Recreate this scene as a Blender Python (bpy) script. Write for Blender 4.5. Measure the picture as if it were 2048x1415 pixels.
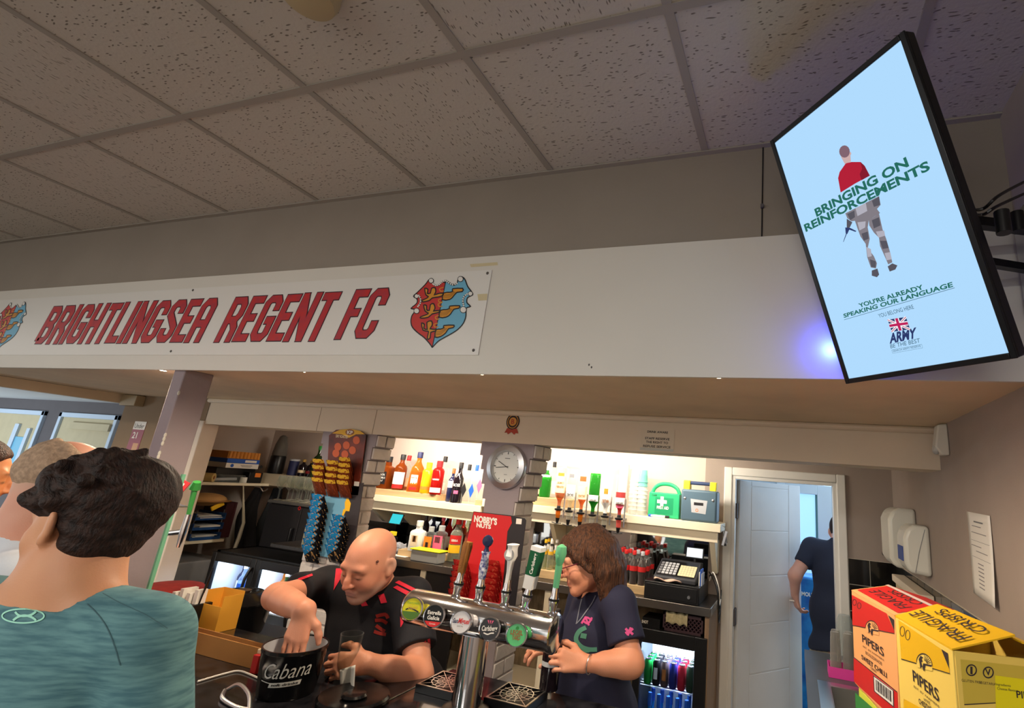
import bpy, bmesh, math, random
import numpy as np
from mathutils import Vector, Matrix
for _o in list(bpy.data.objects): bpy.data.objects.remove(_o)
S = bpy.context.scene
C = S.collection
rnd = random.Random(7)
# ---------------------------------------------------------------- camera (calibrated from the room's vanishing points)
F_, CX, CY, H = 1009.09, 1248.42, 681.50, 1.85
RM = np.array([[0.9483238, 0.3068633, 0.0807277], [-0.0087426, 0.2795897, -0.9600798], [-0.3171839, 0.9097607, 0.2678244]])
CAM = np.array([0., 0., H])
cd = bpy.data.cameras.new('camera'); cam = bpy.data.objects.new('camera', cd); C.objects.link(cam); S.camera = cam
cd.sensor_fit = 'HORIZONTAL'; cd.sensor_width = 36.0; cd.lens = F_/2048*36
cd.shift_x = (1024-CX)/2048; cd.shift_y = (CY-707.5)/2048; cd.clip_start = .02; cd.clip_end = 60
mw = Matrix.Identity(4)
for i in range(3):
    mw[i][0] = RM[0][i]; mw[i][1] = -RM[1][i]; mw[i][2] = -RM[2][i]; mw[i][3] = CAM[i]
cam.matrix_world = mw
# ---------------------------------------------------------------- colour management, world
EXPO = 1.3; EK = 2**-EXPO
S.view_settings.view_transform = 'Standard'; S.view_settings.look = 'None'
S.view_settings.gamma = 1; S.view_settings.use_curve_mapping = False; S.view_settings.exposure = EXPO
wd = bpy.data.worlds.new('world'); S.world = wd; wd.use_nodes = True
wd.node_tree.nodes['Background'].inputs[0].default_value = (1, .955, .89, 1)
wd.node_tree.nodes['Background'].inputs[1].default_value = .46
# ---------------------------------------------------------------- lights
def area(name, loc, size, power, col=(1, .93, .84), rot=(0, 0, 0), sy=None, spread=None):
    l = bpy.data.lights.new(name, 'AREA'); l.energy = power; l.color = col; l.size = size
    if sy: l.shape = 'RECTANGLE'; l.size_y = sy
    if spread: l.spread = spread
    o = bpy.data.objects.new(name, l); o.location = loc; o.rotation_euler = rot; C.objects.link(o); return o
def spot(name, loc, power, ang, col=(1, .86, .68), blend=.5, rot=(0, 0, 0), size=.03):
    l = bpy.data.lights.new(name, 'SPOT'); l.energy = power; l.color = col; l.spot_size = math.radians(ang); l.spot_blend = blend; l.shadow_soft_size = size
    o = bpy.data.objects.new(name, l); o.location = loc; o.rotation_euler = rot; C.objects.link(o); return o
def point(name, loc, power, col=(1, .9, .8), size=.05):
    l = bpy.data.lights.new(name, 'POINT'); l.energy = power; l.color = col; l.shadow_soft_size = size
    o = bpy.data.objects.new(name, l); o.location = loc; C.objects.link(o); return o
W_SPOT = (1, .80, .58)
# recessed downlights in the bar soffit; last two unseen, added to brighten the header
DL = [(-2.875, 1.568), (-4.5, 1.545), (-.22, 1.545), (-1.95, 1.545), (-1.08, 1.545)]
for i, (x, y) in enumerate(DL):
    spot('downlight_lamp', (x, y, 2.165), 12, 170, W_SPOT, .6)
# strip lamps behind the header, washing the wall above the bottle shelves
area('shelf_strip_lamp', (-2.55, 3.12, 2.10), 1.3, 8, (1, .90, .76), (math.radians(52), 0, 0), .05)
area('shelf_strip_lamp', (-1.15, 3.12, 2.10), 1.2, 6.5, (1, .90, .76), (math.radians(52), 0, 0), .05)
# hall ceiling panels behind the camera
for x in (-3.6, -.6):
    area('hall_panel_lamp', (x, -2.4, 2.93), 1.1, 44, (1, .95, .88), (0, 0, 0), .55)
# daylight in the back room beyond the door
area('back_room_daylight', (.75, 5.25, 1.9), 1.0, 20, (.50, .74, 1), (math.radians(90), 0, math.radians(160)), 1.3)
# ---------------------------------------------------------------- pixel -> world helpers
def ray(x, y): return RM.T @ np.array([(x-CX)/F_, (y-CY)/F_, 1.])
def PY(x, y, v): d = ray(x, y); return CAM+d*(v/d[1])
def PZ(x, y, v): d = ray(x, y); return CAM+d*((v-H)/d[2])
def PX(x, y, v): d = ray(x, y); return CAM+d*(v/d[0])
def PP(x, y, o, n): d = ray(x, y); o = np.array(o, float); n = np.array(n, float); return CAM+d*(((o-CAM)@n)/(d@n))
def PD(x, y, t): d = ray(x, y); return CAM+d/np.linalg.norm(d)*t
# ---------------------------------------------------------------- materials
MATS = {}
def mat(name, col=(.8, .8, .8), rough=.5, metal=0, emit=None, estr=1, noise=0, nscale=8, bump=0, bscale=40, coat=0, trans=0, ior=1.45, spec=.5, stretch=None, col2=None):
    if name in MATS: return MATS[name]
    m = bpy.data.materials.new(name); m.use_nodes = True; nt = m.node_tree; b = nt.nodes['Principled BSDF']
    b.inputs['Base Color'].default_value = (*col, 1); b.inputs['Roughness'].default_value = rough; b.inputs['Metallic'].default_value = metal
    b.inputs['Specular IOR Level'].default_value = spec; b.inputs['IOR'].default_value = ior
    if coat: b.inputs['Coat Weight'].default_value = coat
    if trans: b.inputs['Transmission Weight'].default_value = trans
    if emit: b.inputs['Emission Color'].default_value = (*emit, 1); b.inputs['Emission Strength'].default_value = estr
    if noise or bump:
        tc = nt.nodes.new('ShaderNodeTexCoord'); mp = nt.nodes.new('ShaderNodeMapping'); nt.links.new(tc.outputs['Object'], mp.inputs[0])
        if stretch: mp.inputs['Scale'].default_value = stretch
    if noise:
        n = nt.nodes.new('ShaderNodeTexNoise'); n.inputs['Scale'].default_value = nscale; n.inputs['Detail'].default_value = 5; nt.links.new(mp.outputs[0], n.inputs['Vector'])
        r = nt.nodes.new('ShaderNodeValToRGB'); nt.links.new(n.outputs[0], r.inputs[0])
        c2 = col2 or tuple(max(0, c*(1-noise)) for c in col)
        r.color_ramp.elements[0].position = .35; r.color_ramp.elements[0].color = (*c2, 1)
        r.color_ramp.elements[1].position = .65; r.color_ramp.elements[1].color = (*col, 1)
        nt.links.new(r.outputs[0], b.inputs['Base Color'])
    if bump:
        n2 = nt.nodes.new('ShaderNodeTexNoise'); n2.inputs['Scale'].default_value = bscale; n2.inputs['Detail'].default_value = 4; nt.links.new(mp.outputs[0], n2.inputs['Vector'])
        bp = nt.nodes.new('ShaderNodeBump'); bp.inputs['Strength'].default_value = bump; bp.inputs['Distance'].default_value = .01; nt.links.new(n2.outputs[0], bp.inputs['Height']); nt.links.new(bp.outputs[0], b.inputs['Normal'])
    MATS[name] = m; return m
def glass(name, col=(.9, .95, .95), alpha=.85, rough=.03, body=None):
    """thin glass or clear plastic: tinted see-through body with a glossy skin"""
    if name in MATS: return MATS[name]
    m = bpy.data.materials.new(name); m.use_nodes = True; nt = m.node_tree; nt.nodes.remove(nt.nodes['Principled BSDF'])
    t = nt.nodes.new('ShaderNodeBsdfTransparent'); t.inputs[0].default_value = (*col, 1)
    p = nt.nodes.new('ShaderNodeBsdfPrincipled'); p.inputs['Base Color'].default_value = (*(body or col), 1); p.inputs['Roughness'].default_value = rough
    mx = nt.nodes.new('ShaderNodeMixShader'); lw = nt.nodes.new('ShaderNodeLayerWeight'); lw.inputs[0].default_value = .5; fr = nt.nodes.new('ShaderNodeMath'); fr.operation = 'POWER'; fr.inputs[1].default_value = 4.0; nt.links.new(lw.outputs['Facing'], fr.inputs[0])
    ad = nt.nodes.new('ShaderNodeMath'); ad.operation = 'ADD'; ad.use_clamp = True; ad.inputs[1].default_value = 1-alpha
    nt.links.new(fr.outputs[0], ad.inputs[0]); nt.links.new(ad.outputs[0], mx.inputs[0]); nt.links.new(t.outputs[0], mx.inputs[1]); nt.links.new(p.outputs[0], mx.inputs[2])
    nt.links.new(mx.outputs[0], nt.nodes['Material Output'].inputs[0]); MATS[name] = m; return m
def s2l(r, g, b):
    f = lambda c: (c/255/12.92 if c/255 <= .04045 else ((c/255+.055)/1.055)**2.4)
    return (f(r), f(g), f(b))
def flat(name, r, g, b, rough=.55, **k): return mat(name, s2l(r, g, b), rough, **k)
# ---------------------------------------------------------------- mesh builder
class MB:
    def __init__(s): s.v = []; s.f = []
    def add(s, vs, fs, M=None):
        n = len(s.v)
        for p in vs:
            p = Vector([float(c) for c in p]); s.v.append(M @ p if M else p)
        s.f += [tuple(i+n for i in f) for f in fs]; return s
    def box(s, x0, x1, y0, y1, z0, z1, M=None):
        return s.add([(x0,y0,z0),(x1,y0,z0),(x1,y1,z0),(x0,y1,z0),(x0,y0,z1),(x1,y0,z1),(x1,y1,z1),(x0,y1,z1)],
                     [(0,3,2,1),(4,5,6,7),(0,1,5,4),(1,2,6,5),(2,3,7,6),(3,0,4,7)], M)
    def cb(s, c, sx, sy, sz, M=None): return s.box(c[0]-sx/2, c[0]+sx/2, c[1]-sy/2, c[1]+sy/2, c[2]-sz/2, c[2]+sz/2, M)
    def hexa(s, p): return s.add(p, [(0,3,2,1),(4,5,6,7),(0,1,5,4),(1,2,6,5),(2,3,7,6),(3,0,4,7)])
    def lathe(s, prof, n=20, M=None, sq=None, caps=True):
        """prof: (r,z) from bottom to top; sq: superellipse exponent for squarish bottles, or (exponent, depth factor)"""
        vs = []; e, dy = (sq if isinstance(sq, tuple) else (sq, 1)) if sq else (2, 1)
        for r, z in prof:
            for i in range(n):
                a = 2*math.pi*(i+.5)/n; c, q = math.cos(a), math.sin(a)
                k = (abs(c)**e+abs(q)**e)**(-1/e)
                vs.append((r*k*c, r*k*q*dy, z))
        fs = [(j*n+i, j*n+(i+1) % n, (j+1)*n+(i+1) % n, (j+1)*n+i) for j in range(len(prof)-1) for i in range(n)]
        if caps and prof[0][0] > 1e-5: fs.append(tuple(range(n-1, -1, -1)))
        if caps and prof[-1][0] > 1e-5: fs.append(tuple(range((len(prof)-1)*n, len(prof)*n)))
        return s.add(vs, fs, M)
    def cyl(s, a, b, r0, r1=None, n=16):
        a = Vector([float(c) for c in a]); b = Vector([float(c) for c in b]); d = b-a; L = d.length
        q = d.to_track_quat('Z', 'Y').to_matrix().to_4x4(); q.translation = a
        return s.lathe([(r0, 0), (r0 if r1 is None else r1, L)], n, q)
    def tube(s, pts, r, n=8):
        pts = [Vector([float(c) for c in p]) for p in pts]; m = len(pts); ref = None; vs = []
        for i, p in enumerate(pts):
            t = (pts[min(i+1, m-1)]-pts[max(i-1, 0)]).normalized()
            if ref is None: ref = t.orthogonal().normalized()
            u = (ref-t*ref.dot(t)).normalized(); ref = u; w = t.cross(u)
            rr = r[i] if isinstance(r, (list, tuple)) else r
            for k in range(n):
                a = 2*math.pi*k/n; vs.append(p+(u*math.cos(a)+w*math.sin(a))*rr)
        fs = [(i*n+k, i*n+(k+1) % n, (i+1)*n+(k+1) % n, (i+1)*n+k) for i in range(m-1) for k in range(n)]
        fs += [tuple(range(n-1, -1, -1)), tuple(range((m-1)*n, m*n))]
        return s.add(vs, fs)
    def ell(s, c, r, nu=16, nv=10, M=None):
        vs = [(c[0], c[1], c[2]-r[2])]
        for j in range(1, nv):
            a = math.pi*j/nv
            for i in range(nu):
                b = 2*math.pi*i/nu; vs.append((c[0]+r[0]*math.sin(a)*math.cos(b), c[1]+r[1]*math.sin(a)*math.sin(b), c[2]-r[2]*math.cos(a)))
        vs.append((c[0], c[1], c[2]+r[2])); t = len(vs)-1
        fs = [(0, 1+(i+1) % nu, 1+i) for i in range(nu)]+[(1+(nv-2)*nu+i, 1+(nv-2)*nu+(i+1) % nu, t) for i in range(nu)]
        fs += [(1+j*nu+i, 1+j*nu+(i+1) % nu, 1+(j+1)*nu+(i+1) % nu, 1+(j+1)*nu+i) for j in range(nv-2) for i in range(nu)]
        return s.add(vs, fs, M)
    def prism(s, pts, vec):
        """closed polygon of 3D points extruded by vec"""
        n = len(pts); pts = [Vector([float(c) for c in p]) for p in pts]; vec = Vector([float(c) for c in vec])
        return s.add(pts+[p+vec for p in pts], [tuple(range(n-1, -1, -1)), tuple(range(n, 2*n))]+[(i, (i+1) % n, n+(i+1) % n, n+i) for i in range(n)])
    def quadgrid(s, fn, nu, nv):
        vs = [fn(i/nu, j/nv) for j in range(nv+1) for i in range(nu+1)]
        return s.add(vs, [(j*(nu+1)+i, j*(nu+1)+i+1, (j+1)*(nu+1)+i+1, (j+1)*(nu+1)+i) for j in range(nv) for i in range(nu)])
    def mesh(s, name, org=(0, 0, 0), fixn=True, sharp=35):
        me = bpy.data.meshes.new(name); o = Vector(org)
        me.from_pydata([p-o for p in s.v], [], s.f); me.update()
        if fixn:
            bm = bmesh.new(); bm.from_mesh(me); bmesh.ops.recalc_face_normals(bm, faces=bm.faces); bm.to_mesh(me); bm.free()
        me.shade_smooth(); me.set_sharp_from_angle(angle=math.radians(sharp)); return me
    def build(s, name, m, parent=None, bevel=0, seg=2, solid=0, sub=0, fixn=True, sharp=35):
        return put(name, s.mesh(name, org(parent), fixn, sharp), m, parent, bevel, seg, solid, sub)
def org(p):
    v = Vector((0, 0, 0))
    while p is not None: v += p.location; p = p.parent
    return v
def put(name, me, m, parent=None, bevel=0, seg=2, solid=0, sub=0):
    if m is not None and not me.materials: me.materials.append(m)
    o = bpy.data.objects.new(name, me); C.objects.link(o)
    if parent is not None: o.parent = parent
    if solid: q = o.modifiers.new('solid', 'SOLIDIFY'); q.thickness = solid; q.offset = 0
    if bevel: q = o.modifiers.new('bevel', 'BEVEL'); q.width = bevel; q.segments = seg; q.limit_method = 'ANGLE'; q.angle_limit = math.radians(40)
    if sub: q = o.modifiers.new('sub', 'SUBSURF'); q.levels = sub; q.render_levels = sub
    return o
def thing(name, label, cat, loc=(0, 0, 0), group=None):
    o = bpy.data.objects.new(name, None); o.empty_display_size = .05; o.location = [float(c) for c in loc]; C.objects.link(o); return tag(o, label, cat, group)
def tag(o, label, cat, group=None):
    o['label'] = label; o['category'] = cat
    if group: o['group'] = group
    return o
def struct(o, label=None, cat=None):
    o['kind'] = 'structure'
    if label: o['label'] = label
    if cat: o['category'] = cat
    return o
def bx(name, m, x0, x1, y0, y1, z0, z1, parent=None, bevel=0): return MB().box(x0, x1, y0, y1, z0, z1).build(name, m, parent, bevel)
def copytree(o, loc, label=None, parent=None):
    c = o.copy(); C.objects.link(c)
    if parent is not None: c.parent = parent
    if loc is not None: c.location = loc
    if label: c['label'] = label
    for ch in o.children: copytree(ch, None, None, c)
    return c
# ---------------------------------------------------------------- flat print helpers
class FR:
    """a plane: origin o, unit right r, unit up u, normal n (towards the viewer)"""
    def __init__(s, o, r, u):
        s.o = np.array(o, float); s.r = np.array(r, float); s.r /= np.linalg.norm(s.r); s.u = np.array(u, float); s.u -= s.r*(s.u@s.r); s.u /= np.linalg.norm(s.u); s.n = np.cross(s.r, s.u)
    def p(s, x, y, off=0): return s.o+s.r*x+s.u*y+s.n*off
    def px(s, x, y): q = PP(x, y, s.o, s.n)-s.o; return (q@s.r, q@s.u)
def decal(name, polys, fr, m, parent, off=.0006, wrap=None):
    b = MB()
    for i, pl in enumerate(polys):
        n = len(b.v); o2 = off+(i % 9)*2e-5; b.v += [Vector(wrap(x, y, o2) if wrap else fr.p(x, y, o2)) for x, y in pl]; b.f.append(tuple(range(n, n+len(pl))))
    return b.build(name, m, parent, fixn=False)
def dpx(name, pxpolys, fr, m, parent, off=.0006): return decal(name, [[fr.px(*q) for q in pl] for pl in pxpolys], fr, m, parent, off)
def textpx(s, fr, bl, br, tl, m, parent, **k):
    a, b, c = np.array(fr.px(*bl)), np.array(fr.px(*br)), np.array(fr.px(*tl)); d = b-a; w = np.linalg.norm(d); d /= w; n = np.array([-d[1], d[0]])
    h = (c-a)@n; return text(s, fr, a[0], a[1], h, m, parent, width=w, rot=math.atan2(d[1], d[0]), shear=((c-a)@d)/h, **k)
def circ(x, y, r, n=20, ry=None, a0=0): return [(x+r*math.cos(a0+2*math.pi*i/n), y+(ry or r)*math.sin(a0+2*math.pi*i/n)) for i in range(n)]
def rib(pts, w, closed=False):
    """polyline as quads of width w (mitred)"""
    pts = [np.array(p, float) for p in pts]; n = len(pts); L = []; R = []
    for i in range(n):
        a = pts[i-1] if (i or closed) else None; c = pts[(i+1) % n] if (i < n-1 or closed) else None
        d1 = (pts[i]-a)/max(1e-9, np.linalg.norm(pts[i]-a)) if a is not None else None
        d2 = (c-pts[i])/max(1e-9, np.linalg.norm(c-pts[i])) if c is not None else None
        if d1 is None: d1 = d2
        if d2 is None: d2 = d1
        n1 = np.array([-d1[1], d1[0]]); n2 = np.array([-d2[1], d2[0]]); m = n1+n2; k = m@n1
        m = m/k if k > .3 else n1
        L.append(pts[i]+m*w/2); R.append(pts[i]-m*w/2)
    return [[tuple(R[i]), tuple(R[(i+1) % n]), tuple(L[(i+1) % n]), tuple(L[i])] for i in range(n if closed else n-1)]
def rect(x0, x1, y0, y1): return [(x0, y0), (x1, y0), (x1, y1), (x0, y1)]
_tc = {}
def textmesh(s, bold=0, spacing=1):
    k = (s, bold, spacing)
    if k not in _tc:
        cu = bpy.data.curves.new('t', 'FONT'); cu.body = s; cu.size = 1; cu.align_x = 'LEFT'; cu.offset = bold; cu.space_character = spacing; cu.resolution_u = 3
        ob = bpy.data.objects.new('t', cu); me = bpy.data.meshes.new_from_object(ob)
        v = np.array([list(q.co) for q in me.vertices]) if len(me.vertices) else np.zeros((1, 3))
        fs = [tuple(p.vertices) for p in me.polygons]
        bpy.data.objects.remove(ob); bpy.data.curves.remove(cu); bpy.data.meshes.remove(me)
        v = v-np.array([v[:, 0].min(), 0, 0]); _tc[k] = (v, fs)
    return _tc[k]
def text(s, fr, x, y, h, m, parent, width=None, bold=0, shear=0, align='L', off=.0006, name='lettering', wrap=None, rot=0, spacing=1, arch=0):
    """lettering with cap height h, baseline start (x,y) in frame coordinates; width forces the overall width"""
    v, fs = textmesh(s, bold, spacing); k = h/.70; W = v[:, 0].max(); kx = width/W if width else k
    b = MB(); cr, sr = math.cos(rot), math.sin(rot); ox = {'L': 0, 'C': -W*kx/2, 'R': -W*kx}[align]
    for q in v:
        a = q[0]*kx+ox+shear*q[1]*k; c = q[1]*k
        if arch: c += arch*(1-(2*(q[0]/W)-1)**2)
        X, Y = x+a*cr-c*sr, y+a*sr+c*cr
        b.v.append(Vector(wrap(X, Y, off) if wrap else fr.p(X, Y, off)))
    b.f = list(fs); return b.build(name, m, parent, fixn=False)
# ================================================================ THE SETTING
YF, YW, YH, YB, XW = 1.515, 1.53, 2.52, 3.72, .592
ZC, ZS, ZH = 2.986, 2.186, 2.006
m_taupe = mat('taupe_paint', s2l(164, 150, 140), .85, noise=.06, nscale=5, bump=.06, bscale=120)
m_upper = mat('upper_wall_paint', s2l(158, 148, 136), .9, noise=.07, nscale=3, bump=.05, bscale=90)
m_cream = mat('cream_paint', s2l(214, 200, 180), .8, noise=.05, nscale=4, bump=.06, bscale=60)
m_white = mat('white_gloss_paint', s2l(228, 226, 220), .4, noise=.03, nscale=6)
m_backw = mat('bar_wall_paint', s2l(205, 190, 180), .8, noise=.05, nscale=4, bump=.05, bscale=80)
m_mauve = mat('mauve_grey_paint', s2l(150, 139, 144), .85, noise=.06, nscale=6, bump=.08, bscale=60)
m_floor = mat('dark_floor_vinyl', s2l(70, 62, 58), .5, noise=.2, nscale=6)
m_dgrey = mat('dark_grey_paint', s2l(96, 92, 94), .85, noise=.06)
m_black = mat('black_plastic', s2l(18, 18, 20), .35)
m_chrome = mat('chrome', (.80, .80, .82), .12, 1)
m_steel = mat('brushed_steel', (.55, .55, .57), .32, 1, bump=.04, bscale=200)
m_wood = mat('kraft_timber', s2l(205, 172, 125), .6, noise=.15, nscale=6, stretch=(1, 12, 12))
struct(bx('floor', m_floor, -13, 3, -5, 7, -.1, 0))
# --- suspended ceiling: slab, T-bars, one object per tile
def tile_mat():
    m = mat('fissured_ceiling_tile', s2l(196, 186, 174), .95, bump=.15, bscale=90); nt = m.node_tree; b = nt.nodes['Principled BSDF']
    tc = nt.nodes.new('ShaderNodeTexCoord'); mp = nt.nodes.new('ShaderNodeMapping'); mp.inputs['Scale'].default_value = (36, 105, 50); nt.links.new(tc.outputs['Object'], mp.inputs[0])
    dn = nt.nodes.new('ShaderNodeTexNoise'); dn.inputs['Scale'].default_value = 9; nt.links.new(tc.outputs['Object'], dn.inputs['Vector'])
    ad = nt.nodes.new('ShaderNodeVectorMath'); ad.operation = 'MULTIPLY_ADD'; ad.inputs[1].default_value = (4, 4, 4); nt.links.new(dn.outputs['Color'], ad.inputs[0]); nt.links.new(mp.outputs[0], ad.inputs[2])
    vo = nt.nodes.new('ShaderNodeTexVoronoi'); vo.inputs['Scale'].default_value = 1; nt.links.new(ad.outputs[0], vo.inputs['Vector'])
    r = nt.nodes.new('ShaderNodeValToRGB'); r.color_ramp.elements[0].position = .16; r.color_ramp.elements[0].color = (*s2l(128, 120, 108), 1); r.color_ramp.elements[1].position = .26; r.color_ramp.elements[1].color = (*s2l(206, 200, 188), 1)
    nt.links.new(vo.outputs['Distance'], r.inputs[0]); nt.links.new(r.outputs[0], b.inputs['Base Color']); return m
m_tile = tile_mat(); m_tbar = mat('ceiling_bar_enamel', s2l(168, 161, 150), .6)
ceil = struct(bx('ceiling', m_upper, -9, XW+.1, -5, YW+.1, ZC+.03, ZC+.1))
xs = [-.287-.6*k for k in range(-2, 12)]; ys = [.943-.6*k for k in range(-1, 8)]
tl = MB().box(-.292, .292, -.292, .292, ZC+.004, ZC+.03).mesh('tile')
for i, x in enumerate(xs):
    for j, y in enumerate(ys):
        if x-.6 < -6.6 or y > 1.6: continue
        x0, x1, y0, y1 = x-.6+.008, min(x-.008, XW), y-.6+.008, min(y-.008, YW)
        if x1-x0 < .1 or y1-y0 < .1: continue
        if x1-x0 > .57 and y1-y0 > .57:
            o = put('tile', tl, m_tile, ceil); o.location = (x-.3, y-.3, 0)
            if (i+j) % 3 == 0: o.rotation_euler = (0, 0, math.pi/2)
        else: bx('tile', m_tile, x0, x1, y0, y1, ZC+.004, ZC+.03, ceil)
for x in xs: bx('grid_bar', m_tbar, x-.012, x+.012, -3.8, YW, ZC, ZC+.006, ceil)
for y in ys[1:]: bx('grid_bar', m_tbar, -7.2, XW, y-.012, y+.012, ZC-.0005, ZC+.0055, ceil)
bx('edge_trim', m_tbar, -9, XW, YW-.022, YW, ZC-.003, ZC+.003, ceil)
# --- walls
wf = struct(bx('wall_front', m_upper, -9, XW, YW, YW+.1, ZS+.04, ZC+.05))
p0, p1 = PY(1526, 308, YW), PY(1523.5, 471, YW)
MB().tube([(p0[0], YW-.002, ZC), ((p0[0]+p1[0])/2, YW-.002, (p0[2]+p1[2])/2), (p1[0], YW-.002, p1[2]-.02)], .0022, 6).build('joint_line', m_black, wf)
kx = PY(1524, 414, YW); MB().box(kx[0]-.004, kx[0]+.006, YW-.012, YW, kx[2]-.006, kx[2]+.006).build('nail_stub', m_dgrey, wf)
struct(bx('wall_right', m_taupe, XW, XW+.1, -5, YB+.1, 0, ZC+.05))
wb = MB(); DX0, DX1, DZ = -.41, .262, 1.955
wb.box(-4.85, DX0, YB, YB+.1, 0, 2.3).box(DX1, XW, YB, YB+.1, 0, 2.3).box(DX0, DX1, YB, YB+.1, DZ, 2.3); wb = struct(wb.build('wall_back', m_backw))
bx('taupe_panel', m_taupe, -.60, DX0-.05, YB-.004, YB+.001, 0, 2.2, wb); bx('taupe_panel', m_taupe, DX1+.05, XW, YB-.004, YB+.001, 0, 2.2, wb); bx('taupe_panel', m_taupe, DX0-.05, DX1+.05, YB-.004, YB+.001, DZ+.05, 2.2, wb)
struct(bx('wall_recess', m_backw, -4.95, -4.85, 2.6, YB+.1, 0, 2.3))
wl = struct(bx('wall_left', mat('brown_wall_paint', s2l(140, 118, 92), .85, noise=.1, nscale=3), -4.93, -3.985, YH, YH+.1, 0, ZS))
bx('white_pilaster', mat('off_white_paint', s2l(222, 208, 192), .75, noise=.05), -4.16, -3.98, YH-.012, YH+.1, 0, ZH+.02, wl, .004)
# bar soffit, side downstand, header
m_soff = mat('soffit_board', s2l(236, 216, 184), .75, noise=.12, nscale=3, bump=.08, bscale=30)
sof = struct(bx('ceiling_bar', m_soff, -4.93, XW, YW, YB+.1, ZS, ZS+.04))
bx('downstand', m_soff, -4.99, -4.91, YF+.02, YH+.1, 2.12, ZS+.02, sof)
bx('joint_gap', m_dgrey, -4.895, -4.889, YF+.05, 2.30, ZS-.0015, ZS, sof)
m_head = mat('header_paint', s2l(228, 213, 190), .8, noise=.05, nscale=3, bump=.06, bscale=50)
hd = struct(bx('trim_1', m_head, -3.99, XW, YH, YH+.22, ZH, ZS))
for px in (640, 752):
    q = PY(px, 830, YH); bx('joint', mat('joint_brown', s2l(150, 132, 110), .9), q[0]-.0015, q[0]+.0015, YH-.001, YH+.002, ZH, ZS, hd)  # thin brown strips drawn as the header panel joints
bx('cove', m_head, -3.99, XW, YH-.03, YH, ZS-.03, ZS, hd, .012)
# downlights in the soffit
m_lampglow = mat('lamp_glow', (1, .9, .7), .3, emit=(1, .80, .52), estr=12)
for x, y in DL:
    t = thing('downlight', 'recessed round downlight in the bar soffit, '+['lit beside the grey post', 'at the far left end of the bar', 'below the television', 'added unseen behind the sign lettering', 'added unseen behind the crest end of the sign'][DL.index((x, y))], 'downlight', (x, y, ZS))
    t['group'] = 'soffit downlights'
    MB().lathe([(.011, -.002), (.014, -.002), (.015, 0), (.015, .001)], 20, Matrix.Translation((x, y, ZS))).build('bezel', m_white, t)
    MB().lathe([(.012, -.0025), (.012, -.001)], 20, Matrix.Translation((x, y, ZS))).build('bulb', m_lampglow, t)
# post
post = MB(); pa = PZ(342, 738, ZS); 
PXR = -2.66
post.box(PXR-.075, PXR, 1.535, 1.66, 0, ZS); post = struct(post.build('wall_post', m_mauve, None, .004))
post['label'] = 'grey painted post with chipped edges under the white fascia'
gx = MB().box(PXR, PXR+.012, 1.648, 1.662, 1.1, 1.72).build('green_glass_edge', mat('green_glass_edge', s2l(120, 190, 155), .2, emit=None), post)
m_chip = mat('chipped_plaster', s2l(205, 205, 195), .9)
for px, py in ((375, 790), (303, 868), (306, 876), (303, 885), (300, 905), (299, 912), (297, 922), (340, 1015), (333, 1032), (340, 1022), (330, 1042)):
    if py < 930: q = PX(px+10, py, PXR); c = (PXR, 1.537, q[2])
    else: q = PX(px, py, PXR); c = (PXR, min(max(q[1], 1.55), 1.655), q[2])
    MB().ell(c, (.0035, .006, .011), 8, 6).build('chip', m_chip, post)
# --- fascia board and club sign
ZFT, ZFB = 2.641, 2.178
fas = struct(bx('trim_2', mat('fascia_white_laminate', s2l(226, 222, 212), .45, noise=.04, nscale=2), -9, XW, YF, YW-.001, ZFB, ZFT), 'long white fascia board above the bar opening')
ff = FR((0, YF, 0), (1, 0, 0), (0, 0, 1))
m_screw = mat('screw_grey', s2l(90, 86, 80), .5)
for px, py in ((1178, 729), (1183, 734)): q = PY(px, py, YF); MB().ell((q[0], YF, q[2]), (.003, .002, .004), 8, 6).build('mark', m_screw, fas)
st = [PY(x, y, YF) for x, y in ((940, 528), (995, 524), (996, 530), (942, 534))]
m_tape = mat('yellowed_tape', s2l(214, 200, 160), .6)
decal('tape_residue', [[(q[0], q[2]) for q in st]], ff, m_tape, fas)
sg = [PY(985, 540, YF), PY(957, 710, YF)]
SZ1, SZ0, SX1 = sg[0][2], sg[1][2], (sg[0][0]+sg[1][0])/2
YS_ = YF-.004
sign = thing('club_sign', 'long white club sign reading BRIGHTLINGSEA REGENT FC with a crest at each end', 'sign', (SX1-1.9, YS_, SZ0))
bx('sign_panel', mat('sign_white_vinyl', s2l(232, 230, 224), .35), SX1-3.9, SX1, YS_, YF-.0008, SZ0, SZ1, sign)
sf = FR((0, YS_, 0), (1, 0, 0), (0, 0, 1))
for px, py in ((975, 546), (947, 700), (386, 580), (342, 702)):
    q = PY(px, py, YS_); MB().ell((q[0], YS_, q[2]), (.006, .004, .006), 10, 6).build('screw', m_screw, sign)
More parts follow.
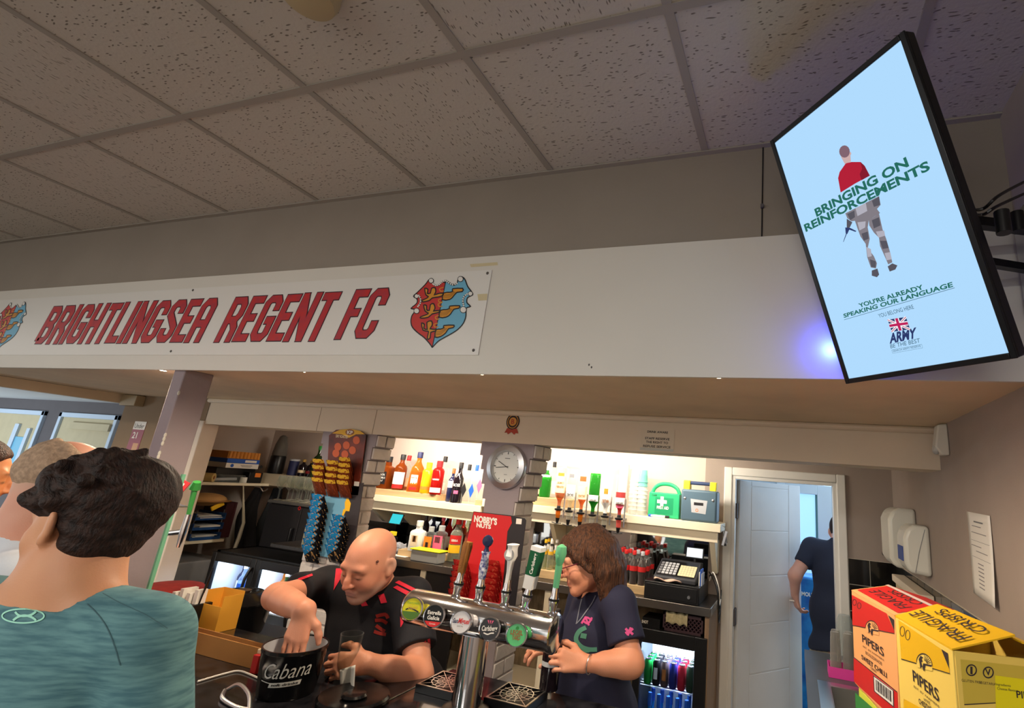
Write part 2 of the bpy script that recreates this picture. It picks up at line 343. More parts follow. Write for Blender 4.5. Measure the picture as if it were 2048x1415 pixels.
ST = {  # stroke letters in a 0..w x 0..1 box
 'B': (.62, [[(.1,.09),(.1,.91),(.42,.91),(.52,.80),(.52,.62),(.42,.52),(.1,.52)],[(.42,.52),(.52,.40),(.52,.20),(.42,.09),(.1,.09)]]),
 'R': (.62, [[(.1,0),(.1,.91),(.42,.91),(.52,.80),(.52,.60),(.42,.48),(.1,.48)],[(.34,.48),(.52,.30),(.52,0)]]),
 'I': (.2, [[(.1,0),(.1,1)]]), 'T': (.56, [[(0,.91),(.56,.91)],[(.28,.91),(.28,0)]]), 'L': (.50, [[(.1,1),(.1,.09),(.5,.09)]]),
 'G': (.62, [[(.52,.66),(.52,.82),(.43,.91),(.19,.91),(.1,.82),(.1,.18),(.19,.09),(.43,.09),(.52,.18),(.52,.45),(.30,.45)]]),
 'C': (.60, [[(.51,.66),(.51,.82),(.42,.91),(.19,.91),(.1,.82),(.1,.18),(.19,.09),(.42,.09),(.51,.18),(.51,.34)]]),
 'H': (.62, [[(.1,0),(.1,1)],[(.52,0),(.52,1)],[(.1,.5),(.52,.5)]]), 'N': (.64, [[(.1,0),(.1,1)],[(.54,0),(.54,1)],[(.12,.92),(.52,.08)]]),
 'S': (.60, [[(.51,.68),(.51,.82),(.42,.91),(.19,.91),(.1,.82),(.1,.66),(.51,.36),(.51,.18),(.42,.09),(.19,.09),(.1,.18),(.1,.32)]]),
 'E': (.52, [[(.52,.91),(.1,.91),(.1,.09),(.52,.09)],[(.1,.52),(.46,.52)]]), 'A': (.62, [[(.1,0),(.1,.80),(.2,.91),(.42,.91),(.52,.80),(.52,0)],[(.1,.42),(.52,.42)]]),
 'F': (.50, [[(.50,.91),(.1,.91),(.1,0)],[(.1,.52),(.44,.52)]])}
m_sred = mat('sign_red', s2l(196, 40, 40), .4, noise=.12, nscale=30, col2=s2l(170, 45, 60)); m_sdk = mat('sign_dark_outline', s2l(56, 26, 40), .4)
def word(s, pL, pR, h):
    x0, z0 = sf.px(*pL); x1, _ = sf.px(*pR); gap = .09
    tot = sum(ST[c][0] for c in s)+gap*(len(s)-1); kx = (x1-x0)/tot; x = x0
    for c in s:
        w, sts = ST[c]; r1 = []; r2 = []
        for stq in sts:
 # ribbons are made upright, then sheared, so that every stroke ends on a level cut
            pts = [(x+px*kx, z0+py*h) for px, py in stq]
            shr = lambda R: [[(a+.26*(b-z0), b) for a, b in pl] for pl in R]
            r1 += shr(rib(pts, .2*kx))
            # outline: the same stroke, slightly wider and longer
            q = [np.array(p) for p in pts]; d0 = (q[0]-q[1]); d0 /= np.linalg.norm(d0); d1 = (q[-1]-q[-2]); d1 /= np.linalg.norm(d1); q[0] = q[0]+d0*.004; q[-1] = q[-1]+d1*.004
            r2 += shr(rib(q, .2*kx+.009))
        decal('letter_outline', r2, sf, m_sdk, sign, .0006); decal('letter', r1, sf, m_sred, sign, .0012); x += (w+gap)*kx
hB = sf.px(92, 613)[1]-sf.px(66, 688)[1]
word('BRIGHTLINGSEA', (66, 688), (398, 683), hB); word('REGENT', (428, 684), (640, 680), hB); word('FC', (669, 678), (740, 677), hB)
# crest, traced on the sign panel
def cp(pl): return [(780+x*230/1627, 530+y*200/1415) for x, y in pl]
def catmull(pts, n=4, closed=True):
    out = []; N = len(pts)
    for i in range(N if closed else N-1):
        p = [np.array(pts[(i+k-1) % N] if closed else pts[min(max(i+k-1, 0), N-1)], float) for k in range(4)]
        for t in range(n):
            u = t/n; out.append(tuple(.5*((2*p[1])+(-p[0]+p[2])*u+(2*p[0]-5*p[1]+4*p[2]-p[3])*u*u+(-p[0]+3*p[1]-3*p[2]+p[3])*u**3)))
    if not closed: out.append(tuple(pts[-1]))
    return out
m_cblue = mat('crest_light_blue', s2l(110, 182, 214), .4); m_cred = mat('crest_red', s2l(205, 50, 45), .4); m_gold = mat('crest_gold', s2l(222, 150, 35), .4); m_cwhite = mat('crest_white', s2l(236, 234, 228), .4); m_ink = mat('crest_ink', s2l(20, 18, 24), .4)
HALF_L = [(785,250),(740,240),(700,285),(640,290),(600,255),(590,190),(545,215),(500,275),(390,385),(335,440),(385,480),(380,540),(300,610),(345,625),(345,665),(310,720),(298,800),(320,880),(400,960),(480,1020),(555,1100),(600,1165)]
HALF_R = [(600,1165),(680,1080),(760,1030),(860,975),(960,910),(1040,820),(1075,720),(1080,610),(1140,585),(1090,530),(1100,460),(1170,420),(1150,370),(1100,300),(1060,200),(1010,165),(965,200),(950,260),(900,285),(850,255),(790,215),(785,250)]
ci = lambda pts: [cp(pts)]
lion = [[(495,330),(540,345),(530,400),(575,395),(590,330),(640,320),(650,380),(630,420),(700,400),(750,400),(745,430),(690,450),(600,465),(560,500),(470,520),(455,500),(520,470),(545,445),(510,420)],
        [(480,565),(520,575),(520,630),(560,640),(575,560),(620,545),(640,610),(620,650),(700,640),(690,670),(600,690),(540,740),(440,750),(440,730),(520,700),(545,680),(500,650)],
        [(450,820),(490,840),(480,890),(530,910),(525,810),(590,790),(600,850),(570,900),(650,910),(640,935),(580,950),(570,1030),(530,1045),(545,960),(540,935),(470,920)]]
hull = [[(765,395),(850,385),(890,370),(890,335),(1030,330),(1025,375),(950,385),(900,440),(850,485),(745,490)],
        [(720,640),(800,630),(845,610),(850,580),(985,575),(975,610),(905,625),(860,690),(800,735),(700,738)],
        [(655,915),(720,905),(765,885),(765,855),(905,850),(895,885),(830,900),(790,960),(720,1010),(640,1018)]]
def crest(dx):
    T = lambda pl: [(x+dx, y) for x, y in [sf.px(*q) for q in cp(pl)]]
    k = 230/1627*.00175
    L, R = catmull(HALF_L, 3, False), catmull(HALF_R, 3, False)
    o = decal('crest_shield', [T(L)], sf, m_cred, sign, .0006); decal('crest_field', [T(R)], sf, m_cblue, sign, .0006)
    decal('crest_outline', rib(T(L), .0048)+rib(T(R), .0048)+rib(T([(790, 230), (600, 1165)]), .004), sf, m_ink, sign, .001)
    for pl in lion+hull: decal('charge_outline', rib(T(catmull(pl, 2)), .005, True), sf, m_ink, sign, .0013); decal('charge', [T(catmull(pl, 2))], sf, m_gold, sign, .0011)
    for hx in ((720, 345), (705, 500), (700, 560), (660, 740), (640, 850)): decal('charge', rib(T(catmull([(hx[0]+40, hx[1]-30), (hx[0]-15, hx[1]-10), (hx[0], hx[1]+25), (hx[0]+45, hx[1]+20)], 3, False)), .004), sf, m_gold, sign, .0012)
    for pl in hull:
        for q in (.3, .5, .7): decal('planking', rib(T([(pl[-1][0]*(1-q)+pl[0][0]*q, pl[-1][1]*(1-q)+pl[0][1]*q), (pl[-2][0]*(1-q)+pl[1][0]*q, pl[-2][1]*(1-q)+pl[1][1]*q), (pl[-4][0]*(1-q)+pl[2][0]*q, pl[-4][1]*(1-q)+pl[2][1]*q)]), .0012), sf, m_ink, sign, .0015)
    for cx_, cy_, r in ((585,222,30),(1000,198,34),(380,440,26),(1140,405,28),(380,648,34),(1040,632,40)):
        decal('scroll', [T(circ(cx_, cy_, r+9, 14))], sf, m_ink, sign, .0014); decal('scroll', [T(circ(cx_, cy_, r, 14))], sf, m_cwhite, sign, .0018)
    for a in ([(610,265),(650,288),(700,275),(740,240),(790,222),(835,250),(890,278),(950,262)], [(410,430),(435,480),(430,540),(400,585)], [(1095,410),(1050,450),(1035,510),(1045,570)]):
        pts = catmull(a, 4, False); decal('beading', rib(T(pts), .0072), sf, m_ink, sign, .0014)
        for q in pts[::2]: decal('bead', [T(circ(q[0], q[1], 12, 8))], sf, m_cwhite, sign, .0018)
crest(0.0)
crest(sf.px(52, 607)[0]-sf.px(930, 556)[0])
q = [sf.px(x, y) for x, y in ((955, 588), (975, 587), (974, 600), (957, 601))]; decal('tape_residue', [q], sf, m_tape, sign)
# --- far-left room seen past the bar: wall with two windows
YL = 3.4
wa = struct(bx('wall_annex', m_dgrey, -13, -6.3, YL, YL+.12, 0, 2.3))
struct(bx('ceiling_annex', mat('annex_ceiling', s2l(225, 228, 228), .8), -13, -5.0, -5, YL, 2.215, 2.3))
area('annex_daylight', (-8.6, .6, 1.0), 1.4, 30, (.75, .88, 1), (math.radians(120), 0, 0), 1.0)
m_ublue = mat('annex_blue_white', s2l(190, 208, 226), .5); m_board = mat('annex_cream_board', s2l(196, 184, 150), .7, noise=.08)
for n, (xa, xb, label) in enumerate((((PY(-70, 820, YL)[0]), PY(97, 822, YL)[0], 'a'), (PY(127, 825, YL)[0], PY(244, 831, YL)[0], 'b'))):
    zt = PY(110, 823, YL)[2]; zb = zt-.75; w = bpy.data.objects.new('window_%d' % (n+1), None); w.location = ((xa+xb)/2, YL, zb); C.objects.link(w); struct(w)
    for a in ((xa, xa+.05, zb, zt), (xb-.05, xb, zb, zt)): bx('frame', m_ublue, a[0], a[1], YL-.03, YL+.02, a[2], a[3], w, .004)
    bx('frame', m_ublue, xa, xb, YL-.03, YL+.02, zt-.05, zt, w, .004); bx('frame', m_ublue, xa, xb, YL-.03, YL+.02, zb, zb+.05, w, .004)
    bx('pane', m_board, xa+.05, xb-.05, YL-.008, YL+.01, zb+.05, zt-.05, w)
    if n == 0:
        xr = xb-.05; bx('casement', m_ublue, xr-.42, xr-.34, YL-.03, YL-.008, zb+.05, zt-.16, w); bx('casement', m_ublue, xr-.16, xr-.10, YL-.03, YL-.008, zb+.05, zt-.2, w); bx('shelf_line', m_dgrey, xa+.05, xr-.42, YL-.02, YL-.008, zb+.22, zb+.235, w)
        bx('blue_panel', m_cblue, xr-.34, xr-.16, YL-.02, YL-.008, zb+.05, zt-.3, w)
    else: bx('blind_box', m_board, xa+.25, xb-.05, YL-.05, YL-.008, zt-.17, zt-.1, w)
# --- poster and junction box on the left wall
po = [PY(275, 842, YH), PY(308, 845, YH), PY(257, 935, YH)]
pw = bx('poster', mat('poster_plum', s2l(140, 50, 66), .5), po[0][0]-.02, po[0][0]+.115, YH-.002, YH, 1.62, po[0][2])
tag(pw, 'plum poster headed Under 21 on the brown wall behind the post', 'poster')
pf = FR((po[0][0]-.02, YH-.002, 0), (1, 0, 0), (0, 0, 1)); zt = po[0][2]
m_paper = mat('white_paper', s2l(228, 225, 218), .7); m_txt = mat('print_black', s2l(30, 28, 30), .6)
decal('header_strip', [rect(0, .135, zt-.06, zt)], pf, m_paper, pw); text('Under', pf, .012, zt-.05, .035, m_txt, pw, width=.11, off=.0012)
text('21', pf, .02, zt-.125, .045, m_paper, pw, width=.055, bold=.02); decal('picture', [rect(.06, .12, zt-.24, zt-.16)], pf, mat('poster_tan', s2l(196, 150, 110), .6), pw)
jb = PY(275, 801, YH); tag(bx('junction_box', mat('dusty_cream_plastic', s2l(170, 152, 120), .6), jb[0]-.09, jb[0]+.09, YH-.06, YH, jb[2]-.045, jb[2]+.035, None, .004), 'small cream plastic junction box under the soffit by the poster', 'box')
# --- door to the back room
dr = bpy.data.objects.new('door_1', None); dr.location = (-.07, YB, 0); C.objects.link(dr); struct(dr)
for a in ((DX0-.055, DX0, 0, DZ+.055), (DX1, DX1+.055, 0, DZ+.055)): 
    bx('architrave', m_white, a[0], a[1], YB-.022, YB, a[2], a[3], dr, .006)
bx('architrave', m_white, DX0, DX1, YB-.022, YB, DZ, DZ+.055, dr, .006)
bx('lining', m_white, DX0-.002, DX0+.022, YB-.01, YB+.11, 0, DZ, dr, .002); bx('lining', m_white, DX1-.022, DX1+.002, YB-.01, YB+.11, 0, DZ, dr, .002); bx('lining', m_white, DX0+.022, DX1-.022, YB-.01, YB+.11, DZ-.022, DZ+.002, dr, .002)
th = math.radians(52); hx, hy = DX0+.03, YB+.10; LW = .66
lf = FR((hx, hy, 0), (math.cos(th), math.sin(th), 0), (0, 0, 1))
m_door = mat('white_door_paint', s2l(226, 228, 230), .45, noise=.03)
def lbox(u0, u1, z0, z1, t0, t1): return MB().hexa([lf.p(u0, z0, t0), lf.p(u1, z0, t0), lf.p(u1, z0, t1), lf.p(u0, z0, t1), lf.p(u0, z1, t0), lf.p(u1, z1, t0), lf.p(u1, z1, t1), lf.p(u0, z1, t1)])
leaf = lbox(0, LW, .01, DZ-.026, -.02, .016).build('leaf', m_door, dr, .003)
zz = [lf.px(1497, 972)[1], lf.px(1495, 1060)[1], lf.px(1493, 1151)[1], lf.px(1491, 1248)[1], lf.px(1489, 1348)[1]]; zz += [zz[-1]-.37, .12]
for a, b in zip(zz[1:], zz[:-1]): lbox(.12, .52, a+.004, b-.004, .016, .019).build('panel', m_door, leaf, .002)
lbox(0, .113, .01, DZ-.026, .016, .019).build('stile', m_door, leaf, .002); lbox(.527, LW, .01, DZ-.026, .016, .019).build('stile', m_door, leaf, .002); lbox(.12, .52, zz[0]+.004, DZ-.026, .016, .019).build('rail', m_door, leaf, .002)
for z in (1.72, 1.05, .3): MB().box(DX0+.022, DX0+.034, YB+.03, YB+.10, z-.05, z+.05).build('hinge', m_dgrey, dr, .002)
# back room beyond
struct(bx('wall_store', mat('store_wall', s2l(205, 214, 222), .8), -1.4, 1.6, 5.6, 5.7, 0, 2.5)); struct(bx('ceiling_store', m_white, -1.4, 1.6, YB+.1, 5.7, 2.42, 2.5))
struct(bx('wall_store_left', m_white, -1.5, -1.4, YB+.1, 5.7, 0, 2.5)); struct(bx('wall_store_right', m_white, 1.5, 1.6, YB+.1, 5.7, 0, 2.5))
d2 = bpy.data.objects.new('door_2', None); d2.location = (.05, 5.6, 0); C.objects.link(d2); struct(d2)
m_upvc = mat('upvc_white', s2l(225, 232, 236), .4)
x0, x1 = PY(1570, 985, 5.6)[0], PY(1662, 985, 5.6)[0]; zt = PY(1615, 967, 5.6)[2]; xg = PY(1634, 985, 5.6)[0]
for a in ((x0-.08, x0, 0, zt), (xg, x1, 0, zt), (x0, xg, zt-.10, zt), (x0, xg, .0, .5)): bx('frame', m_upvc, a[0], a[1], 5.55, 5.6, a[2], a[3], d2, .006)
bx('glazing', mat('frosted_daylit_glass', (.5, .7, .9), .4, emit=(.30, .60, .95), estr=.36), x0, xg, 5.575, 5.58, .5, zt-.10, d2)
bx('gasket', mat('grey_green_gasket', s2l(96, 140, 140), .5), xg-.02, xg, 5.565, 5.575, .5, zt-.10, d2)
# ================================================================ TELEVISION
_tv = [np.array(q) for q in ((-.0569, 1.277, 2.8147), (.227, .961, 2.807), (.415, 1.157, 2.1475), (.131, 1.4725, 2.1543))]
tf = FR(_tv[0], _tv[1]-_tv[0], _tv[0]-_tv[3]); TW = np.linalg.norm(_tv[1]-_tv[0]); TH = np.linalg.norm(_tv[0]-_tv[3])
tv = thing('television', 'wall-hung portrait television with black bezel showing a pale blue army recruiting advert', 'television', tf.p(TW/2, -TH/2, -.03))
m_bez = mat('tv_bezel', s2l(16, 18, 24), .3)
def fbox(fr, x0, x1, y0, y1, t0, t1): return MB().hexa([fr.p(x0, y0, t0), fr.p(x1, y0, t0), fr.p(x1, y0, t1), fr.p(x0, y0, t1), fr.p(x0, y1, t0), fr.p(x1, y1, t0), fr.p(x1, y1, t1), fr.p(x0, y1, t1)])
bz = .013
fbox(tf, 0, TW, -TH, 0, -.035, -.004).build('back_casing', m_bez, tv, .004)
for a in ((0, bz, -TH, 0), (TW-bz, TW, -TH, 0), (bz, TW-bz, -bz, 0), (bz, TW-bz, -TH, -TH+bz)): fbox(tf, a[0], a[1], a[2], a[3], -.004, .002).build('bezel', m_bez, tv, .0015)
def emi(name, r, g, b, k=1.0): return mat(name, (0, 0, 0), .4, emit=s2l(r, g, b), estr=k*EK, spec=.2)
m_scr = emi('screen_pale_blue', 172, 214, 248, 1.05)
scr = fbox(tf, bz, TW-bz, -TH+bz, -bz, -.004, -.002).build('screen', m_scr, tv)
sc = FR(tf.p(0, 0, -.002), tf.r, tf.u)
m_tg = emi('screen_green', 30, 105, 92); m_tn = emi('screen_navy', 40, 55, 105); m_scg = emi('screen_slate', 60, 100, 120)
c5 = lambda pl: [(1580+x*.205, 270+y*.205) for x, y in pl]
cam_d, cam_m, cam_l = emi('screen_camo_dark', 84, 82, 92), emi('screen_camo_mid', 128, 122, 130), emi('screen_camo_pale', 176, 174, 186)
red_, dred = emi('screen_red', 178, 22, 50), emi('screen_dark_red', 132, 14, 40)
shade = [([(495,560),(470,420),(485,360),(545,275),(600,262),(690,262),(730,300),(780,395),(640,470)], red_), ([(690,262),(730,300),(780,395),(700,440),(680,380),(705,330)], dred),
 ([(500,215),(535,280),(595,260),(590,180),(560,150),(500,180)], emi('screen_skin', 205, 172, 170)), (circ(533, 160, 52, 16, 60), emi('screen_hair', 128, 98, 110)), (circ(590, 180, 9, 8, 16), emi('screen_skin', 205, 172, 170)),
 ([(540,760),(640,705),(870,590),(885,680),(850,720),(880,760),(830,790),(770,830),(640,835),(600,840),(560,810)], cam_m), ([(640,712),(740,655),(755,740),(660,790)], cam_l), ([(800,640),(870,600),(882,680),(820,700)], cam_d), ([(560,770),(630,735),(635,800),(590,830)], cam_d),
 ([(555,815),(610,850),(580,910),(555,905)], cam_d), ([(540,900),(590,905),(650,935),(640,943),(580,922),(560,965),(545,960)], m_tn), ([(548,960),(520,1040),(524,1042),(556,962)], m_tn),
 ([(635,835),(770,830),(760,900),(780,1010),(760,1100),(820,1180),(850,1250),(840,1300),(790,1290),(755,1190),(740,1060),(690,990),(660,910)], cam_m),
 ([(770,830),(870,765),(905,920),(940,1010),(975,1130),(1000,1240),(960,1260),(925,1180),(880,1080),(870,1000),(820,950),(775,880)], cam_m),
 ([(660,850),(740,840),(735,900),(680,930)], cam_l), ([(700,960),(760,940),(770,1010),(720,1030)], cam_d), ([(745,1090),(790,1110),(800,1180),(760,1190)], cam_l), ([(780,1210),(840,1230),(838,1290),(795,1285)], cam_d),
 ([(800,830),(870,800),(885,880),(820,910)], cam_d), ([(840,940),(920,930),(930,980),(865,1000)], cam_l), ([(880,1030),(945,1030),(965,1100),(905,1110)], cam_d), ([(925,1150),(980,1140),(995,1210),(945,1220)], cam_l),
 ([(800,1320),(855,1300),(872,1360),(850,1385),(800,1370)], cam_d), ([(955,1280),(1000,1250),(1050,1270),(1030,1310),(975,1330)], cam_d)]
for i, (pl, m_) in enumerate(shade): dpx('picture', [c5(pl)], sc, m_, tv, .0004+i*.00002)
dpx('picture', [c5([(215, 745), (1120, 215), (1150, 290), (700, 590), (260, 815)]), c5([(130, 880), (1290, 250), (1400, 330), (800, 630), (160, 960)])], sc, m_scr, tv, .0010)
textpx('BRINGING ON', sc, (1634, 433), (1819, 331), (1629, 418.5), m_tg, tv, bold=.035, off=.0014)
textpx('REINFORCEMENTS', sc, (1612.5, 463), (1862, 338), (1608, 449.5), m_tg, tv, bold=.035, off=.0014)
textpx("YOU'RE ALREADY", sc, (1720, 614.5), (1849, 577), (1716.5, 607), m_tg, tv, bold=.03, off=.0012)
textpx('SPEAKING OUR LANGUAGE', sc, (1688.5, 635), (1907, 572.5), (1686.8, 627.5), m_tg, tv, bold=.03, off=.0012)
decal('underline', rib([sc.px(1688.7, 639), sc.px(1910, 575)], .0011), sc, m_scg, tv, .0012)
textpx('YOU BELONG HERE', sc, (1759, 635), (1829, 616.5), (1756, 627.5), m_scg, tv, off=.0012)
A_, B_, D_ = [np.array(sc.px(*q)) for q in ((1776, 639), (1812.5, 633), (1784, 663))]
fl = lambda u, v: tuple(A_+(B_-A_)*u+(D_-A_)*v+np.array([0, .0012*math.sin(u*6)]))
decal('flag', [[fl(0, 0), fl(.5, 0), fl(1, 0), fl(1, 1), fl(.5, 1), fl(0, 1)]], sc, m_tn, tv, .0012)
m_sw = emi('screen_white', 244, 246, 252); m_sm = emi('screen_flag_red', 190, 30, 90)
decal('flag_saltire', rib([fl(0, 0), fl(1, 1)], .0058)+rib([fl(0, 1), fl(1, 0)], .0058), sc, m_sw, tv, .0014)
decal('flag_saltire', rib([fl(0, 0), fl(1, 1)], .0016)+rib([fl(0, 1), fl(1, 0)], .0016), sc, m_sm, tv, .0017)
decal('flag_cross', rib([fl(.5, 0), fl(.5, 1)], .0115)+rib([fl(0, .5), fl(.5, .5), fl(1, .5)], .0105), sc, m_sw, tv, .0020)
decal('flag_cross', rib([fl(.5, 0), fl(.5, 1)], .0070)+rib([fl(0, .5), fl(.5, .5), fl(1, .5)], .0062), sc, m_sm, tv, .0023)
textpx('ARMY', sc, (1780, 686), (1833, 674.5), (1780, 667), m_tn, tv, bold=.04, off=.0012)
textpx('BE THE BEST', sc, (1782, 696), (1841, 684), (1780.8, 688), m_scg, tv, off=.0012)
textpx('SEARCH ARMY RESERVE', sc, (1787, 703.5), (1842.5, 693), (1786, 699.5), m_scg, tv, off=.0012)
decal('caption_frame', rib([sc.px(*q) for q in ((1784, 699), (1844, 688), (1846, 695), (1786, 706))], .0005, True), sc, m_scg, tv, .0012)
gl = PY(1640, 702, YF); bl_ = point('tv_blue_led_lamp', (gl[0]+.03, YF-.03, gl[2]+.005), .45, (.03, .06, 1), .008)
MB().ell((gl[0]+.045, YF-.042, gl[2]+.01), (.006, .004, .006), 10, 6).build('status_led', mat('blue_led', (0, 0, 0), .3, emit=(.05, .1, 1), estr=8), tv)
# bracket on the right wall and cables
br = thing('wall_bracket', 'black swivel wall bracket with two arms behind the television', 'bracket', (XW, 1.36, 2.5))
tc_ = tf.p(TW/2, -TH*.5, -.035)
for py, w in ((458, .035), (538, .028)):
    a = PX(2060, py, XW-.01); b = np.array([tc_[0]+.05, tc_[1]+.05, a[2]])
    MB().cyl((a[0], a[1], a[2]), b, w/2, None, 4).build('arm', m_black, br)
a = PX(2060, 500, XW-.01); MB().box(XW-.02, XW, a[1]-.05, a[1]+.05, a[2]-.16, a[2]+.12).build('wall_plate', m_steel, br, .002)
b0 = np.array([tc_[0]+.05, tc_[1]+.05, a[2]]); fbox(tf, TW/2-.09, TW/2+.09, -TH*.5-.12, -TH*.5+.12, -.06, -.036).build('vesa_plate', m_black, br, .003)
MB().cyl(tf.p(TW/2, -TH*.5, -.06), b0+np.array([.0, 0, .05]), .02).cyl(b0-np.array([0, 0, .09]), b0+np.array([0, 0, .09]), .016).build('pivot', m_black, br)
for px in (2005, 2035): q = PX(px, 440, XW-.05-(2048-px)*.003); MB().cyl((q[0], q[1], q[2]-.03), (q[0], q[1], q[2]+.02), .014, None, 12).build('knob', m_black, br)
for i, (p1_, p2_) in enumerate((((2002, 388), (2075, 350)), ((1998, 410), (2075, 375)))):
    e = PX(*p2_, XW-.004); mpt = PX(*p1_, .42); s0 = tf.p(TW-.05, -TH*.52, -.04)
    cb_ = MB().tube(catmull([tuple(s0), tuple((s0+mpt)/2+np.array([.01, .01, -.02])), tuple(mpt), tuple(e)], 6, False), .0035, 6).build('cable', m_black)
    tag(cb_, 'thin black cable looping from the television up to the right wall, '+('upper of two' if i == 0 else 'lower of two'), 'cable', 'television cables')
# ================================================================ BRICK PILLARS
m_brick = mat('white_painted_brick', s2l(205, 198, 194), .75, noise=.08, nscale=25, bump=.25, bscale=60); m_mort = mat('grey_mortar', s2l(186, 176, 172), .9)
_bm = {}
def brick_piece(name, c, sx, sy, sz, parent):
    k = (round(sx, 4), round(sy, 4), round(sz, 4))
    if k not in _bm: _bm[k] = MB().cb((0, 0, 0), *k).mesh('brick')
    o = put(name, _bm[k], m_brick, parent, .003, 1); o.location = Vector(c)-org(parent); return o
PIT = .0765
def pillar(name, x0, x1, depth, label, front=0):
    b = MB(); nC = int(ZH/PIT); zt0 = ZH-4*PIT; y0 = YH; y1 = YH+depth
    b.box(x0, x1, y0, y1, 0, zt0); ext = []
    for k in range(4): e = .019*(k+1); b.box(x0-e, x1+e, y0, y1, zt0+k*PIT, zt0+(k+1)*PIT); ext.append(e)
    p = struct(b.build(name, m_mauve)); p['label'] = label
    MB().box(x1+.0005, x1+.003, y0+.003, y1, 0, ZH-4*PIT).build('mortar_face', m_mort, p)
    if front: MB().box(x0, x1, y0-.003, y0-.0005, 0, front).build('mortar_face', m_mort, p)
    n = 0; z = ZH-PIT
    while z > -.01:
        i = round((ZH-PIT-z)/PIT); e = ext[3-i] if i < 4 else 0; zc = z+PIT/2; hz = PIT-.011
        cuts = [(y0+.004, y1)] if i % 2 else [(y0+.004, y0+depth*.48), (y0+depth*.48+.009, y1)]
        for a, c in cuts: brick_piece('brick', (x1+e+.003, (a+c)/2+(.004 if i % 2 else 0), zc), .014, c-a, hz, p)
        if front and zc < front:
            w = x1-x0; sp = .66 if i % 2 else .34
            for a, c in ((x0, x0+w*sp-.005), (x0+w*sp+.005, x1)): brick_piece('brick', ((a+c)/2, y0-.003, zc), c-a, .014, hz, p)
        z -= PIT
    return p
pillar('wall_pillar_nuts', -2.79, -2.505, .15, 'grey pillar with white brick side carrying the two nut boards', 1.34)
pillar('wall_pillar_clock', -1.605, -1.422, .20, 'grey pillar with white brick side carrying the clock')
# ================================================================ SHELVES AND BACK COUNTER
m_shelf = mat('shelf_white_laminate', s2l(240, 228, 200), .45, noise=.03)
ZSR, ZSL, YSF = 1.640, 1.592, 3.42
def shelf(name, label, x0, x1, z, blocks, brackets, bh=.40):
    t = thing(name, label, 'shelf', ((x0+x1)/2, YSF, z)); bx('board', m_shelf, x0, x1, YSF, YB-.002, z-.05, z, t, .002); bx('apron', m_shelf, x0+.01, x1-.02, YSF+.03, YSF+.05, z-.115, z-.05, t, .002)
    for a, b, h in blocks: bx('timber_riser', m_wood, a, b, YSF+.015, YB-.06, z, z+h, t, .002)
    for x in brackets:
        MB().prism([(x, YSF+.05, z-.115), (x, YB-.012, z-.115), (x, YB-.012, z-bh), (x, YB-.09, z-bh)], (.035, 0, 0)).build('bracket', m_shelf, t, .002)
    return t
shelf('bottle_shelf', 'white back bar shelf with optics and first aid kit, between clock pillar and door', -2.2, -.445, ZSR, [(-1.95, -1.50, .055)], [-.52, -1.66], .32)
shelf('bottle_shelf', 'white back bar shelf with whisky bottles, between nut boards and clock', -3.28, -2.205, ZSL, [(-3.26, -2.62, .045), (-2.27, -2.21, .04)], [-3.26, -2.98], .22)
m_mirror = mat('mirror_glass', (.72, .74, .74), .03, 1)
tag(bx('back_bar_mirror', m_mirror, -1.90, -.56, YB-.010, YB-.002, 1.19, 1.50), 'long wall mirror under the shelf behind the cola bottles and till', 'mirror')
tag(bx('back_bar_mirror', m_mirror, -3.25, -2.0, YB-.010, YB-.002, 1.19, 1.46), 'wall mirror under the shelf behind the liqueur bottles', 'mirror')
ZK, YK = 1.177, 3.28
m_top = mat('dark_speckled_worktop', s2l(48, 45, 45), .3, noise=.5, nscale=60); m_alu = mat('aluminium_edge', (.30, .28, .26), .28, 1)
kt = thing('back_counter', 'dark worktop of the back bar counter with metal front edge on white uprights', 'counter', (-2.0, 3.5, 0))
KX0, KX1 = -3.28, -.475
bx('worktop', m_top, KX0, KX1, YK, YB-.002, ZK-.04, ZK, kt, .003); bx('edge_strip', m_alu, KX0, KX1+.004, YK-.006, YK, ZK-.045, ZK+.002, kt, .002); bx('edge_strip', m_alu, KX1, KX1+.006, YK, YB-.01, ZK-.045, ZK+.002, kt, .002)
m_endw = mat('walnut_end_panel', s2l(150, 122, 96), .5, noise=.2, nscale=6, stretch=(10, 10, 1))
bx('end_panel', m_endw, KX1-.03, KX1-.005, YK+.02, YB-.01, 0, ZK-.04, kt)
m_grain = mat('distressed_timber_back', s2l(150, 130, 100), .8, noise=.45, nscale=9, stretch=(3, 3, 1.2))
bx('back_board', m_grain, KX0, KX1-.03, YB-.04, YB-.012, .05, ZK-.04, kt)
for x in (-1.53, -1.30, -2.10, -2.52, -3.0): bx('upright', m_shelf, x-.022, x+.022, YK+.02, YK+.06, 0, ZK-.04, kt, .002)
bx('lower_shelf', m_shelf, -2.52, -1.10, YK+.02, YB-.04, .50, .54, kt, .002); bx('plinth', m_black, KX0, KX1-.03, YK+.04, YK+.06, 0, .08, kt)
m_cabk = flat('black_cupboard_laminate', 30, 29, 31, .4)
m_slate = mat('slate_tile', s2l(110, 112, 108), .5, noise=.15, nscale=8)
# under-counter crate shelf
bx('door_panel', m_cabk, KX0, -2.22, YK+.03, YK+.045, .08, ZK-.05, kt)
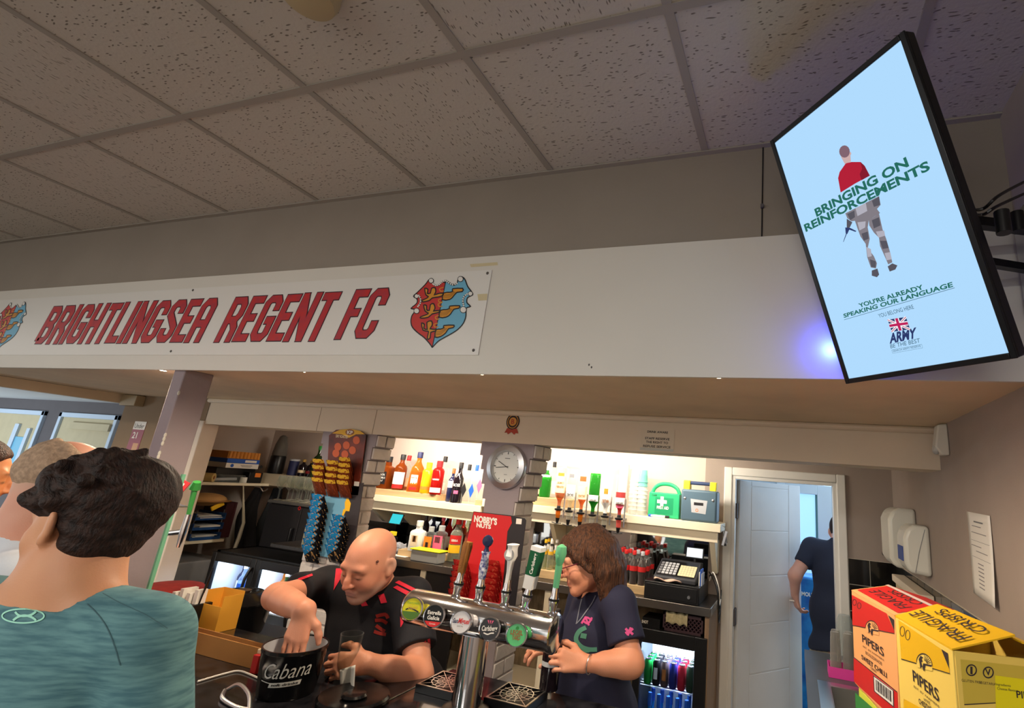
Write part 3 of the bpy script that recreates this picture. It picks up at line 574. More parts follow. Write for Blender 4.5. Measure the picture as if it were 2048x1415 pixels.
# ================================================================ CLOCK
ck = PY(1010.5, 932.5, YH-.03); CR = .118
clk = thing('wall_clock', 'round wall clock with wide steel rim hung on the grey pillar', 'clock', (ck[0], YH, ck[2]))
RX = Matrix.Translation((ck[0], YH, ck[2])) @ Matrix.Rotation(math.pi/2, 4, 'X')
MB().lathe([(CR, 0), (CR, .022), (CR*.97, .032), (CR*.74, .040), (CR*.71, .034), (CR*.70, .016)], 48, RX, caps=False).build('rim', m_steel, clk)
MB().lathe([(CR*.72, .012), (CR*.72, .016)], 40, RX).build('dial', flat('clock_dial', 205, 208, 206), clk)
cf = FR((ck[0], YH-.0165, ck[2]), (1, 0, 0), (0, 0, 1)); m_ch = flat('clock_black', 24, 24, 28)
for i in range(12):
    a = math.pi*i/6; r0 = CR*(.56 if i % 3 == 0 else .60); decal('hour_mark', rib([(r0*math.sin(a), r0*math.cos(a)), (CR*.67*math.sin(a), CR*.67*math.cos(a))], .0045 if i % 3 == 0 else .0028), cf, m_ch, clk)
for ang, L, w in ((-63, .060, .0035), (-97, .066, .0028)): a = math.radians(ang); decal('hand', rib([(-.012*math.sin(a), -.012*math.cos(a)), (L*math.sin(a), L*math.cos(a))], w), cf, m_ch, clk, .003)
decal('lettering', [rect(-.016, .016, .042, .046), rect(-.010, .010, -.043, -.0405)], cf, flat('clock_grey', 110, 112, 114), clk)
# small badge and notice on the header
bd = PY(1026, 845, YH); bf = FR((bd[0], YH, bd[2]), (1, 0, 0), (0, 0, 1))
bg = thing('rosette_badge', 'small black and gold round rosette badge stuck on the header above the clock', 'badge', (bd[0], YH, bd[2]))
m_bk = flat('badge_black', 40, 24, 18); m_bgd = flat('badge_gold', 214, 150, 60); m_brd = flat('badge_red', 176, 60, 30)
MB().prism([tuple(bf.p(x, y)) for x, y in circ(0, .006, .042, 22, .046)], bf.n*.003).build('disc', m_bk, bg)
decal('ring', rib(circ(0, .006, .033, 22, .036), .004, True), bf, m_bgd, bg, .0035); decal('centre', [circ(0, .006, .024, 18)], bf, m_bgd, bg, .0033); text('B', bf, -.010, -.006, .026, m_brd, bg, width=.02, off=.004, bold=.02)
decal('ribbon', [[(-.044, -.058), (-.03, -.03), (0, -.038), (.03, -.03), (.044, -.058), (.028, -.056), (.02, -.066), (0, -.052), (-.02, -.066), (-.028, -.056)]], bf, m_brd, bg, .0036)
nt0, nt1 = PY(1283, 856, YH), PY(1347, 901, YH)
ntc = bx('notice', mat('clear_notice_film', s2l(222, 208, 184), .35), nt0[0], nt1[0], YH-.0015, YH, nt1[2], nt0[2]); tag(ntc, 'printed DRINK AWARE staff notice taped to the header over the shelf', 'notice')
nf = FR((nt0[0], YH-.0015, nt1[2]), (1, 0, 0), (0, 0, 1)); nw, nh = nt1[0]-nt0[0], nt0[2]-nt1[2]
for s_, y_, w_ in (('DRINK AWARE', .80, .62), ('STAFF RESERVE', .48, .74), ('THE RIGHT TO', .30, .66), ('REFUSE SERVICE', .10, .82)): text(s_, nf, nw*.5, nh*y_, nh*.105, m_txt, ntc, width=nw*w_, align='C', bold=.02)
decal('foil_tape', [rect(0, nw, -.006, nh*.07)], nf, mat('torn_tape', s2l(190, 190, 180), .3), ntc, .001)
# ================================================================ BOTTLES
def depth(p): return RM[2] @ (np.array(p)-CAM)
def wpx(p, w): return w*depth(p)/F_*.97
PROF = {
 'spirit': [(.92, 0), (1, .02), (1, .60), (.86, .67), (.50, .73), (.36, .78), (.34, .90)],
 'wine': [(.92, 0), (1, .02), (1, .56), (.80, .64), (.45, .70), (.36, .76), (.36, .93)],
 'square': [(.95, 0), (1, .02), (1, .60), (.86, .66), (.42, .71), (.36, .80), (.36, .88)],
 'jar': [(.9, 0), (1, .03), (1, .70), (.80, .76), (.45, .80), (.42, .86)],
 'slope': [(1.0, 0), (1.02, .02), (.92, .45), (.80, .60), (.45, .70), (.32, .76), (.30, .90)],
 'cola': [(.80, 0), (.86, .03), (.78, .16), (.86, .28), (1, .45), (.96, .56), (.66, .70), (.42, .84), (.38, .93)],
 'mixer': [(.9, 0), (1, .03), (1, .50), (.88, .60), (.52, .76), (.42, .86), (.42, .94)]}
G = {n: glass('glass_'+n, s2l(*c), alpha=a) for n, c, a in (('clear', (246, 249, 247), .95), ('amber', (240, 160, 60), .8), ('brown', (180, 90, 30), .72), ('green', (70, 190, 70), .78), ('dkgreen', (40, 60, 30), .25), ('red', (210, 36, 30), .6), ('black', (26, 18, 24), .06), ('yellow', (250, 205, 30), .25), ('cola', (52, 22, 14), .15), ('pink', (250, 130, 120), .7), ('blueclear', (190, 215, 245), .8), ('navy', (40, 44, 80), .2), ('white', (244, 242, 236), .06), ('tonic', (232, 230, 200), .85))}
L = {n: flat('label_'+n, *c) for n, c in dict(white=(236, 232, 224), black=(24, 22, 26), red=(204, 34, 34), yellow=(246, 190, 30), blue=(30, 90, 190), pink=(240, 100, 140), cream=(236, 214, 176), orange=(236, 130, 40), gold=(200, 160, 80), navy=(30, 36, 80), brown=(150, 90, 40), grey=(120, 120, 124), green=(40, 140, 60), silver=(180, 182, 186), teal=(150, 215, 205), dkred=(140, 24, 30)).items()}
def sector(p, r, z0, z1, half, ang, sq=None, k=1.012):
    e, dy = (sq if isinstance(sq, tuple) else (sq, 1)) if sq else (2, 1)
    def fn(u, v):
        a = ang+half*(2*u-1); c, q = math.cos(a), math.sin(a); kk = (abs(c)**e+abs(q)**e)**(-1/e); return (p[0]+r*k*kk*c, p[1]+r*k*kk*q*dy, p[2]+z0+(z1-z0)*v)
    return MB().quadgrid(fn, 10, 1)
def bottle(label, p, h, r, kind, gl, cap, labs, group, level=0, liq=None, sq=None, name='spirit_bottle', caph=None, flip=False, cat='bottle', txt=()):
    """labs: (z0,z1,material[,half angle]) fractions of h, on the side towards the room; flip: hangs upside down from base p (top of the upturned bottle)"""
    t = thing(name, label, cat, p if not flip else (p[0], p[1], p[2]-h), group); pr = [(r*a, h*b) for a, b in PROF[kind]]
    Mx = Matrix.Translation(p) @ (Matrix.Rotation(math.pi, 4, 'X') if flip else Matrix.Identity(4))
    MB().lathe(pr, 20, Mx, sq).build('glass', G[gl], t)
    if level:
        z0, z1 = (.015, level) if not flip else (1-level, .93)
        pl = [(np.interp(z, [b for a, b in PROF[kind]], [a for a, b in PROF[kind]])*r*.93, h*z) for z in np.linspace(z0, min(z1, PROF[kind][-1][1]), 9)]
        MB().lathe(pl, 16, Mx, sq).build('liquid', G[liq or gl], t)
    nr, nz = pr[-1]
    if not flip: MB().lathe([(nr*1.25, nz-(caph or .10)*h*.55), (nr*1.28, h*.985), (nr*1.1, h)], 14, Mx).build('cap', L[cap], t)
    ang = math.atan2(-p[1]-.3, -p[0]*.55)
    for q in labs:
        z0, z1 = q[0]*h, q[1]*h
        if flip: z0, z1 = -z1, -z0
        rr = np.interp((q[0]+q[1])/2, [b for a, b in PROF[kind]], [a for a, b in PROF[kind]])*r
        sector(p, rr, z0, z1, q[3] if len(q) > 3 else 1.1, ang if not sq else -math.pi/2, sq).build('label', L[q[2]], t)
    for s_, zf, hf, wf, mm in txt:
        zz = (-zf if flip else zf)*h; dirx = -1 if flip else 1; rr = r*1.03
        def wr(X, Y, off):
            a = (ang if not sq else -math.pi/2)+X/rr
            if sq: return (p[0]+X, p[1]-rr*(sq[1] if isinstance(sq, tuple) else 1)-off-.0006, p[2]+Y)
            return (p[0]+(rr+off)*math.cos(a), p[1]+(rr+off)*math.sin(a), p[2]+Y)
        text(s_, None, 0, zz, hf*h, L[mm], t, width=wf*r, align='C', wrap=wr, bold=.02, rot=math.pi if flip else 0)
    return t
def at(pxm, pym, Y, z): q = PY(pxm, pym, Y); return np.array([q[0], Y, z])
def hgt(px, py, Y, z): return PY(px, py, Y)[2]-z
# --- left bottle shelf
zr = ZSL+.045; gA = 'bottles on the left back bar shelf'
def shelfb(label, cx_, ytop, w, Y, z, kind, gl, cap, labs, **k):
    p = at(cx_, (ytop+960)/2, Y, z); h = hgt(cx_, ytop, Y, z); return bottle(label, p, max(h, .17), wpx(p, w)/2, kind, gl, cap, labs, k.pop('group', gA), **k)
shelfb('square bourbon bottle with black label and black cap, leftmost on the shelf', 776, 912, 27, 3.52, zr, 'square', 'brown', 'black', [(.14, .52, 'black', .62)], sq=(6, .9), level=.55, txt=[("JACK", .40, .055, 1.1, 'white'), ("DANIEL'S", .31, .05, 1.3, 'white'), ('No.7', .22, .05, .6, 'white')])
shelfb('whisky bottle with red cap standing behind the white-labelled one', 815, 910, 20, 3.62, zr, 'spirit', 'clear', 'red', [(.1, .35, 'cream')], level=.2, liq='amber')
shelfb('whisky bottle with white label over a red band and black cap', 803, 908, 24, 3.52, zr, 'spirit', 'brown', 'black', [(.16, .50, 'white'), (.05, .15, 'red')], level=.45)
shelfb('tall amber whisky bottle with blue cap and small white label', 837, 903, 30, 3.50, zr, 'slope', 'amber', 'navy', [(.18, .42, 'white', .5), (.05, .12, 'red', .5)], level=.5, txt=[('WHYTE', .33, .04, .8, 'red')])
shelfb('opaque bright yellow gin bottle with narrow neck', 857, 924, 22, 3.47, zr, 'jar', 'yellow', 'yellow', [(.12, .22, 'orange')], level=.72, liq='yellow')
shelfb('clear gin bottle with black bowler stopper behind the red bottle', 888, 912, 20, 3.62, zr, 'spirit', 'clear', 'black', [(.1, .3, 'white')])
shelfb('deep red gin bottle with white band at its base', 878, 921, 24, 3.46, zr, 'jar', 'red', 'dkred', [(.06, .2, 'white')], level=.75, liq='red', txt=[('RASPBERRY', .42, .045, 1.2, 'white')])
zs = ZSL
shelfb('small liqueur bottle with copper neck and navy base', 907, 936, 16, 3.50, zs, 'spirit', 'navy', 'brown', [(.42, .62, 'white')])
shelfb('black rose liqueur bottle with pink emblem', 921, 924, 24, 3.47, zs, 'slope', 'black', 'black', [(.22, .30, 'pink', .4)], txt=[('ROSE', .40, .07, 1.2, 'white')])
for lb, cx_, yt, mm, z in (('clear vodka bottle with black diamond label', 938, 928, 'black', zs), ('clear vodka bottle with blue diamond label', 953, 929, 'blue', zs), ('clear vodka bottle with pink diamond label beside the clock', 967, 938, 'pink', zs+.04)):
    t = shelfb(lb, cx_, yt, 17, 3.48, z, 'spirit', 'clear', mm if mm != 'pink' else 'white', [])
    p = np.array(t.location); r_ = wpx(p, 17)/2; fr = FR(p+np.array([0, -r_*1.03, 0]), (1, 0, 0), (0, 0, 1)); decal('diamond_label', [[(0, .045), (.024, .10), (0, .155), (-.024, .10)]], fr, L[mm], t, .001)
# --- right bottle shelf: upright bottles behind the optics
gB = 'bottles on the right back bar shelf'; zq = ZSR
shelfb('green London gin bottle with white label and white cap', 1094, 930, 23, 3.52, zq+.055, 'spirit', 'green', 'white', [(.58, .70, 'white')], level=.55, liq='green', group=gB)
shelfb('clear bottle with dark cap behind the green gin', 1108, 923, 18, 3.62, zq+.055, 'spirit', 'clear', 'black', [(.1, .45, 'white')], group=gB)
shelfb('clear rum bottle with white cap behind the optics', 1129, 924, 20, 3.64, zq+.055, 'spirit', 'clear', 'white', [(.2, .5, 'cream')], group=gB)
shelfb('dark bottle with red neck band beside the clock pillar', 1081, 958, 13, 3.55, zq+.055, 'wine', 'black', 'dkred', [(.1, .3, 'cream')], group=gB)
t = at(1248, 950, 3.60, zq); o = MB().lathe([(.035, 0), (.035, .33), (.015, .335)], 18, Matrix.Translation(t)).build('paper_roll', m_paper); tag(o, 'tall white paper roll standing behind the pink optic', 'paper roll')
# --- optics
opt = [(1124, 934, 22, 'clear', 'amber', .55, [(.22, .58, 'cream'), (.13, .2, 'orange', .6)], [('SOUTHERN', .42, .05, 1.4, 'brown'), ('COMFORT', .33, .05, 1.3, 'brown')], 'upturned whisky liqueur bottle with cream label on the first optic by the clock'),
 (1145, 937, 20, 'clear', None, 0, [(.36, .62, 'white'), (.12, .2, 'grey', .5)], [('BACARDI', .56, .06, 1.4, 'black')], 'upturned clear rum bottle with white label, second optic from the clock'),
 (1168, 940, 20, 'clear', 'amber', .35, [(.14, .25, 'brown', .7), (.36, .60, 'cream')], [('BACARDI', .55, .06, 1.4, 'brown')], 'upturned golden rum bottle with cream label, third optic from the clock'),
 (1191, 946, 22, 'green', 'green', .95, [(.50, .64, 'white')], [("Gordon's", .60, .06, 1.4, 'black')], 'upturned green gin bottle with white band, fourth optic from the clock'),
 (1216, 946, 22, 'white', None, 0, [(.34, .46, 'orange', .4)], [('MALIBU', .58, .07, 1.3, 'brown')], 'upturned white coconut rum bottle, fifth optic from the clock'),
 (1244, 949, 22, 'clear', 'red', .62, [(.50, .64, 'white'), (.66, .72, 'pink')], [("Gordon's", .60, .06, 1.4, 'black')], 'upturned pink gin bottle with red liquid, last optic before the cups')]
tips = [1046, 1050, 1054, 1057, 1061, 1066]
YO = 3.345
for (cx_, yt, w, gl, lq, lev, labs, tx, lb), tip in zip(opt, tips):
    p = at(cx_-2, yt, YO, 0); p[2] = PY(cx_, yt, YO)[2]; zt_ = PY(cx_-6, tip, YO)[2]; L_ = p[2]-zt_; hb = L_*.74; p[0] = PY(cx_-4, (yt+tip)/2, YO)[0]
    bottle(lb, p, hb/.93, wpx(p, w)/2, 'spirit', gl, 'black', labs, 'optic bottles on the shelf front', level=lev, liq=lq, flip=True, txt=tx)
    ot = thing('spirit_optic', 'black and clear spirit measure under the '+lb.split(',')[0].split(' on the')[0].replace('upturned ', ''), 'optic', (p[0], YO, zt_), 'spirit measures')
    zc = p[2]-hb; T_ = lambda z: Matrix.Translation((p[0], YO, z))
    MB().lathe([(.012, -.004), (.026, 0), (.028, .010), (.014, .014), (.012, .03)], 16, T_(zc-.012)).build('collar', m_black, ot)
    MB().lathe([(.013, 0), (.017, .03), (.017, .055)], 14, T_(zc-.067)).build('measure_chamber', G['amber' if lq == 'amber' else ('pink' if lq == 'red' else 'clear')], ot)
    MB().lathe([(.007, 0), (.010, .01), (.015, .035)], 14, T_(zt_)).build('spout', m_black, ot); MB().tube([(p[0]-.035, YO-.01, zt_+.004), (p[0], YO-.014, zt_-.002), (p[0]+.035, YO-.01, zt_+.004)], .003, 6).build('push_bar', m_black, ot)
    MB().box(p[0]+.024, p[0]+.033, YO+.022, YO+.03, zc-.06, max(zc+.12, ZSR)).box(p[0]+.024, p[0]+.033, YO+.03, YSF+.002, ZSR-.03, ZSR-.02).build('clamp_bar', m_steel, ot, .001)
    MB().box(p[0]-.004, p[0]+.033, YO+.0, YO+.026, zc-.01, zc-.004).build('clamp_arm', m_steel, ot)
# --- stacks of plastic cups: every cup its own object
m_cup = glass('clear_plastic_cup', s2l(250, 250, 248), alpha=.72); m_teal = glass('teal_plastic_cup', s2l(150, 222, 212), alpha=.5)
for stk, (cx_, n, tealn, lb) in enumerate(((1268, 9, 0, 'clear plastic cup in the stack nearest the optics'), (1284, 9, 2, 'clear plastic cup in the stack beside the first aid kit'))):
    p = at(cx_, 995, 3.55, zq); pr = [(.036, 0), (.0355, .10), (.027, .11)]; cm = MB().lathe([(.039, 0), (.039, .004), (.036, .006), (.027, .085), (0, .085)], 16).mesh('cup')
    for k in range(n):
        te = k >= n-tealn and stk == 1
        o = put('plastic_cup', cm if not te else MB().lathe([(.037, 0), (.037, .004), (.034, .006), (.026, .085), (0, .085)], 16).mesh('cup'), m_teal if te else m_cup); o.location = (p[0], p[1], zq+k*.027)
        pos = ('bottom cup' if k == 0 else 'top cup' if k == n-1 else 'one cup inside')
        tag(o, ('teal plastic cup '+('topmost of' if k == n-1 else 'second from the top of')+' the stack beside the first aid kit') if te else lb.replace('clear plastic cup in', 'clear plastic cup, %s of' % ['bottom', 'second from bottom', 'third from bottom', 'fourth from bottom', 'middle', 'fourth from top', 'third from top', 'second from top', 'top'][k]), 'cup', 'stacked plastic cups')
# --- first aid kit
ka = at(1331, 1005, 3.52, zq); kw, kh = wpx(ka, 66), hgt(1330, 966, 3.5, zq)-.0
fk = thing('first_aid_kit', 'green plastic first aid kit with moulded handle standing on the shelf', 'first aid kit', ka)
m_fg = flat('first_aid_green', 40, 168, 110, .4); m_fgd = flat('first_aid_dark_green', 22, 140, 92, .4)
ffr = FR(ka+np.array([0, -.05, 0]), (1, 0, 0), (0, 0, 1)); hw = kw/2
out = [(-hw, .008), (-hw*.97, 0), (hw*.97, 0), (hw, .008), (hw*.97, kh*.70), (hw*.82, kh*.80), (hw*.55, kh*.97), (hw*.3, kh), (-hw*.3, kh), (-hw*.55, kh*.97), (-hw*.82, kh*.80), (-hw*.97, kh*.70)]
low = [q for q in out if q[1] < kh*.75]
MB().prism([tuple(ffr.p(x, y)) for x, y in [(-hw*.97, 0), (hw*.97, 0), (hw, .008), (hw*.97, kh*.72), (-hw*.97, kh*.72), (-hw, .008)]], -ffr.n*.10).build('case', m_fg, fk, .006)
MB().tube([tuple(ffr.p(x, y, -.05)) for x, y in catmull([(-hw*.9, kh*.68), (-hw*.72, kh*.86), (-hw*.3, kh*.97), (hw*.3, kh*.97), (hw*.72, kh*.86), (hw*.9, kh*.68)], 5, False)], .013, 10).build('handle', m_fg, fk)
decal('front_window', [rect(-hw*.55, hw*.6, kh*.10, kh*.58)], ffr, m_fgd, fk, .0008)
c0 = (-hw*.12, kh*.46); s_ = .011
decal('white_cross', [rect(c0[0]-s_, c0[0]+s_, c0[1]-s_*3, c0[1]+s_*3), rect(c0[0]-s_*3, c0[0]-s_, c0[1]-s_, c0[1]+s_), rect(c0[0]+s_, c0[0]+s_*3, c0[1]-s_, c0[1]+s_)], ffr, L['white'], fk, .0014)
text('FIRST AID', ffr, -.005, kh*.25, .018, L['white'], fk, width=hw*.75, align='C', bold=.03, off=.0014); text('CARE', ffr, -hw*.78, kh*.60, .012, m_txt, fk, width=.035, off=.0014)
# --- defibrillator case
aa = at(1401, 1005, 3.50, zq); aw, ah = wpx(aa, 74), hgt(1400, 962, 3.48, zq)
ae = thing('defibrillator_case', 'blue grey defibrillator case with yellow handle corners at the end of the shelf', 'case', aa); m_ae = flat('slate_blue_plastic', 78, 102, 118, .5); m_aey = flat('safety_yellow', 240, 214, 40, .45); hw = aw/2
afr = FR(aa+np.array([0, -.07, 0]), (1, 0, 0), (0, 0, 1))
MB().box(aa[0]-hw, aa[0]+hw, aa[1]-.07, aa[1]+.06, zq, zq+ah*.78).build('case', m_ae, ae, .014, 3)
for s_ in (-1, 1): MB().box(aa[0]+s_*hw*.74-.022, aa[0]+s_*hw*.74+.022, aa[1]-.055, aa[1]+.01, zq+ah*.74, zq+ah).build('yellow_corner', m_aey, ae, .006)
MB().box(aa[0]-hw*.7, aa[0]+hw*.7, aa[1]-.045, aa[1]-.01, zq+ah*.90, zq+ah*.99).build('handle', flat('navy_plastic', 44, 60, 96), ae, .008)
decal('status_panel', [[(-hw*.46, ah*.55), (hw*.48, ah*.53), (hw*.40, ah*.20), (-hw*.38, ah*.22)]], afr, L['silver'], ae, .001); decal('status_window', [rect(-hw*.26, hw*.26, ah*.40, ah*.47)], afr, L['black'], ae, .0016); decal('emblem', rib(circ(-.01, ah*.28, .008, 12), .003, True), afr, L['orange'], ae, .0016)
for s_ in (-1, 1): MB().ell((aa[0]+s_*hw*.78, aa[1]-.07, zq+ah*.55), (.009, .005, .009), 10, 6).build('stud', m_steel, ae)
for i, (cc, dx) in enumerate((('blue', 0), ('black', .055))):
    q = at(1303, 1037, 3.45, zq); o = MB().cyl((q[0]+dx-.02, 3.45+.01*i, zq+.009), (q[0]+dx+.09-.03*i, 3.45+.02*i, zq+.009), .008, None, 12).build('marker_pen', L['white' if i == 0 else 'black']); tag(o, ['white marker pen with blue cap', 'black marker pen'][i]+' lying in front of the first aid kit', 'pen')
    if i == 0: MB().cyl((q[0]-.022, 3.45, zq+.009), (q[0]+.02, 3.452, zq+.009), .0088, None, 12).build('cap', L['blue'], o)
# keys hanging on the shelf end
q = at(1452, 1075, 3.55, 0); kz = PY(1452, 1060, 3.55)[2]; kk = thing('key_bunch', 'bunch of keys hanging on the end of the shelf by the door frame', 'keys', (q[0], 3.5, kz-.12))
MB().tube([(q[0]-.02, 3.5, kz+.03), (q[0], 3.5, kz+.02), (q[0], 3.5, kz)], .002, 6).build('hook', m_steel, kk)
for i in range(6): a = -.5+i*.2; MB().box(-.008, .008, -.0015, .0015, -.075-.008*(i % 3), 0, Matrix.Translation((q[0]+.004*i-.01, 3.498-.003*i, kz)) @ Matrix.Rotation(a*.5, 4, 'Y')).build('key', m_steel if i % 2 else m_black, kk, .001)
# ================================================================ ITEMS ON THE BACK COUNTER (left bay)
zk = ZK
bl1 = PZ(808, 1108, zk)
tag(bx('timber_block', m_wood, -2.86, -2.46, 3.405, 3.525, zk, zk+.045, None, .002), 'pale timber block on the worktop under the white liqueur bottle', 'block')
gC = 'liqueur bottles on the worktop'
def ctr(label, cx_, yt, yb, w, Y, z, kind, gl, cap, labs, **k):
    p = at(cx_, (yt+yb)/2, Y, z); h = hgt(cx_, yt, Y, z); return bottle(label, p, h, wpx(p, w)/2, kind, gl, cap, labs, gC, **k)
zb_ = zk+.045
ctr('square opaque white cream liqueur bottle with white cap on the timber block', 837, 1040, 1094, 30, 3.44, zb_, 'square', 'white', 'white', [(.16, .52, 'cream', .5), (.30, .50, 'brown', .3)], sq=(6, .7))
ctr('orange and pink cocktail bottle next to the white bottle', 861, 1052, 1093, 21, 3.45, zb_-.0, 'jar', 'clear', 'silver', [(.02, .62, 'orange', .8), (.2, .4, 'black', .35)], sq=(5, .8))
ctr('pale pink cocktail bottle with dark emblem beside the orange one', 882, 1050, 1090, 24, 3.47, zb_, 'jar', 'clear', 'silver', [(.02, .64, 'pink', .8), (.38, .6, 'black', .5)], sq=(5, .8))
ctr('tequila bottle with red hat cap and red and yellow label', 915, 1034, 1092, 26, 3.50, zk, 'spirit', 'clear', 'red', [(.40, .60, 'red'), (.20, .38, 'yellow')], level=.7, liq='tonic', txt=[('SIERRA', .46, .05, 1.1, 'white')])
for lb, cx_, yt, gl, cap, Y in (('dark purple bottle with black cap at the back', 851, 1013, 'black', 'black', 3.57), ('smoked glass bottle with silver cap at the back', 866, 1022, 'navy', 'silver', 3.66), ('rose bottle with pink cap at the back', 884, 1030, 'pink', 'pink', 3.57), ('dark red bottle with salmon cap at the back', 898, 1024, 'red', 'pink', 3.66), ('tall bottle with yellow cap at the back', 917, 1021, 'tonic', 'yellow', 3.65), ('pale pink bottle half hidden by the red nut board', 940, 1035, 'pink', 'white', 3.55)):
    ctr(lb, cx_, yt, 1090, 17, Y, zk, 'wine', gl, cap, [(.2, .45, 'white')] if gl != 'black' else [])
# yellow pad on a clear plastic box
q = PZ(895, 1115, zk); pbx = thing('plastic_tub', 'translucent grey plastic tub with bright yellow lid on the worktop', 'tub', (q[0], 3.40, zk))
bx('tub', glass('frosted_plastic', s2l(190, 190, 186), alpha=.35), q[0]-.11, q[0]+.13, 3.295, 3.385, zk+.0005, zk+.075, pbx, .008); bx('lid', flat('fluorescent_yellow', 232, 232, 30, .5), q[0]-.12, q[0]+.14, 3.288, 3.395, zk+.076, zk+.086, pbx, .004)
# plastic bags, paper, coins
m_bag = glass('crinkled_clear_bag', s2l(225, 225, 230), alpha=.55, rough=.15)
for lb, cx_, cy_, w, h_ in (('small crumpled clear plastic bag beside the timber block', 795, 1095, .07, .07), ('small clear bag of change beside the yellow lid', 824, 1110, .035, .05)):
    p = PZ(cx_, cy_+10, zk); b = MB(); b.ell((p[0], max(p[1], 3.35), zk+h_*.5), (w, w*.6, h_*.5), 12, 8)
    for v in b.v: v += Vector((rnd.uniform(-.01, .01), rnd.uniform(-.008, .008), 0)); v.z = max(zk+.001, v.z+rnd.uniform(-.01, .015))
    tag(b.build('plastic_bag', m_bag, sharp=5), lb, 'bag')
p = PZ(795, 1112, zk); tag(bx('paper_slip', m_paper, p[0]-.07, p[0]+.07, max(p[1], 3.30)-.0, max(p[1], 3.3)+.07, zk+.0005, zk+.002), 'white paper slip lying on the worktop edge near the barman', 'paper')
cm = MB().lathe([(.011, 0), (.011, .002)], 14).mesh('coin')
for i in range(16):
    o = put('coin', cm, m_steel if i % 3 else flat('copper_coin', 150, 100, 60, .35, metal=1)); q = PZ(828+i*2.6, 1117+(i % 5)*2.1, zk); o.location = (q[0], max(q[1], 3.31), zk+.0005+.0021*(i % 2))
    tag(o, 'small coin in the loose scatter on the worktop beside the bag of change', 'coin', 'coins scattered on the worktop')
# --- till in the left bay
p = PZ(800, 1085, zk); tx = p[0]+.07
tl_ = thing('till', 'black electronic till with cyan customer screen under the left shelf', 'till', (tx, 3.5, zk))
bx('cash_drawer', m_black, tx-.22, tx+.12, 3.36, 3.66, zk, zk+.09, tl_, .006)
MB().prism([(tx-.2, 3.40, zk+.09), (tx-.2, 3.64, zk+.09), (tx-.2, 3.64, zk+.19), (tx-.2, 3.44, zk+.13)], (.30, 0, 0)).build('keyboard_housing', m_black, tl_, .006)
for sx, nm, mm in ((0, 'screen_housing', m_black), (.004, 'screen', emi('till_cyan', 60, 215, 225, 1.0))):
    c = at(786, 1038, 3.42, 0); z_ = PY(786, 1038, 3.42)[2]; MB().box(-.055+sx, .055-sx, -.006-sx*.4, .006-sx*3 if sx == 0 else -.005, -.04+sx, .04-sx, Matrix.Translation((c[0], 3.46, z_)) @ Matrix.Rotation(-.35, 4, 'X')).build(nm, mm, tl_, .002 if sx == 0 else 0)
MB().quadgrid(lambda u, v: (tx-.19+.06*u, 3.44+.08*v, zk+.16+.07*v-.06*v*v), 2, 8).build('receipt', m_paper, tl_, solid=.0006)
p = PY(781, 1052, 3.38); bx('price_tag', flat('note_yellow', 240, 220, 40), p[0]-.02, p[0]+.03, 3.41, 3.43, zk+.132, zk+.16, tl_)
# ================================================================ ITEMS ON THE BACK COUNTER (right bay)
bx_r = bx('timber_riser', m_wood, -1.68, -1.42, 3.40, 3.62, zk, zk+.05, None, .002); tag(bx_r, 'pale timber riser on the worktop carrying the yellow-banded mixer bottles', 'riser')
gM = 'mixer bottles with yellow bands'
for i, (cx_, Y) in enumerate(((1090, 3.45), (1102, 3.45), (1096, 3.53), (1112, 3.53), (1124, 3.47), (1136, 3.52))):
    p = at(cx_, 1105, Y, zk+.05); bottle('clear mixer bottle with white and yellow band, '+['front left by the pillar', 'front second from the pillar', 'rear left by the pillar', 'rear second from the pillar', 'third from the pillar behind the tap', 'fourth, beside the barmaid'][i], p, .19, .021, 'mixer', 'clear', 'yellow' if i % 2 == 0 else 'white', [(.50, .62, 'yellow', 1.4), (.62, .80, 'white', 1.4)], gM, level=.6, liq='tonic', name='mixer_bottle')
tag(bx('timber_riser', m_wood, -1.14, -.892, 3.36, 3.60, zk, zk+.05, None, .002), 'pale timber riser on the worktop carrying the cola bottles', 'riser')
gK = 'cola bottles on the back counter'; k = 0
for r_, Y in enumerate((3.39, 3.45, 3.51, 3.565)):
    for c_ in range(4):
        x = -1.10+c_*.056+(.008 if r_ % 2 else 0); k += 1
        lb = 'glass cola bottle with red band, %s row of the crate group, %s' % (['front', 'second', 'third', 'rear'][r_], ['nearest the barmaid', 'second from the barmaid', 'third from the barmaid', 'nearest the till'][c_])
        if c_ == 0 and r_ < 2: lb = lb.replace('red band', 'pale band')
        bottle(lb, np.array([x, Y, zk+.05]), .20, .0275, 'cola', 'clear', 'red' if (c_+r_) % 3 else 'silver', [(.40, .55, 'red' if c_ or r_ > 1 else 'cream', 1.5)], gK, level=.74, liq='cola', name='cola_bottle')
gN = 'small clear mixer bottles behind the colas'
for i in range(7):
    p = np.array([-1.385+.055*(i % 4)+.02*(i > 3), 3.50+.07*(i > 3), zk]); bottle('small clear tonic bottle, %s behind the barmaid' % (['first', 'second', 'third', 'fourth', 'fifth', 'sixth', 'seventh'][i]+(' from the left, front row' if i < 4 else ' from the left, rear row')), p, .21, .024, 'mixer', 'clear', 'silver', [(.25, .5, 'white' if i % 2 else 'silver')], gN, level=.55, liq='tonic', name='tonic_bottle')
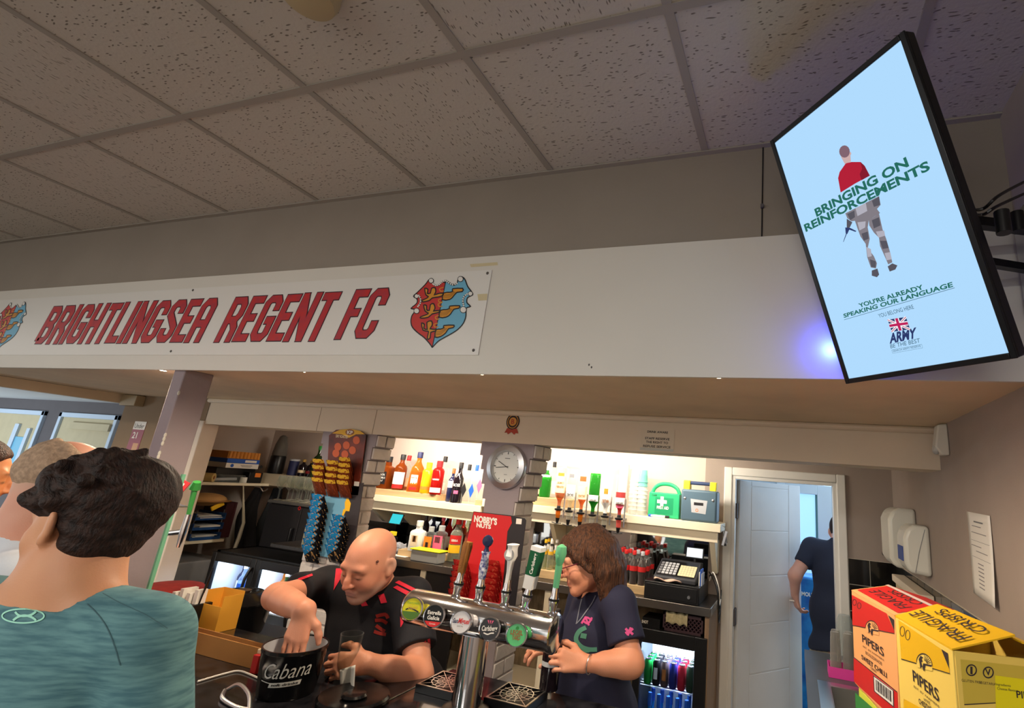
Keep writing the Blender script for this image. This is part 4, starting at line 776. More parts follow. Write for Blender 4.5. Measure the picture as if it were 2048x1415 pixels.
# --- till and cash drawer on the right
q0, q1 = PZ(1284, 1176, zk), PZ(1394, 1205, zk); dx0, dx1, dy0 = -.885, -.545, 3.30
cdw = thing('cash_drawer', 'black metal cash drawer with round lock under the right-hand till', 'cash drawer', (-.71, 3.45, zk))
bx('case', flat('drawer_black', 22, 22, 24, .35), dx0, dx1, dy0, dy0+.36, zk, zk+.10, cdw, .004); bx('drawer_front', flat('drawer_black', 22, 22, 24, .35), dx0+.012, dx1-.012, dy0-.004, dy0, zk+.012, zk+.088, cdw, .002)
MB().cyl((dx1-.06, dy0-.012, zk+.04), (dx1-.06, dy0-.003, zk+.04), .009, None, 14).build('lock', m_steel, cdw)
tr = thing('till', 'grey electronic till with number keys and lit white display beside the cola bottles', 'till', (-.70, 3.5, zk+.10)); m_tk = flat('till_charcoal', 52, 54, 60, .5); zt = zk+.10
xa, xb = -.84, -.575; kp = [(3.335, .02), (3.60, .02), (3.60, .12), (3.53, .125), (3.335, .045)]
MB().prism([(xa, y, zt+z-.018) for y, z in kp], (xb-xa, 0, 0)).build('housing', m_tk, tr, .005)
kf = FR((xa, 3.335, zt+.028), (1, 0, 0), (0, .195, .08)); L_ = math.hypot(.195, .08)
decal('key_deck', [rect(.012, xb-xa-.012, .02, L_-.02)], kf, m_black, tr, .001)
for i in range(5):
    for j in range(5): fbox(kf, .018+i*.024, .037+i*.024, .030+j*.028, .051+j*.028, .001, .006).build('key', L['silver'] if i else L['grey'], tr, .001)
fbox(kf, .145, .25, .03, .15, .001, .004).build('menu_pad', flat('till_menu_cream', 226, 214, 170), tr, .001); decal('pad_grid', sum([rib([(.145+.0175*i, .03), (.145+.0175*i, .15)], .0012) for i in range(1, 6)]+[rib([(.145, .03+.024*i), (.25, .03+.024*i)], .0012) for i in range(1, 5)], []), kf, L['grey'], tr, .0046)
MB().box(-.06, .06, -.008, .008, -.035, .035, Matrix.Translation((-.625, 3.56, zt+.16)) @ Matrix.Rotation(-.3, 4, 'X')).build('display_housing', m_tk, tr, .003)
MB().box(-.052, .052, -.010, -.0082, -.028, .028, Matrix.Translation((-.625, 3.56, zt+.16)) @ Matrix.Rotation(-.3, 4, 'X')).build('display', emi('till_display', 236, 244, 250, 1.2), tr)
MB().box(-.63, -.62, 3.555, 3.575, zt+.10, zt+.14).build('display_stalk', m_tk, tr)
o = tag(MB().quadgrid(lambda u, v: (-.83+.17*u, 3.31+.05*v, zt+.004+.012*math.sin(u*9+v*4)*.6+.009), 14, 5).build('folded_cloth', flat('crumpled_towel', 206, 176, 158, .9), solid=.006), 'crumpled pinkish till cloth lying on the cash drawer', 'cloth')
for i, (cc, h_) in enumerate((('white', .075), ('blue', .09), ('silver', .07))):
    o = bx('receipt_book', L[cc], -.560+.007*i, -.554+.007*i, 3.36, 3.45, zt, zt+h_); tag(o, '%s upright order pad wedged beside the right-hand till' % ['white', 'blue', 'silver'][i], 'pad', 'pads beside the till')
# cables by the till
for i in range(3):
    pts = [(-.53, 3.60-.02*i, zk+.10+.03*i), (-.50, 3.55, zk+.16-.02*i), (-.455, 3.50-.03*i, zk+.08-.01*i), (-.452, 3.52, zk-.02-.05*i), (-.46, 3.66, zk+.004+.02*i)]
    tag(MB().tube(catmull(pts, 6, False), .0035, 6).build('cable', m_black if i else L['white']), ['white', 'black', 'thin black'][i]+' power cable trailing from the till over the counter end'+['', ', thicker loop', ', lower loop'][i], 'cable', 'till cables')
# ================================================================ NUT BOARDS
def print_mat(name, cols, kind='bands', rough=.25, metal=.15):
    """printed foil: colour bands along the packet, with small flecks of picture"""
    m = mat(name, cols[0], rough, metal); nt = m.node_tree; b = nt.nodes['Principled BSDF']
    tc = nt.nodes.new('ShaderNodeTexCoord'); sx = nt.nodes.new('ShaderNodeSeparateXYZ'); nt.links.new(tc.outputs['Generated'], sx.inputs[0])
    ad = nt.nodes.new('ShaderNodeMath'); ad.operation = 'MULTIPLY_ADD'; ad.inputs[1].default_value = -.55 if kind == 'diag' else 0; nt.links.new(sx.outputs[0], ad.inputs[0]); nt.links.new(sx.outputs[2], ad.inputs[2])
    r = nt.nodes.new('ShaderNodeValToRGB'); r.color_ramp.interpolation = 'CONSTANT'; nt.links.new(ad.outputs[0], r.inputs[0])
    el = r.color_ramp.elements; el[0].position = 0; el[0].color = (*cols[1], 1); el[1].position = .38 if kind == 'diag' else .80; el[1].color = (*(cols[0] if kind == 'diag' else cols[2]), 1)
    n = nt.nodes.new('ShaderNodeTexNoise'); n.inputs['Scale'].default_value = 5; nt.links.new(tc.outputs['Generated'], n.inputs['Vector'])
    r2 = nt.nodes.new('ShaderNodeValToRGB'); r2.color_ramp.interpolation = 'CONSTANT'; r2.color_ramp.elements[0].color = (0, 0, 0, 1); r2.color_ramp.elements[1].position = .60; r2.color_ramp.elements[1].color = (1, 1, 1, 1); nt.links.new(n.outputs[0], r2.inputs[0])
    mx = nt.nodes.new('ShaderNodeMix'); mx.data_type = 'RGBA'; nt.links.new(r2.outputs[0], mx.inputs[0]); nt.links.new(r.outputs[0], mx.inputs[6]); mx.inputs[7].default_value = (*cols[3], 1); nt.links.new(mx.outputs[2], b.inputs['Base Color']); return m
m_pkb = print_mat('packet_blue', [s2l(30, 130, 190), s2l(26, 26, 30), None, s2l(206, 160, 100)], 'diag')
m_pkn = print_mat('packet_brown', [s2l(96, 44, 24), s2l(110, 48, 26), s2l(214, 170, 50), s2l(140, 66, 34)])
m_pkr = print_mat('packet_red', [s2l(150, 20, 24), s2l(156, 26, 26), s2l(180, 40, 36), s2l(196, 84, 60)])
def packet_mesh(w, h, b):
    def fn(s): return lambda u, v: ((u-.5)*w, s*b*(1-(2*u-1)**4)*(1-(2*v-1)**4)+.003*math.sin(u*14)*(1-(2*v-1)**2), (v-.5)*h)
    m = MB(); m.quadgrid(fn(-1), 8, 8); m.quadgrid(fn(1), 8, 8); return m.mesh('packet')
pm = packet_mesh(.088, .115, .0065); pmr = packet_mesh(.092, .115, .0065); pmb = packet_mesh(.10, .12, .0065)
def packs(mesh, m_, cols, rows, name, lab, group, Y, tilt=.55):
    n = 0
    for ci, (cpx, cpx2, y0, y1) in enumerate(cols):
        for k in range(rows[ci]):
            t_ = k/max(1, rows[ci]-1); px, py = cpx+(cpx2-cpx)*t_, y0+(y1-y0)*t_; q = PY(px, py, Y)
            o = put(name, mesh, m_); o.location = (q[0], Y-.045, q[2]); o.rotation_euler = (tilt, 0, rnd.uniform(-.03, .03)); o.scale = (1, 1, 1)
            col = ['left', 'middle', 'right'][ci] if len(cols) == 3 else ['left', 'right'][ci]
            tag(o, lab % (['topmost', 'second', 'third', 'fourth', 'fifth', 'sixth', 'seventh', 'eighth', 'ninth', 'tenth'][k], col), 'nut packet', group)
YN = 2.497
nfr = FR((0, YN, 0), (1, 0, 0), (0, 0, 1))
def board(name, label, px, m_, th=.004):
    pts = [nfr.px(*q) for q in px]; t = thing(name, label, 'display board', nfr.p(*pts[0])); MB().prism([tuple(nfr.p(*q)) for q in pts], (0, th, 0)).build('card', m_, t); return t
kp = board('nut_board', 'brown and orange dry roasted nut board at the top of the left pillar', [(652, 985), (658, 870), (672, 859), (700, 857), (722, 862), (732, 870), (716, 990)], mat('board_chestnut', s2l(120, 44, 22), .4, noise=.5, nscale=9, col2=s2l(70, 26, 20)))
dpx('yellow_top', [[(664, 866), (680, 859), (700, 857), (720, 861), (730, 868), (712, 868), (698, 875), (684, 868)]], nfr, flat('board_yellow', 232, 180, 40), kp, .0008)
dpx('logo_disc', [[(x, y) for x, y in circ(700, 864, 9, 18, 6)]], nfr, L['brown'], kp, .0014); textpx('KP', nfr, (694.5, 867), (706, 868), (694.8, 860.5), L['white'], kp, bold=.04, off=.002)
textpx('DRY ROASTED', nfr, (672, 874), (696, 876), (672.3, 868.5), L['cream'], kp, bold=.02, off=.0014)
for cx_, cy_ in ((676, 893), (693, 890), (672, 906), (690, 908), (705, 900), (713, 880)): dpx('nut_picture', [[(x, y) for x, y in circ(cx_, cy_, 7, 14, 8)]], nfr, mat('nut_picture_amber', s2l(196, 84, 30), .4), kp, .0009+.00003*cy_/100)
packs(pm, m_pkn, [(652, 650, 935, 972), (680, 675, 938, 976), (704, 700, 932, 978)], [4, 4, 5], 'nut_packet', 'brown foil nut packet, %s of the %s column on the dry roasted board', 'brown nut packets', YN)
kb = board('nut_board', 'blue and black salted nut board below the brown packets on the left pillar', [(655, 975), (727, 965), (704, 1120), (636, 1110)], flat('board_dark', 52, 46, 50))
dpx('blue_field', [[(652, 980), (703, 983), (697, 1000), (692, 1004), (676, 1118), (636, 1110)]], nfr, flat('board_light_blue', 110, 168, 200), kp if False else kb, .0008)
textpx('NUTS', nfr, (651, 986), (670, 988), (651.5, 976.5), L['white'], kb, bold=.04, off=.0014); dpx('barcode', [[(709, 962), (719, 963), (718, 972), (708, 971)]], nfr, L['white'], kb, .0014)
dpx('yellow_shape', [[(695, 992), (702, 1006), (699, 1022), (692, 1021), (687, 1031), (684, 1030), (687, 1018), (690, 1017), (690, 1004)]], nfr, L['yellow'], kb, .0012)
packs(pmb, m_pkb, [(652, 634, 1005, 1106), (694, 680, 1046, 1106)], [9, 6], 'nut_packet', 'blue and black nut packet, %s of the %s column on the salted nut board', 'blue nut packets', YN)
YN2 = 2.495; nfr = FR((0, YN2, 0), (1, 0, 0), (0, 0, 1))
nb = board('nut_board', "tall red and black NOBBY'S NUTS board on the clock pillar", [(947, 1022), (1020, 1030), (1049, 1036), (1052, 1040), (1030, 1212), (905, 1196)], flat('board_black', 36, 32, 36))
dpx('red_field', [[(948, 1023), (1022, 1032), (1024, 1045), (1015, 1062), (1012, 1100), (1002, 1208), (906, 1195)]], nfr, flat('board_red', 200, 24, 30), nb, .0008)
textpx("NOBBY'S", nfr, (948, 1042), (994, 1049), (949, 1030), L['white'], nb, bold=.05, off=.0014); textpx('NUTS', nfr, (953, 1053), (982, 1057), (953.5, 1045), L['white'], nb, bold=.05, off=.0014)
dpx('barcode', [[(1033, 1036), (1044, 1037), (1043, 1048), (1032, 1047)]], nfr, L['white'], nb, .0014)
packs(pmr, m_pkr, [(935, 925, 1136, 1194), (995, 985, 1136, 1196)], [6, 6], 'nut_packet', "red foil nut packet, %s of the %s column on the NOBBY'S NUTS board", 'red nut packets', YN2)
# ================================================================ RIGHT BOTTLE FRIDGE UNDER THE COUNTER
fx0, fx1 = PY(1268, 1290, YK)[0], PY(1413, 1300, YK)[0]; gx0, gx1 = PY(1283, 1284, YK)[0], PY(1388, 1303, YK)[0]; gz = PY(1335, 1293, YK)[2]; fz = gz+.075
fg = thing('bottle_fridge', 'black glass-door fridge lit inside with drink cans, under the right end of the counter', 'fridge', ((fx0+fx1)/2, 3.45, 0))
fi = flat('fridge_inner_white', 226, 232, 240, .5); FY = YK+.005
for a in ((fx0, fx0+.03, FY+.03, 3.66, .05, fz), (fx1-.03, fx1, FY+.03, 3.66, .05, fz), (fx0+.03, fx1-.03, FY+.03, 3.66, fz-.04, fz), (fx0+.03, fx1-.03, FY+.03, 3.66, .05, .10)): bx('carcass', m_black, *a, fg)
bx('liner', fi, fx0+.03, fx1-.03, 3.63, 3.645, .10, fz-.04, fg)
for a in ((fx0, gx0, .05, fz), (gx1, fx1, .05, fz), (gx0, gx1, gz, fz), (gx0, gx1, .05, .16)): bx('door_frame', m_black, a[0], a[1], FY, FY+.028, a[2], a[3], fg, .003)
bx('door_glass', glass('fridge_glass', s2l(240, 246, 252), alpha=.97, body=(.02, .02, .02)), gx0, gx1, FY+.010, FY+.014, .16, gz, fg)
bx('light_strip', mat('fridge_led', (1, 1, 1), .3, emit=(.75, .88, 1), estr=9), gx0+.02, gx1-.02, FY+.06, FY+.08, fz-.052, fz-.041, fg)
area('fridge_lamp', ((gx0+gx1)/2, FY+.10, fz-.06), gx1-gx0-.06, 7, (.75, .88, 1), (0, 0, 0), .05)
zsh = PY(1330, 1372, YK+.06)[2]-.008
for y in np.linspace(FY+.05, 3.6, 8): MB().cyl((fx0+.03, y, zsh-.004), (fx1-.03, y, zsh-.004), .003, None, 6).build('shelf_wire', m_steel, fg)
ccol = [('green', (30, 140, 60)), ('black', (26, 24, 28)), ('grey and brown', (90, 74, 74)), ('blue and red', (40, 50, 130)), ('red', (190, 40, 60)), ('dark green', (50, 66, 50))]
nC_ = 6; cw = (gx1-gx0-.01)/nC_
for i in range(nC_):
    for j in range(3):
        c = (gx0+.005+cw*(i+.5), FY+.075+j*.062, zsh); nm, cc = ccol[i]; mm = flat('can_'+nm.replace(' ', '_'), *cc, .3, metal=.5)
        t = thing('drink_can', '%s drinks can, %s in its file on the upper fridge shelf' % (nm, ['front', 'second', 'third'][j]), 'can', c, 'cans in the right fridge')
        T_ = Matrix.Translation(c); r = cw*.46; MB().lathe([(r*.82, 0), (r, .008), (r, .118), (r*.80, .130)], 16, T_).build('body', mm, t); MB().lathe([(r*.80, .1295), (r*.84, .133), (r*.72, .1335), (r*.7, .131)], 16, T_).build('lid', m_chrome, t)
        if i in (1, 2) and j == 0: sector(np.array(c), r, .035, .095, .5, -math.pi/2).build('emblem', L['silver'] if i == 1 else L['brown'], t)
nB = 5
for i in range(nB):
    for j in range(2):
        c = np.array([gx0+.02+(gx1-gx0-.04)*(i+.5)/nB, FY+.09+j*.08, .12+.0]); h = zsh-.05-.12
        bottle('blue plastic soft drink bottle, %s of the %s row on the lower fridge shelf' % (['first', 'second', 'third', 'fourth', 'fifth'][i], ['front', 'rear'][j]), c, h, .027, 'wine', 'bluedrink' if 'bluedrink' in G else G.setdefault('bluedrink', glass('glass_bluedrink', s2l(40, 150, 235), alpha=.3)) and 'bluedrink', 'blue', [(.25, .5, 'white')], 'blue bottles in the right fridge', name='soft_drink_bottle')
# crate and cutlery box on the shelf above the fridge
cz = fz+.001; cx0, cx1 = PY(1325, 1250, YK+.03)[0], PY(1405, 1258, YK+.03)[0]
cr_ = thing('bottle_crate', 'dark lattice plastic crate holding beer towels above the right fridge', 'crate', ((cx0+cx1)/2, YK+.15, cz)); m_cr = flat('crate_maroon', 58, 36, 44, .5)
cb = MB()
for k in range(-2, 13):
    for s_ in (-1, 1):
        xa = cx0+k*.024; xb = xa+s_*.09; pts = []
        a = np.array([xa, 0.]); b = np.array([xb, .09])
        t0, t1 = 0., 1.
        for lo, hi in ((cx0, cx1),):
            d = b[0]-a[0]; ta, tb = (lo-a[0])/d, (hi-a[0])/d; t0, t1 = max(t0, min(ta, tb)), min(t1, max(ta, tb))
        if t1-t0 > .1: p0_, p1_ = a+(b-a)*t0, a+(b-a)*t1; cb.cyl((p0_[0], YK+.04, cz+.005+p0_[1]), (p1_[0], YK+.04, cz+.005+p1_[1]), .0035, None, 5)
cb.build('lattice_front', m_cr, cr_)
for a in ((cx0, cx1, YK+.036, YK+.046, cz, cz+.014), (cx0, cx1, YK+.036, YK+.046, cz+.085, cz+.10), (cx0, cx0+.01, YK+.036, YK+.25, cz, cz+.10), (cx1-.01, cx1, YK+.036, YK+.25, cz, cz+.10), (cx0, cx1, YK+.24, YK+.25, cz, cz+.10), (cx0, cx1, YK+.046, YK+.24, cz, cz+.006)): bx('crate_side', m_cr, *a, cr_)
tw = MB().quadgrid(lambda u, v: (cx0+.02+.13*u, YK+.028+.14*max(0, v-.45)-.004*math.sin(u*20), cz+.045+.058*min(1, v*2.2)+.006*math.sin(u*17+v*5)), 16, 10).build('bar_towel', mat('bar_towel', s2l(190, 178, 140), .95, noise=.25, nscale=60), solid=.006); tag(tw, 'beige bar towel draped over the front of the crate', 'towel')
ib = bx('blade_box', m_black, fx0+.03, cx0-.02, YK+.045, YK+.2, cz+.0, cz+.05); tag(ib, 'black box with white lettering beside the crate on the fridge shelf', 'box'); ifr = FR((fx0+.02, YK+.04, cz), (1, 0, 0), (0, 0, 1)); text('SHOT', ifr, .008, .018, .016, L['white'], ib, width=.04, bold=.04)
# ================================================================ LEFT RECESS
XS_ = -4.42
def tshelf(label, z, y0, y1, th=.022): o = bx('wall_shelf', m_shelf, -4.848, XS_, y0, y1, z-th, z, None, .002); return tag(o, label, 'shelf')
z1 = 1.58; tshelf('upper white wall shelf in the left recess carrying boxes and trays', z1, 2.66, 3.50)
z2 = 1.14; tshelf('lower white wall shelf in the left recess carrying blue letter trays', z2, 2.66, 3.20)
xf = XS_-.03
def stack(name, label, pxa, pxb, pyt, pyb, m_, cat, d=.30, bev=.003):
    a, b = PX(pxa, pyb, xf), PX(pxb, pyt, xf); ya, yb = a[1], b[1]; return tag(bx(name, m_, xf-d, xf, ya, yb, a[2], b[2], None, bev), label, cat)
# boxes stacked: z from the photo on the plane of the shelf front
zb0 = z1+.001; ya, yb = PX(450, 930, xf)[1], PX(516, 930, xf)[1]
dk = bx('ring_binder', m_black, xf-.30, xf-.055, ya-.02, yb+.03, zb0+.0, zb0+.115, None, .004); tag(dk, 'black box file lying under the game boxes on the upper recess shelf', 'box file')
wbx = bx('game_box', L['white'], xf-.30, xf+.01, ya, yb, zb0+.116, zb0+.156, None, .002); tag(wbx, 'flat white box with printed end on the upper recess shelf', 'box')
xfr = FR((xf+.01, ya, zb0+.116), (0, 1, 0), (0, 0, 1)); decal('printed_mark', [circ(.05, .02, .014, 14)], xfr, L['blue'], wbx); decal('printed_mark', rib([(.12, .024), (.22, .024)], .005)+rib([(.13, .014), (.21, .014)], .004), xfr, L['grey'], wbx); decal('printed_mark', [circ(.30, .02, .015, 14)], xfr, L['black'], wbx)
o = bx('game_box', L['blue'], xf-.30, xf+.01, ya+.0, yb, zb0+.157, zb0+.192, None, .002); tag(o, 'flat bright blue box stacked on the white box', 'box'); xfr = FR((xf+.01, ya, zb0+.157), (0, 1, 0), (0, 0, 1)); decal('label', [rect(.15, .25, .008, .028)], xfr, L['white'], o)
ot = thing('tray', 'orange corrugated tray on top of the blue box in the left recess', 'tray', (xf-.15, (ya+yb)/2, zb0+.193)); m_or = flat('orange_plastic', 214, 142, 56, .5)
bx('base', m_or, xf-.30, xf, ya, yb, zb0+.193, zb0+.20, ot)
for a in ((xf-.30, xf-.29, ya, yb), (xf-.29, xf-.01, ya, ya+.01), (xf-.29, xf-.01, yb-.01, yb), (xf-.01, xf, ya, yb)): bx('side', m_or, a[0], a[1], a[2], a[3], zb0+.20, zb0+.25, ot)
for k in range(9): y = ya+(yb-ya)*(k+.5)/9; MB().cyl((xf+.001, y, zb0+.197), (xf+.001, y, zb0+.25), .011, None, 8).build('rib', m_or, ot)
# small things along the shelf front
p = PX(397, 930, xf-.05); bottle('tall red-labelled bottle with white cap at the left end of the recess shelf', np.array([xf-.04, p[1], z1]), .24, .032, 'jar', 'black', 'white', [(.1, .5, 'red'), (.2, .35, 'cream')], None, caph=.3)
p = PX(412, 955, xf); o = MB().cyl((xf-.05, p[1]+.01, z1+.036), (xf+.015, p[1]+.05, z1+.036), .034, None, 20).build('tape_roll', flat('masking_tape', 214, 186, 120)); tag(o, 'roll of masking tape on its side on the recess shelf', 'tape roll'); MB().cyl((xf+.005, p[1]+.043, z1+.036), (xf+.0165, p[1]+.0515, z1+.036), .014, None, 14).build('core', L['brown'], o)
p = PX(448, 955, xf); o = thing('plastic_tray', 'clear plastic tray of odds and ends at the front of the recess shelf', 'tray', (xf-.05, p[1], z1)); bx('tray', G['clear'], xf-.03, xf+.025, p[1]-.05, p[1]+.16, z1+.001, z1+.06, o, .006); MB().cyl((xf-.01, p[1]-.1, z1+.02), (xf, p[1]+.1, z1+.03), .012).build('rolled_bag', m_bag, o)
p = PX(487, 958, xf); o = MB().lathe([(.026, 0), (.026, .045)], 18, Matrix.Translation((xf+.0, p[1], z1+.001))).build('paper_reel', m_paper); tag(o, 'small white till roll beside the clear tray', 'paper roll'); MB().lathe([(.009, .0452), (.009, .0462)], 12, Matrix.Translation((xf, p[1], z1))).build('core', L['grey'], o)
p = PX(508, 945, xf); o = bx('speaker_box', m_black, xf-.05, xf+.02, p[1]-.05, p[1]+.07, z1+.001, z1+.09, None, .004); tag(o, 'small black box with orange label on the recess shelf', 'box'); bx('label', L['orange'], xf+.02, xf+.021, p[1]-.0, p[1]+.05, z1+.05, z1+.085, o)
# corner shelf with wine bottles behind the glasses
zc = 1.665; o = bx('corner_shelf', m_shelf, -4.60, -3.30, 3.46, YB-.002, zc-.10, zc, None, .003); tag(o, 'cream box shelf behind the wine glasses', 'shelf')
gW = 'bottles on the corner shelf'
p = at(556, 930, 3.42, 1.60); t = thing('cocktail_shaker', 'tall dark blender jug with clear tapering top in the recess corner', 'blender', (p[0], 3.56, zc)); T_ = Matrix.Translation((PY(553, 930, 3.56)[0], 3.56, zc))
MB().lathe([(.062, 0), (.066, .02), (.062, .15), (.058, .16)], 20, T_).build('base', m_black, t); MB().lathe([(.056, .16), (.060, .17), (.050, .26), (.030, .33), (.012, .345)], 20, T_).build('jug', glass('smoked_plastic', s2l(150, 146, 140), alpha=.6), t)
def cs(lb, cx_, yt, w, kind, gl, cap, labs, **k): p = at(cx_, (yt+950)/2, 3.56, zc); bottle(lb, p, hgt(cx_, yt, 3.56, zc), wpx(p, w)/2, kind, gl, cap, labs, gW, **k)
p = at(585, 940, 3.55, zc); o = thing('tin', 'dark blue cylindrical gift tin in the recess corner', 'tin', p); T_ = Matrix.Translation(p); MB().lathe([(.04, 0), (.04, .125)], 20, T_).build('body', L['navy'], o); MB().lathe([(.041, .125), (.041, .14), (.038, .142)], 20, T_).build('lid', L['silver'], o)
cs('small dark cream liqueur bottle with gold cap and white emblem', 606, 918, 15, 'spirit', 'black', 'gold', [(.2, .36, 'cream')]); cs('small dark cream liqueur bottle with gold cap and red emblem', 621, 920, 14, 'spirit', 'black', 'gold', [(.2, .36, 'dkred')])
cs('dark green wine bottle with small white label', 636, 891, 19, 'wine', 'dkgreen', 'green', [(.36, .56, 'white', .5)]); cs('clear bottle with black cap half behind the brown nut board', 655, 896, 17, 'jar', 'clear', 'black', [(.1, .5, 'pink')])
# tall black cabinet with wine glasses on top
cX0, cX1, cY, cZ = -3.93, -3.40, 3.12, 1.49
cab = thing('black_cabinet', 'tall matt black cabinet under the wine glasses in the left recess', 'cabinet', ((cX0+cX1)/2, 3.3, 0)); m_cab = flat('matt_black_laminate', 34, 33, 36, .45)
bx('carcass', m_cab, cX0, cX1, cY+.02, 3.44, 0, cZ-.02, cab); bx('top', flat('cabinet_top_grey', 90, 88, 84, .4), cX0-.01, cX1, cY-.01, 3.44, cZ-.02, cZ, cab, .002)
xm = PY(594, 1060, cY)[0]
for a, b in ((cX0+.004, xm-.003), (xm+.003, cX1-.004)): dd = bx('door', m_cab, a, b, cY, cY+.02, .05, cZ-.03, cab, .002)
bx('door_handle', m_black, xm-.05, xm-.03, cY-.03, cY, cZ-.32, cZ-.18, cab, .005)
lk = PY(600, 1016, cY); MB().tube([(lk[0]+.011*math.cos(a), cY-.004, lk[2]+.011*math.sin(a)) for a in np.linspace(0, 6.2832, 17)], .0035, 6).build('lock_ring', L['red'], cab)
def wine_glass_mesh(): return MB().lathe([(.030, 0), (.031, .003), (.006, .008), (.0045, .075), (.010, .085), (.026, .10), (.033, .125), (.034, .145), (.029, .185), (.028, .185), (.032, .145), (.0, .095)], 18).mesh('glass')
wg = wine_glass_mesh(); m_wg = glass('wine_glass', s2l(240, 242, 236), alpha=.90, body=s2l(200, 200, 194))
spots = [(560, 3.16), (578, 3.16), (587, 3.25), (596, 3.16), (600, 3.34), (605, 3.25), (614, 3.16), (618, 3.34), (623, 3.25), (632, 3.16)]
for i, (px, Y) in enumerate(spots):
    p = PY(px, 980, Y); o = put('wine_glass', wg, m_wg); o.location = (p[0], Y, cZ+.0008); tag(o, 'stemmed wine glass on the black cabinet, %s from the left' % ['first', 'second', 'third', 'fourth', 'fifth', 'sixth', 'seventh', 'eighth', 'ninth', 'tenth'][i], 'wine glass', 'wine glasses on the black cabinet')
# two-door glass fridge
gX0, gX1, gY, gZ = -3.86, -3.00, 2.74, 1.16
xm_ = (gX0+gX1)/2; gf = thing('bottle_fridge', 'low black fridge with two glass doors in the left recess', 'fridge', ((gX0+gX1)/2, 2.9, 0)); 
for a in ((gX0, gX0+.03, gY+.03, 3.07, .04, gZ), (gX1-.03, gX1, gY+.03, 3.07, .04, gZ), (gX0, gX1, gY+.03, 3.07, gZ-.05, gZ), (gX0, gX1, gY+.03, 3.07, .04, .1), (gX0, gX1, 3.05, 3.07, .04, gZ)): bx('carcass', m_black, *a, gf)
bx('liner', fi, gX0+.03, gX1-.03, 3.03, 3.045, .1, gZ-.05, gf); bx('shelf', fi, gX0+.035, gX1-.03, gY+.05, 3.03, .83, .838, gf); bx('liner', fi, gX0+.03, gX0+.034, gY+.03, 3.03, .1, gZ-.05, gf); bx('liner', fi, xm_-.006, xm_+.006, gY+.05, 3.03, .838, gZ-.05, gf)
bx('light_strip', mat('fridge_led', (1, 1, 1)), gX0+.05, gX1-.05, gY+.05, gY+.065, gZ-.062, gZ-.051, gf); area('fridge_lamp', ((gX0+gX1)/2, gY+.09, gZ-.07), .7, 1.1, (.75, .85, 1), (0, 0, 0), .04)
xm = (gX0+gX1)/2; gzt = 1.095
for a, b in ((gX0, xm-.002), (xm+.002, gX1)):
    d_ = bx('door_glass', glass('fridge_glass_grey', s2l(246, 249, 253), alpha=.97, body=(.02, .02, .02)), a+.04, b-.05, gY+.008, gY+.012, .14, gzt, gf)
    for c in ((a, a+.04, .04, gZ-.01), (b-.05, b, .04, gZ-.01), (a+.04, b-.05, gzt, gZ-.01), (a+.04, b-.05, .04, .14)): bx('door_frame', m_black, c[0], c[1], gY, gY+.025, c[2], c[3], gf, .003)
    MB().tube(catmull([(b-.025, gY-.004, gzt-.0), (b-.03, gY-.03, gzt-.08), (b-.03, gY-.03, gzt-.25), (b-.025, gY-.004, gzt-.33)], 4, False), .009, 8).build('door_handle', m_black, gf)
for i in range(8):
    p = np.array([gX0+.08+i*.092+(.03 if i > 3 else 0), gY+.20-.06*(i % 2), .8385]); bottle('chilled bottle inside the low two-door fridge, %s from the left' % ['first', 'second', 'third', 'fourth', 'fifth', 'sixth', 'seventh', 'eighth'][i], p, .235, .03, 'wine', ['navy', 'blueclear', 'navy', 'clear', 'amber', 'dkgreen', 'amber', 'clear'][i], ['blue', 'white', 'blue', 'silver', 'gold', 'white', 'gold', 'white'][i], [(.2, .48, ['white', 'blue', 'navy', 'white', 'white', 'cream', 'white', 'yellow'][i])], 'bottles in the two-door fridge', name='chilled_bottle')
# side counter with water bottle
sc_ = thing('side_counter', 'small dark side counter beside the left pillar under the nut packets', 'counter', (-3.0, 2.95, 0)); bx('top', m_top, -3.42, -2.80, 2.80, 3.08, 1.225, 1.25, sc_, .003); bx('leg_panel', flat('tan_board', 200, 170, 130), -2.84, -2.81, 2.82, 3.06, 0, 1.225, sc_)
p = at(620, 1060, 2.88, 1.25); bottle('half-full clear plastic water bottle on the side counter', p, .215, .033, 'spirit', 'clear', 'white', [], None, level=.5, liq='tonic', name='water_bottle')
o = tag(MB().ell((-3.12, 2.98, 1.275), (.05, .04, .024), 12, 8).build('bread_roll', flat('pale_bun', 206, 186, 146, .9)), 'pale wrapped roll on the side counter', 'roll')
